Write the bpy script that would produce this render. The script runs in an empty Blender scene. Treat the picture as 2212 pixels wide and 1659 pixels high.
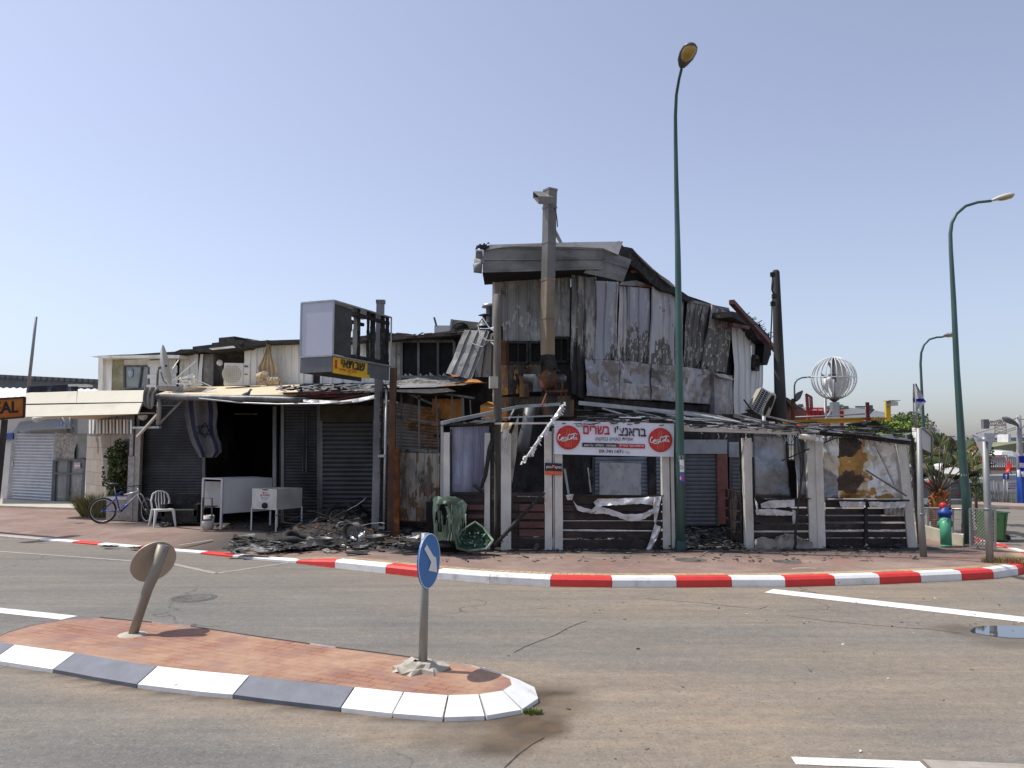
import bpy, bmesh, math, random
from mathutils import Vector, Matrix, noise
random.seed(7)
SC = bpy.context.scene
COL = SC.collection
# ------------------------------------------------------------------ camera
H = 2.1                                   # eye height above the road
F = 1703.0                                # focal length for a 2212 px wide picture
PITCH = math.atan((968 - 829.5) / F)
cd = bpy.data.cameras.new('camera'); cam = bpy.data.objects.new('camera', cd); COL.objects.link(cam)
cam.location = (0, 0, H); cam.rotation_euler = (math.pi / 2 + PITCH, 0, 0)
cd.sensor_width = 36; cd.lens = F / 2212 * 36; cd.clip_start = .1; cd.clip_end = 3000
SC.camera = cam
# ------------------------------------------------------------------ sky and sun
SUN_EL = math.radians(61); SUN_AZ = math.radians(-76)     # azimuth from +Y, negative towards -X
w = bpy.data.worlds.new('World'); SC.world = w; w.use_nodes = True
nt = w.node_tree; bg = nt.nodes['Background']
sky = nt.nodes.new('ShaderNodeTexSky'); sky.sky_type = 'NISHITA'; sky.sun_disc = False
sky.sun_elevation = SUN_EL; sky.sun_rotation = SUN_AZ
sky.air_density = 1.1; sky.dust_density = 1.4; sky.ozone_density = 8.0; sky.altitude = 0
hs = nt.nodes.new('ShaderNodeHueSaturation'); hs.inputs['Saturation'].default_value = .66
tn = nt.nodes.new('ShaderNodeMix'); tn.data_type = 'RGBA'; tn.blend_type = 'MULTIPLY'; tn.inputs[0].default_value = 1; tn.inputs[7].default_value = (1.05, .985, .985, 1)
nt.links.new(sky.outputs[0], hs.inputs['Color']); nt.links.new(hs.outputs[0], tn.inputs[6]); nt.links.new(tn.outputs[2], bg.inputs[0]); bg.inputs[1].default_value = 0.15
sd = bpy.data.lights.new('sun', 'SUN'); sun = bpy.data.objects.new('sun', sd); COL.objects.link(sun)
sd.energy = 3.8; sd.angle = math.radians(.53); sd.color = (1, .95, .87)
sdir = Vector((math.sin(SUN_AZ) * math.cos(SUN_EL), math.cos(SUN_AZ) * math.cos(SUN_EL), math.sin(SUN_EL)))
sun.rotation_euler = (-sdir).to_track_quat('-Z', 'Y').to_euler(); sun.location = (-20, 10, 40)
SC.view_settings.view_transform = 'Standard'; SC.view_settings.look = 'None'
SC.view_settings.exposure = 0.18; SC.view_settings.gamma = 1
SC.render.engine = 'CYCLES'
SC.cycles.max_bounces = 5; SC.cycles.diffuse_bounces = 3; SC.cycles.glossy_bounces = 3; SC.cycles.caustics_reflective = False

# ------------------------------------------------------------------ survey helpers: sight lines met with real planes
def ray(x, y):
    dx = (x - 1106) / F; dy = (829.5 - y) / F
    return Vector((dx, math.cos(PITCH) - dy * math.sin(PITCH), math.sin(PITCH) + dy * math.cos(PITCH)))
O = Vector((0, 0, H))
def P(x, y, Y):
    d = ray(x, y); return O + d * (Y / d.y)
def G(x, y, z=.12):
    d = ray(x, y); return O + d * ((z - H) / d.z)
class Pl:                                  # a vertical plane through two points
    def __init__(s, a, b):
        s.a = Vector((a[0], a[1], 0)); b = Vector((b[0], b[1], 0)); s.d = (b - s.a).normalized()
        s.n = Vector((s.d.y, -s.d.x, 0))
        if s.n.dot(Vector((0, 0, 0)) - s.a) < 0: s.n = -s.n
    def __call__(s, x, y, off=0):
        d = ray(x, y); k = s.n.dot(s.a + s.n * off - O) / s.n.dot(d); return O + d * k
def Yp(Y): return Pl((0, Y), (1, Y))
def cv(x0, y0, k): return lambda x, y: (x0 + k * x, y0 + k * y)
z1 = cv(0, 641, .336); z2 = cv(278.7, 669, .3193); z3 = cv(613.2, 613.2, .3528); z4 = cv(836.2, 613.2, .3695)
z5 = cv(1003.4, 390.2, .3025); z6 = cv(1337.8, 501.7, .2687); b1 = cv(1114.9, 836.2, .2521); b2 = cv(1449.3, 836.2, .2521)
b3 = cv(1728.1, 696.8, .336); c1 = cv(1644.5, 752.6, .126); c2 = cv(1951, 836.2, .1344); c3 = cv(1951, 1031.2, .1344)
c4 = cv(178.4, 1031.2, .1008); c5 = cv(0, 780.4, .1848); c6 = cv(585.3, 1087, .1512); c7 = cv(724.6, 808.3, .1764)
r4 = cv(0, 1115, .328); r5 = cv(669, 1115, .328); r6 = cv(1394, 1171, .37)
def V(*a): return Vector(a)
def R(a, b): return random.uniform(a, b)
def NZ(p, s=1.0): return noise.noise(Vector(p) * s)
Z = Vector((0, 0, 1))

# ------------------------------------------------------------------ mesh builder
class MB:
    def __init__(s): s.v = []; s.f = []; s.m = []; s.s = []
    def add(s, vs, fs, m=0, sm=False):
        b = len(s.v); s.v += [Vector(x) for x in vs]
        for f in fs: s.f.append([i + b for i in f]); s.m.append(m); s.s.append(sm)
        return s
    def box(s, c, sz, rz=0, m=0, rot=None):
        r = rot if rot is not None else Matrix.Rotation(rz, 3, 'Z'); c = Vector(c)
        vs = [c + r @ Vector((i * sz[0] / 2, j * sz[1] / 2, k * sz[2] / 2)) for i in (-1, 1) for j in (-1, 1) for k in (-1, 1)]
        return s.add(vs, [(0, 1, 3, 2), (4, 6, 7, 5), (0, 4, 5, 1), (2, 3, 7, 6), (0, 2, 6, 4), (1, 5, 7, 3)], m)
    def bar(s, p, q, w, h=None, m=0, up=Z):
        p = Vector(p); q = Vector(q); h = h or w; d = (q - p)
        if d.length < 1e-6: return s
        d.normalize(); u = up if abs(d.dot(up)) < .97 else Vector((0, 1, 0))
        x = d.cross(u).normalized(); y = x.cross(d)
        vs = [a + x * i * w / 2 + y * j * h / 2 for a in (p, q) for i, j in ((-1, -1), (1, -1), (1, 1), (-1, 1))]
        return s.add(vs, [(0, 3, 2, 1), (4, 5, 6, 7), (0, 1, 5, 4), (1, 2, 6, 5), (2, 3, 7, 6), (3, 0, 4, 7)], m)
    def tube(s, pts, r, n=8, m=0, cap=True, closed=False, sm=True):
        pts = [Vector(p) for p in pts]; k = len(pts)
        rs = r if isinstance(r, (list, tuple)) else [r] * k
        t0 = None; vs = []; x = None
        for i, p in enumerate(pts):
            a = pts[i - 1] if (i > 0 or closed) else p; b = pts[(i + 1) % k] if (i < k - 1 or closed) else p
            t = (b - a).normalized() if (b - a).length > 1e-9 else Z
            if x is None: x = t.orthogonal().normalized()
            else:
                x = (x - t * x.dot(t)); x = x.normalized() if x.length > 1e-6 else t.orthogonal().normalized()
            y = t.cross(x)
            for j in range(n):
                an = 2 * math.pi * j / n; vs.append(p + (x * math.cos(an) + y * math.sin(an)) * rs[i])
        fs = [(i * n + j, i * n + (j + 1) % n, ((i + 1) % k) * n + (j + 1) % n, ((i + 1) % k) * n + j)
              for i in range(k if closed else k - 1) for j in range(n)]
        s.add(vs, fs, m, sm)
        if cap and not closed:
            b = len(s.v) - k * n
            s.f.append([b + j for j in range(n)][::-1]); s.m.append(m); s.s.append(False)
            s.f.append([b + (k - 1) * n + j for j in range(n)]); s.m.append(m); s.s.append(False)
        return s
    def prism(s, poly, t, m=0):
        n = len(poly); t = Vector(t); vs = [Vector(p) for p in poly] + [Vector(p) + t for p in poly]
        return s.add(vs, [list(range(n)), list(range(n, 2 * n))[::-1]] + [(i, i + n, (i + 1) % n + n, (i + 1) % n) for i in range(n)], m)
    def lathe(s, prof, o=(0, 0, 0), n=16, m=0, rot=None, sm=True):
        o = Vector(o); rot = rot or Matrix.Identity(3); k = len(prof)
        vs = [o + rot @ Vector((r * math.cos(2 * math.pi * j / n), r * math.sin(2 * math.pi * j / n), z)) for r, z in prof for j in range(n)]
        fs = [(i * n + j, i * n + (j + 1) % n, (i + 1) * n + (j + 1) % n, (i + 1) * n + j) for i in range(k - 1) for j in range(n)]
        return s.add(vs, fs, m, sm)
    def grid(s, tl, tr, br, bl, us=2, vs=2, disp=None, t=.006, mask=None, m=0, sm=False, mf=None):
        tl, tr, br, bl = map(Vector, (tl, tr, br, bl))
        us = [(i / us, 0) for i in range(us + 1)] if isinstance(us, int) else us
        vs = [(i / vs, 0) for i in range(vs + 1)] if isinstance(vs, int) else vs
        nrm = (tr - tl).cross(bl - tl)
        if nrm.length < 1e-9: nrm = (br - tr).cross(tr - tl)
        nrm.normalize()
        if nrm.dot(O - tl) < 0: nrm = -nrm
        pt = []
        for v, vo in vs:
            for u, uo in us:
                p = tl.lerp(tr, u).lerp(bl.lerp(br, u), v)
                o = uo + vo
                if disp:
                    dd = disp(u, v, p)
                    if isinstance(dd, Vector): p = p + dd
                    else: o += dd
                pt.append(p + nrm * o)
        nu = len(us); fs = []; mm = []
        for j in range(len(vs) - 1):
            for i in range(nu - 1):
                if mask and not mask((us[i][0] + us[i + 1][0]) / 2, (vs[j][0] + vs[j + 1][0]) / 2): continue
                fs.append((j * nu + i, j * nu + i + 1, (j + 1) * nu + i + 1, (j + 1) * nu + i))
                mm.append(mf((us[i][0] + us[i + 1][0]) / 2, (vs[j][0] + vs[j + 1][0]) / 2) if mf else m)
        N = len(pt); cnt = {}
        for f in fs:
            for a, b in zip(f, f[1:] + f[:1]):
                k = (min(a, b), max(a, b)); cnt[k] = cnt.get(k, 0) + 1
        rim = []; rm = []
        for f, q in zip(fs, mm):
            for a, b in zip(f, f[1:] + f[:1]):
                if cnt[(min(a, b), max(a, b))] == 1: rim.append((b, a, a + N, b + N)); rm.append(q)
        b0 = len(s.v)
        s.v += pt + [p - nrm * t for p in pt]
        for f, q in zip(fs, mm):
            s.f.append([x + b0 for x in f]); s.m.append(q); s.s.append(sm)
            s.f.append([x + N + b0 for x in f][::-1]); s.m.append(q); s.s.append(sm)
        for f, q in zip(rim, rm): s.f.append([x + b0 for x in f]); s.m.append(q); s.s.append(False)
        return s
    def build(s, name, mats, parent=None, local=False, recalc=False, origin=None):
        used = sorted({i for f in s.f for i in f}); mp = {o: i for i, o in enumerate(used)}
        vs = [s.v[i] for i in used]; fs = [[mp[i] for i in f] for f in s.f]
        if not isinstance(mats, (list, tuple)): mats = [mats]
        off = Vector((0, 0, 0))
        if not local:
            if parent is not None: off = wloc(parent)
            elif origin is not None: off = Vector(origin)
            elif vs:
                xs = [p.x for p in vs]; ys = [p.y for p in vs]; off = Vector(((min(xs) + max(xs)) / 2, (min(ys) + max(ys)) / 2, min(p.z for p in vs)))
            vs = [p - off for p in vs]
        me = bpy.data.meshes.new(name); me.from_pydata(vs, [], fs)
        for mt in mats: me.materials.append(mt)
        me.polygons.foreach_set('material_index', s.m); me.polygons.foreach_set('use_smooth', s.s)
        if recalc:
            bm = bmesh.new(); bm.from_mesh(me); bmesh.ops.recalc_face_normals(bm, faces=bm.faces); bm.to_mesh(me); bm.free()
        me.update()
        o = bpy.data.objects.new(name, me); COL.objects.link(o)
        if parent is not None: o.parent = parent
        elif not local: o.location = off
        return o
def wloc(o):
    l = Vector(o.location)
    while o.parent: o = o.parent; l += o.location
    return l
def tag(o, label=None, cat=None, group=None, kind=None):
    if label: o['label'] = label
    if cat: o['category'] = cat
    if group: o['group'] = group
    if kind: o['kind'] = kind
    return o
def thing(name, label, cat, loc, group=None, rz=0):
    o = bpy.data.objects.new(name, None); COL.objects.link(o); o.location = loc; o.rotation_euler = (0, 0, rz); o.empty_display_size = .2
    return tag(o, label, cat, group)
def dup(o, loc=None, rot=None, parent=None, label=None, group=None, scale=None):
    c = o.copy(); COL.objects.link(c)
    if parent is not None: c.parent = parent
    if loc is not None: c.location = loc
    if rot is not None: c.rotation_euler = rot
    if scale is not None: c.scale = scale
    if label: c['label'] = label
    if group: c['group'] = group
    for ch in [x for x in bpy.data.objects if x.parent == o]: dup(ch, parent=c)
    return c
def seams(n, w=.10, d=.03, ph=0):          # standing seams across u
    L = []
    for i in range(n):
        L += [(i / n, 0), ((i + .5 - w / 2) / n, 0), ((i + .5 - w / 4) / n, d), ((i + .5 + w / 4) / n, d), ((i + .5 + w / 2) / n, 0)]
    return L + [(1, 0)]
def waves(n, d=.012, k=4):                 # corrugation / roller slats
    return [(i / (n * k), d * math.sin(math.pi * ((i % k) / k))) for i in range(n * k + 1)]
def slats(n, d=.014):
    L = []
    for i in range(n): L += [(i / n, 0), ((i + .25) / n, d * .8), ((i + .6) / n, d), ((i + .92) / n, d * .25)]
    return L + [(1, 0)]
def dent(a, f=1.5, seed=0):
    return lambda u, v, p: a * noise.noise((p + Vector((seed, seed * 2, 0))) * f)
def fine(us, k):                           # subdivide a list of (position, offset)
    us = [(i / us, 0) for i in range(us + 1)] if isinstance(us, int) else us
    out = []
    for (a, ao), (b, bo) in zip(us, us[1:]):
        n = max(1, round((b - a) * k))
        for i in range(n): out.append((a + (b - a) * i / n, ao + (bo - ao) * i / n))
    return out + [us[-1]]
def scorch(seed, pale=.1, dark=.6, black=.9, amp=.22, base=0, sx=3.0):
    # flakes and burn edges: 0 base, 1 pale, 2 dark, 3 black
    def k(u, v):
        a = noise.noise(Vector((u * sx, v * 2.2, seed))); b = noise.noise(Vector((u * sx * 4, v * 7, seed + 3))); c = noise.noise(Vector((u * sx * 10, v * 16, seed + 5)))
        t = v + amp * (a * 1.4 + b * .7 + c * .35)
        if t > black: return 3
        if t > dark: return 2 if c < .28 else 1
        return 1 if a * .6 + b * .6 + c * .3 > .42 - pale else base
    return k
def rag(seed=0, e=.06, f=9, holes=2, sides='tblr'):
    def k(u, v):
        q = noise.noise(Vector((u * f, v * f, seed)))
        d = min([1] + [x for x, c in ((v, 't'), (1 - v, 'b'), (u, 'l'), (1 - u, 'r')) if c in sides])
        return d + q * e * 1.6 > e * .6 and noise.noise(Vector((u * f * 1.7, v * f * 1.7, seed + 9))) < holes
    return k

# ------------------------------------------------------------------ materials
def srgb(c):
    return tuple((x / 255 / 12.92 if x <= 10 else ((x / 255 + .055) / 1.055) ** 2.4) for x in c) + (1,)
def mat(name, col, rough=.6, metal=0, var=.15, vs=3, layers=(), bump=0, bs=20, stretch=(1, 1, 1), spec=.4, trans=0, wave=None, brick=None):
    """layers: (colour, amount 0-1, scale, softness, stretch) patches of another colour; all in object space"""
    m = bpy.data.materials.new(name); m.use_nodes = True; nt = m.node_tree; N = nt.nodes; L = nt.links
    b = N['Principled BSDF']; b.inputs['Roughness'].default_value = rough; b.inputs['Metallic'].default_value = metal
    b.inputs['Specular IOR Level'].default_value = spec
    if trans: b.inputs['Transmission Weight'].default_value = trans
    tc = N.new('ShaderNodeTexCoord'); seed = sum(map(ord, name)) % 97
    def tex(scale, st, k=0, detail=6, rough_=.6):
        mp = N.new('ShaderNodeMapping'); mp.inputs['Scale'].default_value = st; mp.inputs['Location'].default_value = (seed + k * 3.7, k * 7.1, k)
        L.new(tc.outputs['Object'], mp.inputs[0]); n = N.new('ShaderNodeTexNoise'); n.inputs['Scale'].default_value = scale
        n.inputs['Detail'].default_value = detail; n.inputs['Roughness'].default_value = rough_; L.new(mp.outputs[0], n.inputs[0]); return n
    def ramp(src, a, b_, ca=(0, 0, 0, 1), cb=(1, 1, 1, 1)):
        r = N.new('ShaderNodeValToRGB'); r.color_ramp.elements[0].position = max(0, a); r.color_ramp.elements[1].position = min(1, b_)
        r.color_ramp.elements[0].color = ca; r.color_ramp.elements[1].color = cb; L.new(src, r.inputs[0]); return r
    def mix(f, a, b_, t='MIX'):
        x = N.new('ShaderNodeMix'); x.data_type = 'RGBA'; x.blend_type = t
        for i, s in ((0, f), (6, a), (7, b_)):
            if isinstance(s, (float, int)): x.inputs[i].default_value = s
            elif isinstance(s, tuple): x.inputs[i].default_value = s
            else: L.new(s, x.inputs[i])
        return x.outputs[2]
    c = (tuple(col) + (1,))[:4]
    if brick:
        mp = N.new('ShaderNodeMapping'); mp.inputs['Rotation'].default_value = (brick.get('rx', 0), 0, brick.get('rot', 0)); L.new(tc.outputs['Object'], mp.inputs[0])
        bt = N.new('ShaderNodeTexBrick'); L.new(mp.outputs[0], bt.inputs[0])
        bt.inputs['Color1'].default_value = c; bt.inputs['Color2'].default_value = (tuple(brick['c2']) + (1,))[:4]; bt.inputs['Mortar'].default_value = (tuple(brick['m']) + (1,))[:4]
        bt.inputs['Scale'].default_value = 1; bt.inputs['Brick Width'].default_value = brick['w']; bt.inputs['Row Height'].default_value = brick['h']
        bt.inputs['Mortar Size'].default_value = brick.get('ms', .008); bt.inputs['Mortar Smooth'].default_value = .3; bt.inputs['Bias'].default_value = brick.get('bias', 0)
        cur = bt.outputs[0]
        n = tex(vs, stretch); cur = mix(var, cur, ramp(n.outputs[0], .3, .7, (.35, .35, .35, 1), (1, 1, 1, 1)).outputs[0], 'MULTIPLY')
    else:
        n = tex(vs, stretch)
        lo = tuple(x * (1 - var * 1.6) for x in c[:3]) + (1,); hi = tuple(min(1, x * (1 + var)) for x in c[:3]) + (1,)
        cur = ramp(n.outputs[0], .28, .72, lo, hi).outputs[0]
    for k, (lc, amt, sc, soft, st) in enumerate(layers):
        n2 = tex(sc, st, k + 1, 8, .68); th = .5 + (.5 - amt) * .55
        r = ramp(n2.outputs[0], th - soft / 2, th + soft / 2)
        cur = mix(r.outputs[0], cur, (tuple(lc) + (1,))[:4])
    L.new(cur, b.inputs['Base Color'])
    if bump:
        nb = tex(bs, (1, 1, 1), 9, 5); bp = N.new('ShaderNodeBump'); bp.inputs['Strength'].default_value = bump; bp.inputs['Distance'].default_value = .02
        L.new(nb.outputs[0], bp.inputs['Height']); L.new(bp.outputs[0], b.inputs['Normal'])
    return m
UP = (1, 1, .18)          # vertical streaks
SOOT = (.012, .011, .010); RUST = (.20, .062, .016); RUSTL = (.42, .17, .04); ASH = (.32, .31, .29)
M = {}
def D(k, *a, **kw): M[k] = mat(k, *a, **kw); return M[k]
D('white_paint', (.78, .78, .76), .5, var=.06, layers=[((.45, .42, .36), .25, 2.5, .35, (1, 1, 1))])
D('offwhite_post', (.64, .62, .56), .6, var=.1, bump=.1, layers=[((.42, .38, .32), .28, 1.5, .3, (1, 1, .7)), ((.48, .38, .33), .2, 1.0, .2, (1, 1, .6)), (SOOT, .14, 2.4, .06, (1, 1, .8)), ((.10, .09, .08), .08, 9, .05, (1, 1, .6))])
D('cream_board', (.74, .69, .55), .45, var=.03, layers=[((.5, .45, .36), .1, 1.2, .4, (1, 1, 1))])
D('galv', (.42, .43, .44), .42, .55, var=.12, layers=[((.25, .24, .22), .25, 3, .3, UP)], bump=.05)
D('galv_dark', (.20, .20, .20), .5, .3, var=.2, layers=[(SOOT, .4, 2, .3, UP)], bump=.1)
D('sheet_burnt', (.27, .27, .26), .66, .2, var=.2, vs=1.6, stretch=(2.2, 2.2, .5), bump=.12,
  layers=[((.42, .41, .39), .47, .55, .05, (1.3, 1.3, .55)), ((.13, .12, .11), .42, .8, .06, (1.6, 1.6, .5)), ((.33, .32, .30), .30, 2.6, .05, (1.6, 1.6, .6)), (SOOT, .18, 1.1, .10, (1.2, 1.2, .8)), ((.19, .11, .06), .15, 1.8, .12, (1.3, 1.3, .6))])
D('sheet_grey', (.42, .42, .45), .62, .15, var=.14, vs=1, stretch=(1.5, 1.5, .3), bump=.12,
  layers=[((.53, .50, .47), .45, .6, .08, (1.2, 1.2, .45)), ((.24, .23, .22), .36, .8, .05, (1.4, 1.4, .6)), ((.46, .43, .40), .25, 3.2, .05, (1.4, 1.4, .6)), ((.12, .105, .095), .24, .9, .03, (1.2, 1.2, .8)), ((.30, .25, .21), .2, 1.6, .15, (1, 1, .5))])
D('sheet_speck', (.30, .27, .25), .6, .2, var=.12, vs=2, bump=.15,
  layers=[((.46, .42, .40), .44, 1.5, .05, (1.2, 1.2, .6)), ((.14, .125, .11), .40, 1.2, .1, (1, 1, .5))])
D('fascia_grey', (.20, .195, .185), .6, .25, var=.15, vs=1.2, bump=.12,
  layers=[((.035, .033, .03), .33, .9, .22, (1, 1, .8)), ((.30, .29, .28), .35, 2, .2, (.4, 1, 1))])
D('plate_mottle', (.34, .33, .34), .45, .25, var=.2, vs=1.4, bump=.3, bs=7,
  layers=[((.17, .13, .10), .42, 1.3, .2, (1, 1, 1)), ((.50, .46, .44), .36, 1.8, .12, (1, 1, .8)), ((.26, .30, .45), .18, 1.1, .12, (1, 1, 1)), ((.28, .17, .08), .18, 2, .16, (1, 1, 1)), (SOOT, .2, 2.5, .1, (1, 1, .6))])
D('sheet_white', (.66, .66, .65), .5, var=.06, vs=1, stretch=UP, layers=[((.32, .30, .27), .2, 3, .2, UP), ((.07, .065, .06), .12, 1.6, .08, (1, 1, .6))])
D('white_wall', (.80, .79, .74), .55, var=.05, stretch=UP, layers=[((.42, .39, .32), .25, 2, .3, UP), ((.06, .055, .05), .12, 1.4, .12, (1, 1, .8))])
D('char', (.028, .026, .024), .8, var=.5, vs=6, bump=.5, bs=14, layers=[((.10, .095, .09), .28, 9, .1, (1, 1, 1))])
D('char_wall', (.035, .032, .030), .85, var=.5, vs=2, bump=.4, bs=8, layers=[((.11, .10, .09), .3, 1.3, .18, (1, 1, .5)), ((.10, .04, .018), .22, 1.7, .12, (1, 1, .6)), (SOOT, .4, 3, .15, (1, 1, .5))])
D('char_board', (.032, .022, .020), .65, var=.4, vs=4, bump=.4, layers=[((.075, .05, .045), .3, 3, .2, (1, 1, 3))])
D('board_red', (.115, .05, .042), .6, var=.25, vs=4, layers=[((.03, .025, .022), .3, 3, .2, (1, 1, 2))], bump=.2)
D('soot_int', (.010, .010, .010), .95, var=.5)  # soot black, also painted where openings and undersides are only dark
D('rust', RUST, .8, .1, var=.35, vs=5, layers=[((.035, .03, .027), .45, 2, .14, (1, 1, .3)), (RUSTL, .2, 4, .1, (1, 1, 1))], bump=.3)
D('rust_orange', (.55, .24, .055), .75, 0, var=.2, vs=6, layers=[((.68, .46, .26), .25, 7, .06, (1, 1, 1)), (RUST, .35, 2.5, .2, (1, 1, 1))])
D('rust_sheet', (.26, .23, .20), .65, .15, var=.25, vs=2, stretch=(1, 1, .6), bump=.25,
  layers=[((.40, .19, .055), .33, 1.1, .14, (1, 1, .8)), (SOOT, .42, 1.2, .16, (1.2, 1.2, .5)), ((.42, .38, .34), .25, 2.4, .12, (.6, .6, 2))])
D('rust_streak', (.14, .115, .09), .65, .15, var=.3, vs=2, stretch=(2, 2, .3), bump=.25,
  layers=[((.34, .155, .045), .38, 1.6, .12, (1.6, 1.6, .3)), (SOOT, .45, 1.5, .16, (1.6, 1.6, .4)), ((.33, .30, .26), .2, 2.4, .1, (2, 2, .4))])
D('gate', (.44, .40, .33), .6, .1, var=.15, vs=2, stretch=(2, 2, .3), bump=.15,
  layers=[((.30, .15, .06), .36, 1.2, .10, (1.5, 1.5, .5)), ((.12, .10, .08), .38, 1.2, .08, (1.8, 1.8, .5)), ((.05, .04, .035), .2, 1.6, .08, (1.8, 1.8, .5))])
D('blue_sheet', (.17, .175, .235), .5, .25, var=.15, vs=1.4, stretch=(1.4, 1.4, .3), bump=.1,
  layers=[((.30, .31, .40), .34, .9, .1, (1.2, 1.2, .25)), ((.06, .06, .07), .22, 2, .2, UP)])
D('foil', (.76, .76, .75), .36, .35, var=.12, vs=2, bump=.5, bs=4, layers=[((.25, .24, .23), .2, 2, .2, (1, 1, 1))])
D('foil_dark', (.30, .31, .33), .35, .6, var=.2, vs=2, bump=.5, bs=4, layers=[((.33, .40, .52), .25, 1.2, .2, (1, 1, .6)), ((.07, .07, .07), .4, 1.2, .25, (1, 1, 1))])
D('foil_burnt', (.66, .65, .62), .35, .45, var=.1, vs=2, bump=.5, bs=5,
  layers=[((.46, .24, .06), .43, .75, .10, (1.4, 1.4, .8)), ((.07, .045, .025), .36, .8, .09, (1.2, 1.2, .7)), ((.82, .78, .70), .22, 7, .05, (1, 1, 1))])
D('white_melt', (.66, .645, .62), .45, var=.12, vs=3, bump=.5, bs=12, layers=[((.28, .25, .23), .3, 4, .2, (1, 1, 1)), (SOOT, .14, 8, .08, (1, 1, 1))])
D('ash', (.20, .195, .185), .85, var=.4, vs=9, layers=[((.55, .54, .52), .3, 14, .06, (1, 1, 1)), (SOOT, .4, 6, .1, (1, 1, 1))], bump=.4)
D('shutter_dark', (.045, .048, .054), .5, .4, var=.25, vs=1.5, layers=[(SOOT, .4, .8, .25, (1, 1, 1))])
D('shutter_grey', (.075, .077, .082), .5, .3, var=.2, vs=1.5, layers=[((.06, .055, .05), .3, 1, .25, (1, 1, 1))])
D('shutter_light', (.55, .56, .58), .45, .15, var=.08)
D('shutter_blue', (.30, .32, .37), .5, .3, var=.15, layers=[((.14, .14, .15), .3, 1.2, .3, (1, 1, 1))])
D('lamp_green', (.055, .115, .10), .42, .15, var=.15, vs=1, layers=[((.12, .17, .16), .2, 2.5, .3, UP)])
D('lamp_green_dark', (.02, .06, .058), .45, .2, var=.2)
D('lamp_lens', (.42, .30, .08), .3, var=.12, spec=.6)
D('lamp_head', (.12, .12, .13), .4, .2, var=.1)
D('lamp_top', (.55, .54, .47), .4, var=.05)
D('wood_pole', (.19, .165, .14), .85, var=.35, vs=4, stretch=(3, 3, .2), bump=.4, bs=25, layers=[(SOOT, .45, .6, .3, (1, 1, .6))])
D('char_pole', (.06, .058, .055), .8, var=.3, vs=3, stretch=UP, bump=.4, layers=[(SOOT, .4, .6, .3, (1, 1, .5))])
D('post_grey', (.27, .275, .27), .5, .35, var=.1, vs=2, layers=[((.17, .16, .14), .25, 4, .2, UP)])
D('kerb_white', (.80, .80, .78), .6, var=.06, vs=5, bump=.2, layers=[((.46, .41, .33), .24, 3, .2, (1, 1, 1)), ((.22, .20, .17), .14, 8, .05, (1, 1, 2)), ((.10, .09, .08), .06, 3, .03, (.5, .5, 3))])
D('kerb_red', (.70, .05, .045), .5, var=.08, vs=5, bump=.2, layers=[((.42, .06, .05), .2, 4, .25, (1, 1, 1)), ((.16, .12, .10), .13, 7, .06, (1, 1, 2)), ((.7, .6, .55), .05, 16, .05, (1, 1, 1))])
D('kerb_dark', (.145, .155, .185), .6, var=.15, vs=5, bump=.15, layers=[((.3, .3, .3), .12, 6, .08, (1, 1, 1))])
D('kerb_faded', (.42, .38, .34), .7, var=.15, vs=6)
D('sign_blue', (.02, .17, .46), .4, var=.06, layers=[((.12, .24, .42), .2, 4, .2, (1, 1, 1))])
D('sign_white', (.78, .78, .76), .45, var=.03)
D('sign_back', (.40, .36, .29), .55, .2, var=.08)
D('concrete', (.45, .41, .34), .85, var=.15, vs=8, bump=.4)
D('green_plastic', (.13, .195, .14), .45, var=.3, vs=2.5, bump=.4, bs=7, layers=[((.38, .48, .38), .44, 1.6, .16, (1.5, 1.5, .7)), ((.035, .05, .035), .34, 2.2, .14, (1, 1, .7))])
D('green_bin', (.09, .22, .075), .5, var=.08)
D('black_plastic', (.02, .02, .02), .5, var=.2)
D('tyre', (.03, .03, .03), .85, var=.3, vs=8, bump=.4)
D('text_dark', (.02, .02, .035), .5, var=0)
D('text_red', (.45, .015, .04), .5, var=0)
D('banner', (.76, .78, .86), .4, var=.02)
D('cola_red', (.60, .03, .022), .35, var=.1, layers=[((.35, .01, .01), .2, 1.5, .3, (1, 1, 1))])
D('pa', (.47, .45, .42), .6, .1, var=.14, vs=2.5, bump=.15, stretch=(1.5, 1.5, .6)); D('pb', (.34, .34, .375), .55, .15, var=.12, vs=1.5, bump=.12, stretch=(1.5, 1.5, .5)); D('pc', (.155, .145, .13), .65, .1, var=.25, vs=3, bump=.2, stretch=(1.5, 1.5, .5)); D('pd', (.035, .032, .03), .8, var=.4, vs=4, bump=.3); D('pe', (.23, .14, .08), .65, .1, var=.3, vs=3, bump=.2, layers=[((.36, .20, .07), .25, 4, .1, UP)])
D('yellow', (.80, .50, .02), .5, var=.05)
D('yellow_beam', (.62, .32, .02), .5, var=.12, layers=[((.28, .12, .03), .2, 2, .2, (1, 1, 1))])
D('orange_red', (.75, .10, .03), .5, var=.05)
D('red_paint', (.62, .03, .03), .5, var=.15)
D('red_dark', (.12, .015, .015), .6, var=.3, layers=[(SOOT, .3, 3, .2, (1, 1, 1))])
D('blue_paint', (.02, .07, .33), .45, var=.1)
D('hydrant_green', (.09, .37, .22), .4, var=.08)
D('bike_blue', (.02, .05, .42), .35, .2, var=.05)
D('silver', (.60, .60, .60), .35, .5, var=.05)
D('white_plastic', (.66, .66, .65), .4, var=.05)
D('ac_white', (.68, .68, .65), .5, var=.04, layers=[((.45, .42, .36), .15, 2, .3, (1, 1, 1))])
D('ac_tan', (.45, .42, .34), .6, var=.06)
D('dish', (.44, .44, .43), .5, var=.06)
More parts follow.
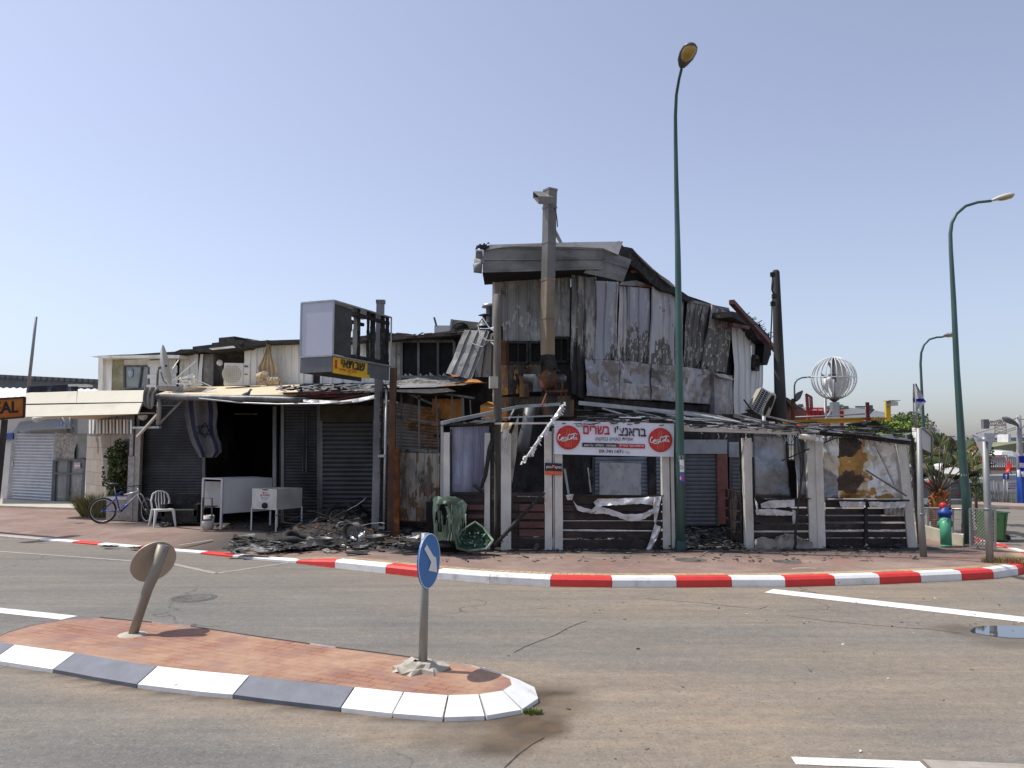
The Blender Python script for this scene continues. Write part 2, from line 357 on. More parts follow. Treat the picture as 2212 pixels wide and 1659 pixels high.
D('tan_cloth', (.56, .44, .28), .8, var=.12, vs=4, layers=[((.74, .66, .5), .3, 3, .2, (1, 1, 1)), ((.2, .16, .12), .15, 5, .1, (1, 1, 1))])
D('dirty_cloth', (.36, .33, .29), .85, var=.2, vs=4, layers=[((.12, .11, .1), .3, 3, .2, (1, 1, 1))])
D('navy_cloth', (.035, .04, .06), .85, var=.25)
D('flag_white', (.72, .72, .74), .75, var=.05)
D('flag_blue', (.02, .035, .42), .7, var=.08)
D('flag_grey', (.13, .13, .14), .8, var=.12, layers=[((.13, .12, .12), .25, 3, .2, (1, 1, 1))])  # white flag cloth coloured dark grey to stand for canopy shade
D('flag_navy', (.018, .022, .06), .8, var=.2)  # blue of the same flag, darkened likewise for the canopy shade
D('roof_cream', (.66, .55, .37), .7, var=.08, vs=2, layers=[((.40, .31, .2), .25, 2, .2, (1, 1, 1)), ((.10, .09, .08), .13, 3, .08, (1, 1, 1))])
D('stone_tile', (.36, .33, .28), .75, var=.15, brick=dict(c2=(.31, .26, .21), m=(.19, .17, .15), w=.62, h=.40, rx=math.pi / 2, ms=.012))
D('stone_rough', (.42, .38, .33), .85, var=.4, vs=9, bump=.8, bs=10, layers=[((.22, .11, .07), .25, 3, .06, (1, 1, 2)), ((.10, .09, .08), .3, 6, .06, (.6, .6, 3))])
D('brick_white', (.46, .44, .40), .8, var=.3, vs=7, bump=.8, bs=16, layers=[((.12, .10, .09), .25, 7, .06, (1, 1, 2.5))])
D('glass_dim', (.20, .22, .22), .12, .0, var=.3, vs=1.5, spec=.8)
D('glass_sky', (.42, .50, .60), .15, .1, var=.12, vs=1, spec=.8)
D('brown_dark', (.045, .03, .022), .6, var=.2)
D('foliage', (.055, .105, .022), .6, var=.45, vs=3)
D('foliage_light', (.15, .22, .03), .6, var=.4, vs=1)
D('foliage_grey', (.34, .33, .30), .7, var=.25, vs=2)
D('grass', (.16, .22, .05), .7, var=.35, vs=3)
D('straw', (.46, .34, .17), .8, var=.2)
D('palm_leaf', (.06, .10, .028), .5, var=.4, vs=2)
D('palm_dry', (.28, .22, .10), .7, var=.3, vs=3)
D('palm_trunk', (.36, .15, .045), .8, var=.4, vs=12, bump=.6)
D('bark', (.12, .09, .06), .85, var=.3)
D('black_cable', (.03, .03, .03), .6, var=.2)
D('pale_wall', (.70, .69, .66), .7, var=.08, vs=1, layers=[((.4, .38, .35), .2, 1.2, .15, (1, 1, 1))])
D('pale_base', (.50, .47, .38), .8, var=.12)
D('pale_roof', (.74, .74, .73), .6, var=.04)
D('far_grey', (.34, .34, .35), .7, var=.1)
D('far_dark', (.15, .155, .165), .7, var=.15)
D('hill_green', (.20, .21, .12), .9, var=.3, vs=.15)
D('crane_paint', (.42, .30, .26), .6, var=.1)
D('terracotta', (.28, .11, .085), .8, var=.2, vs=5, layers=[((.08, .04, .035), .28, 12, .05, (1, 1, 1))])
D('purple', (.34, .05, .30), .5, var=.1)
D('mudred', (.25, .115, .085), .8, var=.2)

# ------------------------------------------------------------------ lettering
def text_mb(s, quad, m, parent, name='lettering', depth=.004, bold=0.0, shear=0, off=.004, keep=False, local=False):
    """quad = (tl, tr, bl) world points of the box to fill"""
    cu = bpy.data.curves.new('t', 'FONT'); cu.body = s; cu.extrude = 0; cu.offset = bold; cu.shear = shear; cu.resolution_u = 3
    ob = bpy.data.objects.new('t', cu); COL.objects.link(ob); dg = bpy.context.evaluated_depsgraph_get()
    me = bpy.data.meshes.new_from_object(ob.evaluated_get(dg)); bpy.data.objects.remove(ob); bpy.data.curves.remove(cu)
    vs = [v.co.copy() for v in me.vertices]; fs = [list(p.vertices) for p in me.polygons]; bpy.data.meshes.remove(me)
    if not vs: return None
    x0 = min(v.x for v in vs); x1 = max(v.x for v in vs); y0 = min(v.y for v in vs); y1 = max(v.y for v in vs)
    tl, tr, bl = map(Vector, quad); nrm = (tr - tl).cross(bl - tl).normalized()
    if nrm.dot(O - tl) < 0 and not local: nrm = -nrm
    if local: nrm = (bl - tl).cross(tr - tl).normalized()
    fv = [tl + (tr - tl) * ((v.x - x0) / (x1 - x0)) + (bl - tl) * ((y1 - v.y) / (y1 - y0)) + nrm * off for v in vs]
    mb = MB(); n = len(fv); cnt = {}
    for f in fs:
        for a, b in zip(f, f[1:] + f[:1]): cnt[(min(a, b), max(a, b))] = cnt.get((min(a, b), max(a, b)), 0) + 1
    sd_ = [(b, a, a + n, b + n) for f in fs for a, b in zip(f, f[1:] + f[:1]) if cnt[(min(a, b), max(a, b))] == 1]
    mb.add([p + nrm * depth for p in fv] + fv, fs + [[i + n for i in f][::-1] for f in fs] + sd_)
    if keep: return mb
    return mb.build(name, m, parent, local=local)
def heb(s): return s[::-1]
# ================================================================== GROUND
def seg_d(p, a, b):
    ab = b - a; t = max(0, min(1, (p - a).dot(ab) / max(1e-9, ab.length_squared))); return (p - (a + ab * t)).length
def poly_d(x, y, pl):
    p = Vector((x, y)); return min(seg_d(p, a, b) for a, b in zip(pl, pl[1:]))
def inside(x, y, poly):
    c = False; j = len(poly) - 1
    for i in range(len(poly)):
        a, b = poly[i], poly[j]
        if (a.y > y) != (b.y > y) and x < (b.x - a.x) * (y - a.y) / (b.y - a.y) + a.x: c = not c
        j = i
    return c
def sst(a, b, x):
    t = max(0, min(1, (x - a) / (b - a))); return t * t * (3 - 2 * t)
KF = [(-160, 1147, .03, 3), (-60, 1155, .03, 3), (85, 1167.5, .03, 0), (156, 1173, .035, 1), (210, 1178, .035, 0), (290, 1185, .035, 1), (355, 1191, .035, 0), (433, 1197, .035, 1),
      (502, 1204, .04, 0), (570, 1211, .045, 0), (640, 1217, .055, 1), (723, 1227, .14, 0), (833, 1239, .145, 1), (943, 1251, .145, 0), (1058, 1260, .145, 0), (1189, 1267, .145, 1), (1322, 1269, .145, 0),
      (1462, 1269, .145, 1), (1581, 1268, .145, 0), (1697, 1268, .145, 1), (1804, 1265, .145, 0), (1901, 1262, .145, 1), (1990, 1258, .145, 0), (2078, 1254, .145, 1), (2147, 1250, .145, 0),
      (2200, 1242, .145, 1), (2236, 1231, .14, 0), (2248, 1217, .12, 1), (2232, 1203, .09, 0), (2196, 1190, .07, 1), (2165, 1180, .06, 0), (2138, 1172, .05, 1), (2105, 1163, .05, 0), (2060, 1152, .05, 0)]
kp = [G(x, y, 0) for x, y, h, c in KF]
def offs(pts, d, closed=False):
    out = []
    n = len(pts)
    for i, p in enumerate(pts):
        a = pts[i - 1] if (i or closed) else p; b = pts[(i + 1) % n] if (i < n - 1 or closed) else p
        t = (b - a); t.z = 0; t.normalize(); out.append(p + Vector((-t.y, t.x, 0)) * d)
    return out
kin = offs(kp, .2); kch = offs(kp, .035); kmid = offs(kp, .1)
KL = [Vector((p.x, p.y)) for p in kp]
pave_poly = [Vector((p.x, p.y)) for p in kmid] + [Vector((9.6, 21)), Vector((9.6, 33)), Vector((-40, 33)), Vector((-40, kmid[0].y + 1))]
mb = MB()
for i in range(len(kp) - 1):
    for s_, (a, b) in enumerate([(0.0, .5), (.5, 1.0)]):
        g = .004 if s_ == 0 else 0; g2 = .004 if s_ == 1 else 0
        L_ = (kp[i + 1] - kp[i]).length
        a2 = a + g / L_; bb2 = b - g2 / L_
        ring = []
        for t in (a2, bb2):
            f = kp[i].lerp(kp[i + 1], t); c = kch[i].lerp(kch[i + 1], t); k = kin[i].lerp(kin[i + 1], t); h = KF[i][2] * (1 - t) + KF[i + 1][2] * t
            w = .003 * NZ((f.x * 3, f.y * 3, 1))
            ring += [f + V(0, 0, -.05), f + V(0, w, h * .72), c + V(0, w, h), k + V(0, 0, h + .004), k + V(0, 0, -.05)]
        mb.add(ring, [(0, 5, 6, 1), (1, 6, 7, 2), (2, 7, 8, 3), (3, 8, 9, 4), (0, 1, 2, 3, 4), (9, 8, 7, 6, 5)], KF[i][3])
tag(mb.build('kerb', [M['kerb_white'], M['kerb_red'], M['kerb_dark'], M['kerb_faded']]), kind='structure')

# ---- traffic island
IN = [(0, 1389), (15, 1391.5), (30, 1394), (95, 1403), (161, 1412), (250, 1427), (338, 1441), (438, 1452), (538, 1461), (650, 1474), (764, 1486), (870, 1497), (966, 1504), (1033, 1502), (1085, 1494), (1106, 1481), (1102, 1466), (1079, 1455),
      (1017, 1438), (925, 1425), (800, 1408), (725, 1399), (669, 1391), (577, 1378), (490, 1365), (412, 1353), (328, 1344.5), (216, 1334), (148, 1337), (66, 1351), (16, 1366), (-6, 1376), (-8, 1383)]
IC = [2, 2, 0, 0, 2, 2, 0, 0, 2, 2, 0, 0, 0, 0, 0, 0, 0, 0, 0, 2, 2, 0, 2, 2, 2, 0, 2, 0, 0, 0, 0, 0, 0]
ip = [G(x, y, .125) for x, y in IN]
ipo = offs(ip, -.22, True)                  # outwards
cen = sum(ip, Vector()) / len(ip)
if (ipo[5] - cen).length < (ip[5] - cen).length: ipo = offs(ip, .22, True)
IL = [Vector((p.x, p.y)) for p in ipo]; IL.append(IL[0])
II = [Vector((p.x, p.y)) for p in ip]
mb = MB(); n = len(ip)
for i in range(n):
    j = (i + 1) % n
    for s_, (a, b) in enumerate([(0.0, .5), (.5, 1.0)]):
        L_ = (ip[j] - ip[i]).length; jo = (i in (2, 4, 6, 8, 10, 11, 12, 13, 14))
        a2 = a + (.014 / L_ if s_ == 0 and jo else 0); bb2 = b
        ring = []
        for t in (a2, bb2):
            q = ip[i].lerp(ip[j], t); o = ipo[i].lerp(ipo[j], t); w = .004 * NZ((q.x * 4, q.y * 4, 3))
            ring += [V(o.x, o.y, -.05), V(o.x, o.y, .035 + w), V(q.x * .96 + o.x * .04, q.y * .96 + o.y * .04, .13 + w), V(q.x, q.y, .133), V(q.x, q.y, 0)]
        fs = [(0, 5, 6, 1), (1, 6, 7, 2), (2, 7, 8, 3), (3, 8, 9, 4)] + [(0, 1, 2, 3, 4), (9, 8, 7, 6, 5)]
        mb.add(ring, fs, IC[i])
tag(mb.build('island_kerb', [M['kerb_white'], M['kerb_red'], M['kerb_dark']], recalc=True), kind='structure')
D('island_brick', (.33, .145, .095), .8, var=.4, vs=2.6, bump=.25, brick=dict(c2=(.40, .215, .13), m=(.15, .085, .06), w=.20, h=.10, ms=.006, rot=math.radians(26), bias=-.1),
  layers=[((.43, .28, .18), .36, 1.6, .3, (1, 1, 1)), ((.25, .15, .13), .3, 2.6, .25, (1, 1, 1)), ((.44, .36, .28), .13, 7, .15, (1, 1, 1)), ((.17, .10, .07), .10, 14, .1, (1, 1, 1))])
mb = MB(); mb.add([V(p.x, p.y, .121 + .003 * NZ((p.x, p.y, 0))) for p in ip], [list(range(n))[::-1]])
tag(mb.build('island_paving', M['island_brick'], recalc=False), kind='structure')

# ---- road sheet with dust and damp where the photograph shows them
def ground_mat():
    m = bpy.data.materials.new('asphalt'); m.use_nodes = True; nt = m.node_tree; N = nt.nodes; L = nt.links; b = N['Principled BSDF']
    tc = N.new('ShaderNodeTexCoord')
    def tex(sc, det=6, st=(1, 1, 1), r=.6):
        mp = N.new('ShaderNodeMapping'); mp.inputs['Scale'].default_value = st; L.new(tc.outputs['Object'], mp.inputs[0])
        t = N.new('ShaderNodeTexNoise'); t.inputs['Scale'].default_value = sc; t.inputs['Detail'].default_value = det; t.inputs['Roughness'].default_value = r; L.new(mp.outputs[0], t.inputs[0]); return t.outputs[0]
    def rmp(s, a, b_, ca, cb):
        r = N.new('ShaderNodeValToRGB'); e = r.color_ramp.elements; e[0].position = a; e[1].position = b_; e[0].color = ca + (1,); e[1].color = cb + (1,); L.new(s, r.inputs[0]); return r.outputs[0]
    def mix(f, a, c, t='MIX'):
        x = N.new('ShaderNodeMix'); x.data_type = 'RGBA'; x.blend_type = t
        for i, s in ((0, f), (6, a), (7, c)):
            if isinstance(s, float): x.inputs[i].default_value = s
            elif isinstance(s, tuple): x.inputs[i].default_value = s + (1,)
            else: L.new(s, x.inputs[i])
        return x.outputs[2]
    def math_(op, a, c):
        x = N.new('ShaderNodeMath'); x.operation = op; x.use_clamp = True
        for i, s in enumerate((a, c)):
            if isinstance(s, float): x.inputs[i].default_value = s
            else: L.new(s, x.inputs[i])
        return x.outputs[0]
    base = rmp(tex(.55, 5, (1, 2.2, 1)), .3, .7, (.150, .145, .134), (.20, .19, .170))
    at = N.new('ShaderNodeAttribute'); at.attribute_name = 'dust'; aw = N.new('ShaderNodeAttribute'); aw.attribute_name = 'wet'
    br = rmp(tex(1.3, 8, (1, 2.4, 1), .7), .25, .75, (.25, .25, .25), (1, 1, 1))
    fac = math_('MULTIPLY', at.outputs['Fac'], br)
    col = mix(fac, base, (.305, .24, .17))
    sp = rmp(tex(42, 4), .57, .66, (0, 0, 0), (1, 1, 1)); col = mix(math_('MULTIPLY', sp, .42), col, (.42, .38, .32))
    sp3 = rmp(tex(9, 6, (1, 1, 1), .8), .35, .65, (.82, .82, .82), (1.12, 1.11, 1.09)); col = mix(1.0, col, sp3, 'MULTIPLY'); st_ = rmp(tex(1.1, 5, (.18, 3.2, 1), .7), .35, .65, (.86, .86, .87), (1.08, 1.07, 1.05)); col = mix(1.0, col, st_, 'MULTIPLY'); sp2 = rmp(tex(34, 3), .30, .43, (1, 1, 1), (0, 0, 0)); col = mix(math_('MULTIPLY', sp2, .6), col, (.05, .048, .045))
    vt = N.new('ShaderNodeTexVoronoi'); vt.feature = 'DISTANCE_TO_EDGE'; vt.inputs['Scale'].default_value = .16
    mpw = N.new('ShaderNodeMapping'); L.new(tc.outputs['Object'], mpw.inputs[0])
    wob = N.new('ShaderNodeVectorMath'); wob.operation = 'ADD'; nz_ = N.new('ShaderNodeTexNoise'); nz_.inputs['Scale'].default_value = 1.6; nz_.inputs['Detail'].default_value = 8
    L.new(tc.outputs['Object'], nz_.inputs[0]); L.new(mpw.outputs[0], wob.inputs[0]); L.new(nz_.outputs['Color'], wob.inputs[1]); L.new(wob.outputs[0], vt.inputs['Vector'])
    cr = rmp(vt.outputs['Distance'], 0.0, .0022, (1, 1, 1), (0, 0, 0)); crm = rmp(tex(.35, 2), .5, .56, (0, 0, 0), (1, 1, 1))
    col = mix(math_('MULTIPLY', math_('MULTIPLY', cr, crm), .75), col, (.04, .037, .033))
    col = mix(aw.outputs['Fac'], col, rmp(tex(3.5, 6), .35, .65, (.060, .045, .030), (.13, .09, .052)))
    L.new(col, b.inputs['Base Color'])
    rr = N.new('ShaderNodeMapRange'); rr.inputs[3].default_value = .85; rr.inputs[4].default_value = .45; L.new(aw.outputs['Fac'], rr.inputs[0]); L.new(rr.outputs[0], b.inputs['Roughness'])
    b.inputs['Specular IOR Level'].default_value = .3
    bp = N.new('ShaderNodeBump'); bp.inputs['Strength'].default_value = .35; bp.inputs['Distance'].default_value = .01; L.new(tex(70, 3), bp.inputs['Height']); L.new(bp.outputs[0], b.inputs['Normal'])
    return m
M['asphalt'] = ground_mat()
def lines(a, b, st, far):
    L_ = []; x = a
    while x < b: L_.append(x); x += st
    return far[0] + L_ + [b] + far[1]
xs = lines(-9, 10, .13, ([-600, -200, -80, -40, -20, -14, -11], [12, 15, 20, 40, 80, 200, 600]))
ys = lines(3.2, 19, .13, ([-300, -60, -10, 0, 2], [21, 25, 32, 45, 80, 150, 300, 900]))
vs = []; du = []; we = []
bl = [(G(1200, 1500, 0), .42, .5), (G(1255, 1497, 0), .32, .35), (G(1215, 1525, 0), .4, .55), (G(1150, 1575, 0), .36, 1.0), (G(1215, 1500, 0), .25, 1.0), (G(1040, 1585, 0), .3, .5), (G(1180, 1555, 0), .3, .8), (G(1100, 1610, 0), .35, .9), (G(940, 1590, 0), .3, .45), (G(820, 1590, 0), .3, .25), (G(2090, 1362, 0), .35, .6), (G(2180, 1385, 0), .5, .4)]
for y in ys:
    for x in xs:
        vs.append(V(x, y, 0)); near = -9 <= x <= 10 and 3.2 <= y <= 19
        if near:
            q = NZ((x, y * 1.6, 0), .45); q2 = NZ((x, y, 5), 1.7); q3 = NZ((x, y, 8), 5)
            dk = poly_d(x, y, KL); di = poly_d(x, y, IL)
            right = sst(-4, 1, x)
            d = .16 + .25 * q + .35 * sst(5.4, 4.3, abs(y - 6.2 - .05 * x)) * sst(-2, 1, x) * sst(5.2, 6.8, y + 1.2)
            d += (.75 * right + .25) * sst(1.9 + q, .1, dk) * (.8 + .4 * q2)
            d += .9 * sst(.75 + .4 * q2, .05, di) * sst(9.5, 6.6, y)
            d += .55 * sst(2.4, .2, (Vector((x, y)) - Vector((1.0, 6.1))).length) + .45 * sst(1.6, .1, abs(y - 7.7 + .1 * x)) * sst(1, 4, x)
            d -= .35 * sst(.5, .1, abs(y - 5.25 + .06 * x + .3 * q)) + .25 * sst(.6, .1, abs(y - 8.3 + .22 * x)) + .2 * sst(.5, .05, abs(y - 9.6 + .12 * x))
            wv = 0
            for c, r, s_ in bl: wv = max(wv, s_ * sst(r * 1.05, r * .55, (V(x, y, 0) - c).length + .14 * q2 + .08 * q3))
            wv = max(wv, .9 * sst(.12, .03, di) * sst(9, 7, y))
            wv = max(wv, .4 * sst(.10, .02, dk))
        else: d = .4; wv = 0
        du.append(max(0, min(1, d))); we.append(max(0, min(1, wv)))
nx = len(xs)
me = bpy.data.meshes.new('road'); me.from_pydata(vs, [], [(j * nx + i, j * nx + i + 1, (j + 1) * nx + i + 1, (j + 1) * nx + i) for j in range(len(ys) - 1) for i in range(nx - 1)])
for nm, dat in (('dust', du), ('wet', we)):
    at = me.attributes.new(nm, 'FLOAT', 'POINT'); at.data.foreach_set('value', dat)
me.materials.append(M['asphalt']); o = bpy.data.objects.new('road', me); COL.objects.link(o); tag(o, kind='structure')

# ---- pavement
def pave_z(x, y):
    d = poly_d(x, y, KL); low = sst(-2.6, -4.6, x)
    z = .118
    if low > 0: z = .118 * (1 - low) + low * (.03 + .088 * sst(.1, 2.2, d))
    z += .024 * sst(1.2, .35, d) * (1 - low) * sst(9.3, 8.8, x)
    if x > 8.5 and y > 13: z = min(z, .118 - .07 * sst(13.5, 17.5, y))
    return z
def soot_at(x, y):
    q = NZ((x, y, 3), .9); q2 = NZ((x, y, 4), 3.2)
    s = sst(14.95, 15.45, y + .3 * q + .14 * q2) * sst(-3.5, -2.2, x) * sst(9.3, 8.2, x)
    s = max(s, sst(16.3, 17.8, y + .8 * q + .3 * q2 - .22 * x - .3) * sst(-8.5, -5.5, x) * sst(-1, -2, x))
    s = max(s, sst(19.6, 20.9, y + .5 * q) * sst(-11, -9.5, x) * .95)
    s = max(s, .35 * sst(14.3, 15.0, y + .6 * q2 + .3 * q) * sst(-1, 0, x) * sst(9, 8, x))
    return min(1, max(0, s))
m = mat('pavement', (.27, .175, .14), .85, var=.3, vs=1.4, bump=.2, brick=dict(c2=(.24, .16, .13), m=(.14, .10, .085), w=.21, h=.105, ms=.007, rot=math.radians(35)),
        layers=[((.34, .26, .21), .36, .7, .3, (1, 1, 1)), ((.17, .12, .10), .25, 1.8, .3, (1, 1, 1)), ((.32, .15, .10), .2, 1.1, .2, (1, 1, 1)), ((.40, .34, .28), .10, 5, .15, (1, 1, 1))])
nt = m.node_tree; bs_ = nt.nodes['Principled BSDF']; src = bs_.inputs['Base Color'].links[0].from_socket
a_ = nt.nodes.new('ShaderNodeAttribute'); a_.attribute_name = 'soot'; x_ = nt.nodes.new('ShaderNodeMix'); x_.data_type = 'RGBA'
nt.links.new(a_.outputs['Fac'], x_.inputs[0]); nt.links.new(src, x_.inputs[6]); x_.inputs[7].default_value = (.045, .041, .038, 1)
a2_ = nt.nodes.new('ShaderNodeAttribute'); a2_.attribute_name = 'pale'; x2_ = nt.nodes.new('ShaderNodeMix'); x2_.data_type = 'RGBA'
nt.links.new(a2_.outputs['Fac'], x2_.inputs[0]); nt.links.new(x_.outputs[2], x2_.inputs[6]); x2_.inputs[7].default_value = (.40, .30, .18, 1); nt.links.new(x2_.outputs[2], bs_.inputs['Base Color'])
xs = lines(-22, 10.2, .12, ([], [])); ys = lines(11.5, 22, .12, ([], [24, 27, 30, 33])); nx = len(xs)
vs = [V(x, y, 0) for y in ys for x in xs]; fs = []
ok = {}
for j in range(len(ys) - 1):
    for i in range(nx - 1):
        if inside((xs[i] + xs[i + 1]) / 2, (ys[j] + ys[j + 1]) / 2, pave_poly): fs.append((j * nx + i, j * nx + i + 1, (j + 1) * nx + i + 1, (j + 1) * nx + i))
us_ = sorted({k for f in fs for k in f}); mp = {k: i for i, k in enumerate(us_)}
vv = [V(vs[k].x, vs[k].y, pave_z(vs[k].x, vs[k].y)) for k in us_]
me = bpy.data.meshes.new('pavement'); me.from_pydata(vv, [], [[mp[k] for k in f] for f in fs]); me.materials.append(m)
at = me.attributes.new('soot', 'FLOAT', 'POINT'); at.data.foreach_set('value', [soot_at(p.x, p.y) for p in vv])
at = me.attributes.new('pale', 'FLOAT', 'POINT'); at.data.foreach_set('value', [(.75 * sst(.44, .36, poly_d(p.x, p.y, KL)) * sst(-5, -3, p.x) + .5 * sst(.9, .5, (p - V(8.6, 12.9, .12)).length)) for p in vv])
o = bpy.data.objects.new('pavement', me); COL.objects.link(o); tag(o, kind='structure')
# pale edging pavers behind the kerb
mb = MB(); ka = offs(kp, .215); kb = offs(kp, .40)
for i in range(10, len(kp) - 9):
    L_ = (kp[i + 1] - kp[i]).length; n_ = max(1, round(L_ / .115))
    for k in range(n_):
        t0 = k / n_ + .006 / L_; t1 = (k + 1) / n_ - .006 / L_; zt = .146 + R(0, .003)
        if pave_z(kp[i].x, kp[i].y) < .1: continue
        q = [ka[i].lerp(ka[i + 1], t0), ka[i].lerp(ka[i + 1], t1), kb[i].lerp(kb[i + 1], t1), kb[i].lerp(kb[i + 1], t0)]
        mb.prism([V(p.x, p.y, zt) for p in q], (0, 0, -.03), 0)
D('edging', (.45, .33, .19), .8, var=.3, vs=2.2, layers=[((.30, .17, .11), .25, 1.3, .2, (1, 1, 1))])
tag(mb.build('paving_edge', M['edging'], recalc=True), kind='structure')

# ---- painted lines (4 mm sheets on the road)
def worn(name, c, amt):
    m = mat(name, c, .65, var=.08, vs=6, layers=[((.30, .26, .20), amt, 7, .12, (1, 1, 1)), ((.35, .31, .25), amt * .7, 25, .1, (1, 1, 1))]); M[name] = m; return m
worn('line_white', (.78, .77, .74), .2); worn('line_faint', (.36, .33, .28), .45)
def strip(a, b, w, z=.004, n=12, mb=None):
    mb = mb or MB(); t = (b - a).normalized(); s_ = V(-t.y, t.x, 0)
    for i in range(n):
        p = a.lerp(b, i / n); q = a.lerp(b, (i + 1) / n); j = [.006 * NZ((p.x * 9 + k, p.y * 9, k)) for k in range(4)]
        mb.add([p + s_ * (w / 2 + j[0]) + Z * z, q + s_ * (w / 2 + j[1]) + Z * z, q - s_ * (w / 2 + j[2]) + Z * z, p - s_ * (w / 2 + j[3]) + Z * z], [(0, 3, 2, 1)])
    return mb
mb = strip(G(-120, 1306, 0), G(150, 1335, 0), .23)
mb = strip(G(1661, 1276.5, 0), G(2700, 1394, 0), .36, n=60, mb=mb)
mb = strip(G(1714, 1644, 0), G(1995, 1654, 0), .13, n=20, mb=mb)
tag(mb.build('road_marking', M['line_white'], origin=(0, 0, 0)), kind='structure')
mb = strip(G(-20, 1190, 0), G(371, 1218, 0), .09, n=20); mb = strip(G(371, 1218, 0), G(466, 1239, 0), .11, mb=mb); mb = strip(G(466, 1239, 0), G(623, 1216, 0), .09, mb=mb)
mb = strip(G(2005, 1654, 0), G(2300, 1668, 0), .2, mb=mb)
tag(mb.build('faded_road_marking', M['line_faint'], origin=(0, 0, 0)), kind='structure')
mb = strip(G(384, 1179, .09), G(459, 1167, .1), .07, z=.012); tag(mb.build('paving_marking', M['line_faint'], origin=(0, 0, 0)), kind='structure')

mb = MB()
for pts in ([(1110, 1410), (1135, 1397), (1165, 1385), (1200, 1372), (1225, 1358), (1250, 1347), (1272, 1340)], [(1394, 1293), (1450, 1298), (1520, 1303), (1590, 1311), (1640, 1316), (1660, 1309)], [(1700, 1330), (1790, 1342), (1900, 1352), (2010, 1360), (2090, 1370)], [(1090, 1659), (1120, 1630), (1150, 1608), (1180, 1592)]):
    g = [G(x + (xx - x) * t / 6, y + (yy - y) * t / 6 + 1.1 * NZ((x + t * 3, y, t)) * 1.5, 0) + Z * .003 for (x, y), (xx, yy) in zip(pts, pts[1:]) for t in range(6)]
    for k, (a, b) in enumerate(zip(g, g[1:])):
        n = V(-(b - a).y, (b - a).x, 0).normalized() * (.004 + .005 * abs(NZ((k * .7, a.x, 0)))); mb.add([a - n, b - n, b + n, a + n], [(0, 1, 2, 3)])
D('crack', (.045, .04, .035), .9); tag(mb.build('road_crack', M['crack'], origin=(0, 0, 0)), kind='structure')
# ---- covers, puddle, soil by the island nose
def cover(name, c, r, label, cat, m, z=0):
    mb = MB(); mb.lathe([(r * 1.22, z + .002), (r * 1.2, z + .006), (r * 1.03, z + .006)], c, 28, 1); mb.lathe([(r, z + .007), (r * .9, z + .008), (r * .88, z + .005), (.001, z + .006)], c, 28, 0)
    o = mb.build(name, [m, M['pave_ring'] if z else M['asphalt2']], origin=c); return tag(o, label, cat, 'manhole covers')
D('pave_ring', (.30, .19, .15), .8, var=.2); D('asphalt2', (.13, .125, .115), .85, var=.25, vs=8); D('iron', (.13, .12, .105), .7, .2, var=.3, vs=12, bump=.3)
for (x, y, r, z, lb) in ((416, 1292, .27, 0, 'round iron manhole cover set in the asphalt beyond the traffic island'), (1492, 1210, .28, .118, 'dark round manhole cover in the brick paving by the green lamp post base'),
                         (1700, 1214, .24, .118, 'round manhole cover in the paving in front of the white corner posts'), (1751, 1233, .30, .118, 'pale concrete manhole cover close behind the red and white kerb')):
    c = G(x, y, z); c.z = 0; cover('manhole_cover', c, r, lb, 'manhole cover', M['iron'] if 'pale' not in lb else M['concrete'], z)
wm = bpy.data.materials.new('puddle'); wm.use_nodes = True; b_ = wm.node_tree.nodes['Principled BSDF']; b_.inputs['Base Color'].default_value = (.05, .05, .055, 1); b_.inputs['Roughness'].default_value = .02; b_.inputs['Specular IOR Level'].default_value = 1.0; b_.inputs['Coat Weight'].default_value = .6
mb = MB(); c0 = G(2195, 1366, 0); pts = []
for k in range(36):
    a = k / 36 * 2 * math.pi; r = 1 + .16 * NZ((math.cos(a) * 1.5, math.sin(a) * 1.5, 2)); pts.append(c0 + V(math.cos(a) * .50 * r, math.sin(a) * .30 * r, .005))
mb.add(pts, [list(range(36))]); tag(mb.build('puddle_water', wm), kind='structure')
D('mud', (.19, .13, .08), .7, var=.35, vs=6, bump=.4)
# ================================================================== BURNT RESTAURANT
def Q(pl, pts, off=0): return [pl(x, y, off) for x, y in pts]
def part(mb, name, m, parent, label=None, **kw):
    o = mb.build(name, m, parent, **kw)
    if label: o['label'] = label
    return o
def rect(pl, x0, y0, x1, y1, off=0): return Q(pl, [(x0, y0), (x1, y0), (x1, y1), (x0, y1)], off)
def vbox(mb, pl, x0, x1, y0, y1, depth, off=0, m=0):
    """upright block seen between pixel edges, its face on the plane"""
    a, b, c, d = rect(pl, x0, y0, x1, y1, off); z1_ = (a.z + b.z) / 2; z0_ = (c.z + d.z) / 2
    a = V(d.x, d.y, z0_); b = V(c.x, c.y, z0_); c2 = V(c.x, c.y, z1_); d2 = V(d.x, d.y, z1_)
    mb.prism([a, b, c2, d2], -pl.n * depth, m)
D('pf', (.25, .205, .175), .6, .1, var=.25, vs=2)
UF = Yp(18.3); A1 = UF(1250, 700); Bp = P(1580, 700, 23.0); Cp = P(1655, 760, 27.2)
UR = Pl(A1, Bp); UT = Pl(Bp, Cp)
RL = Pl(P(1200, 1000, 18.55), P(1640, 1000, 20.0))
PF = Pl(G(955, 1189), G(1975, 1182.5))
T = thing('burnt_restaurant', 'burnt two storey corner restaurant clad in sooty grey sheet metal behind the terrace', 'building', (3, 20, .12))
D('gold_burn', (.36, .19, .05), .6, .15, var=.3, vs=3)
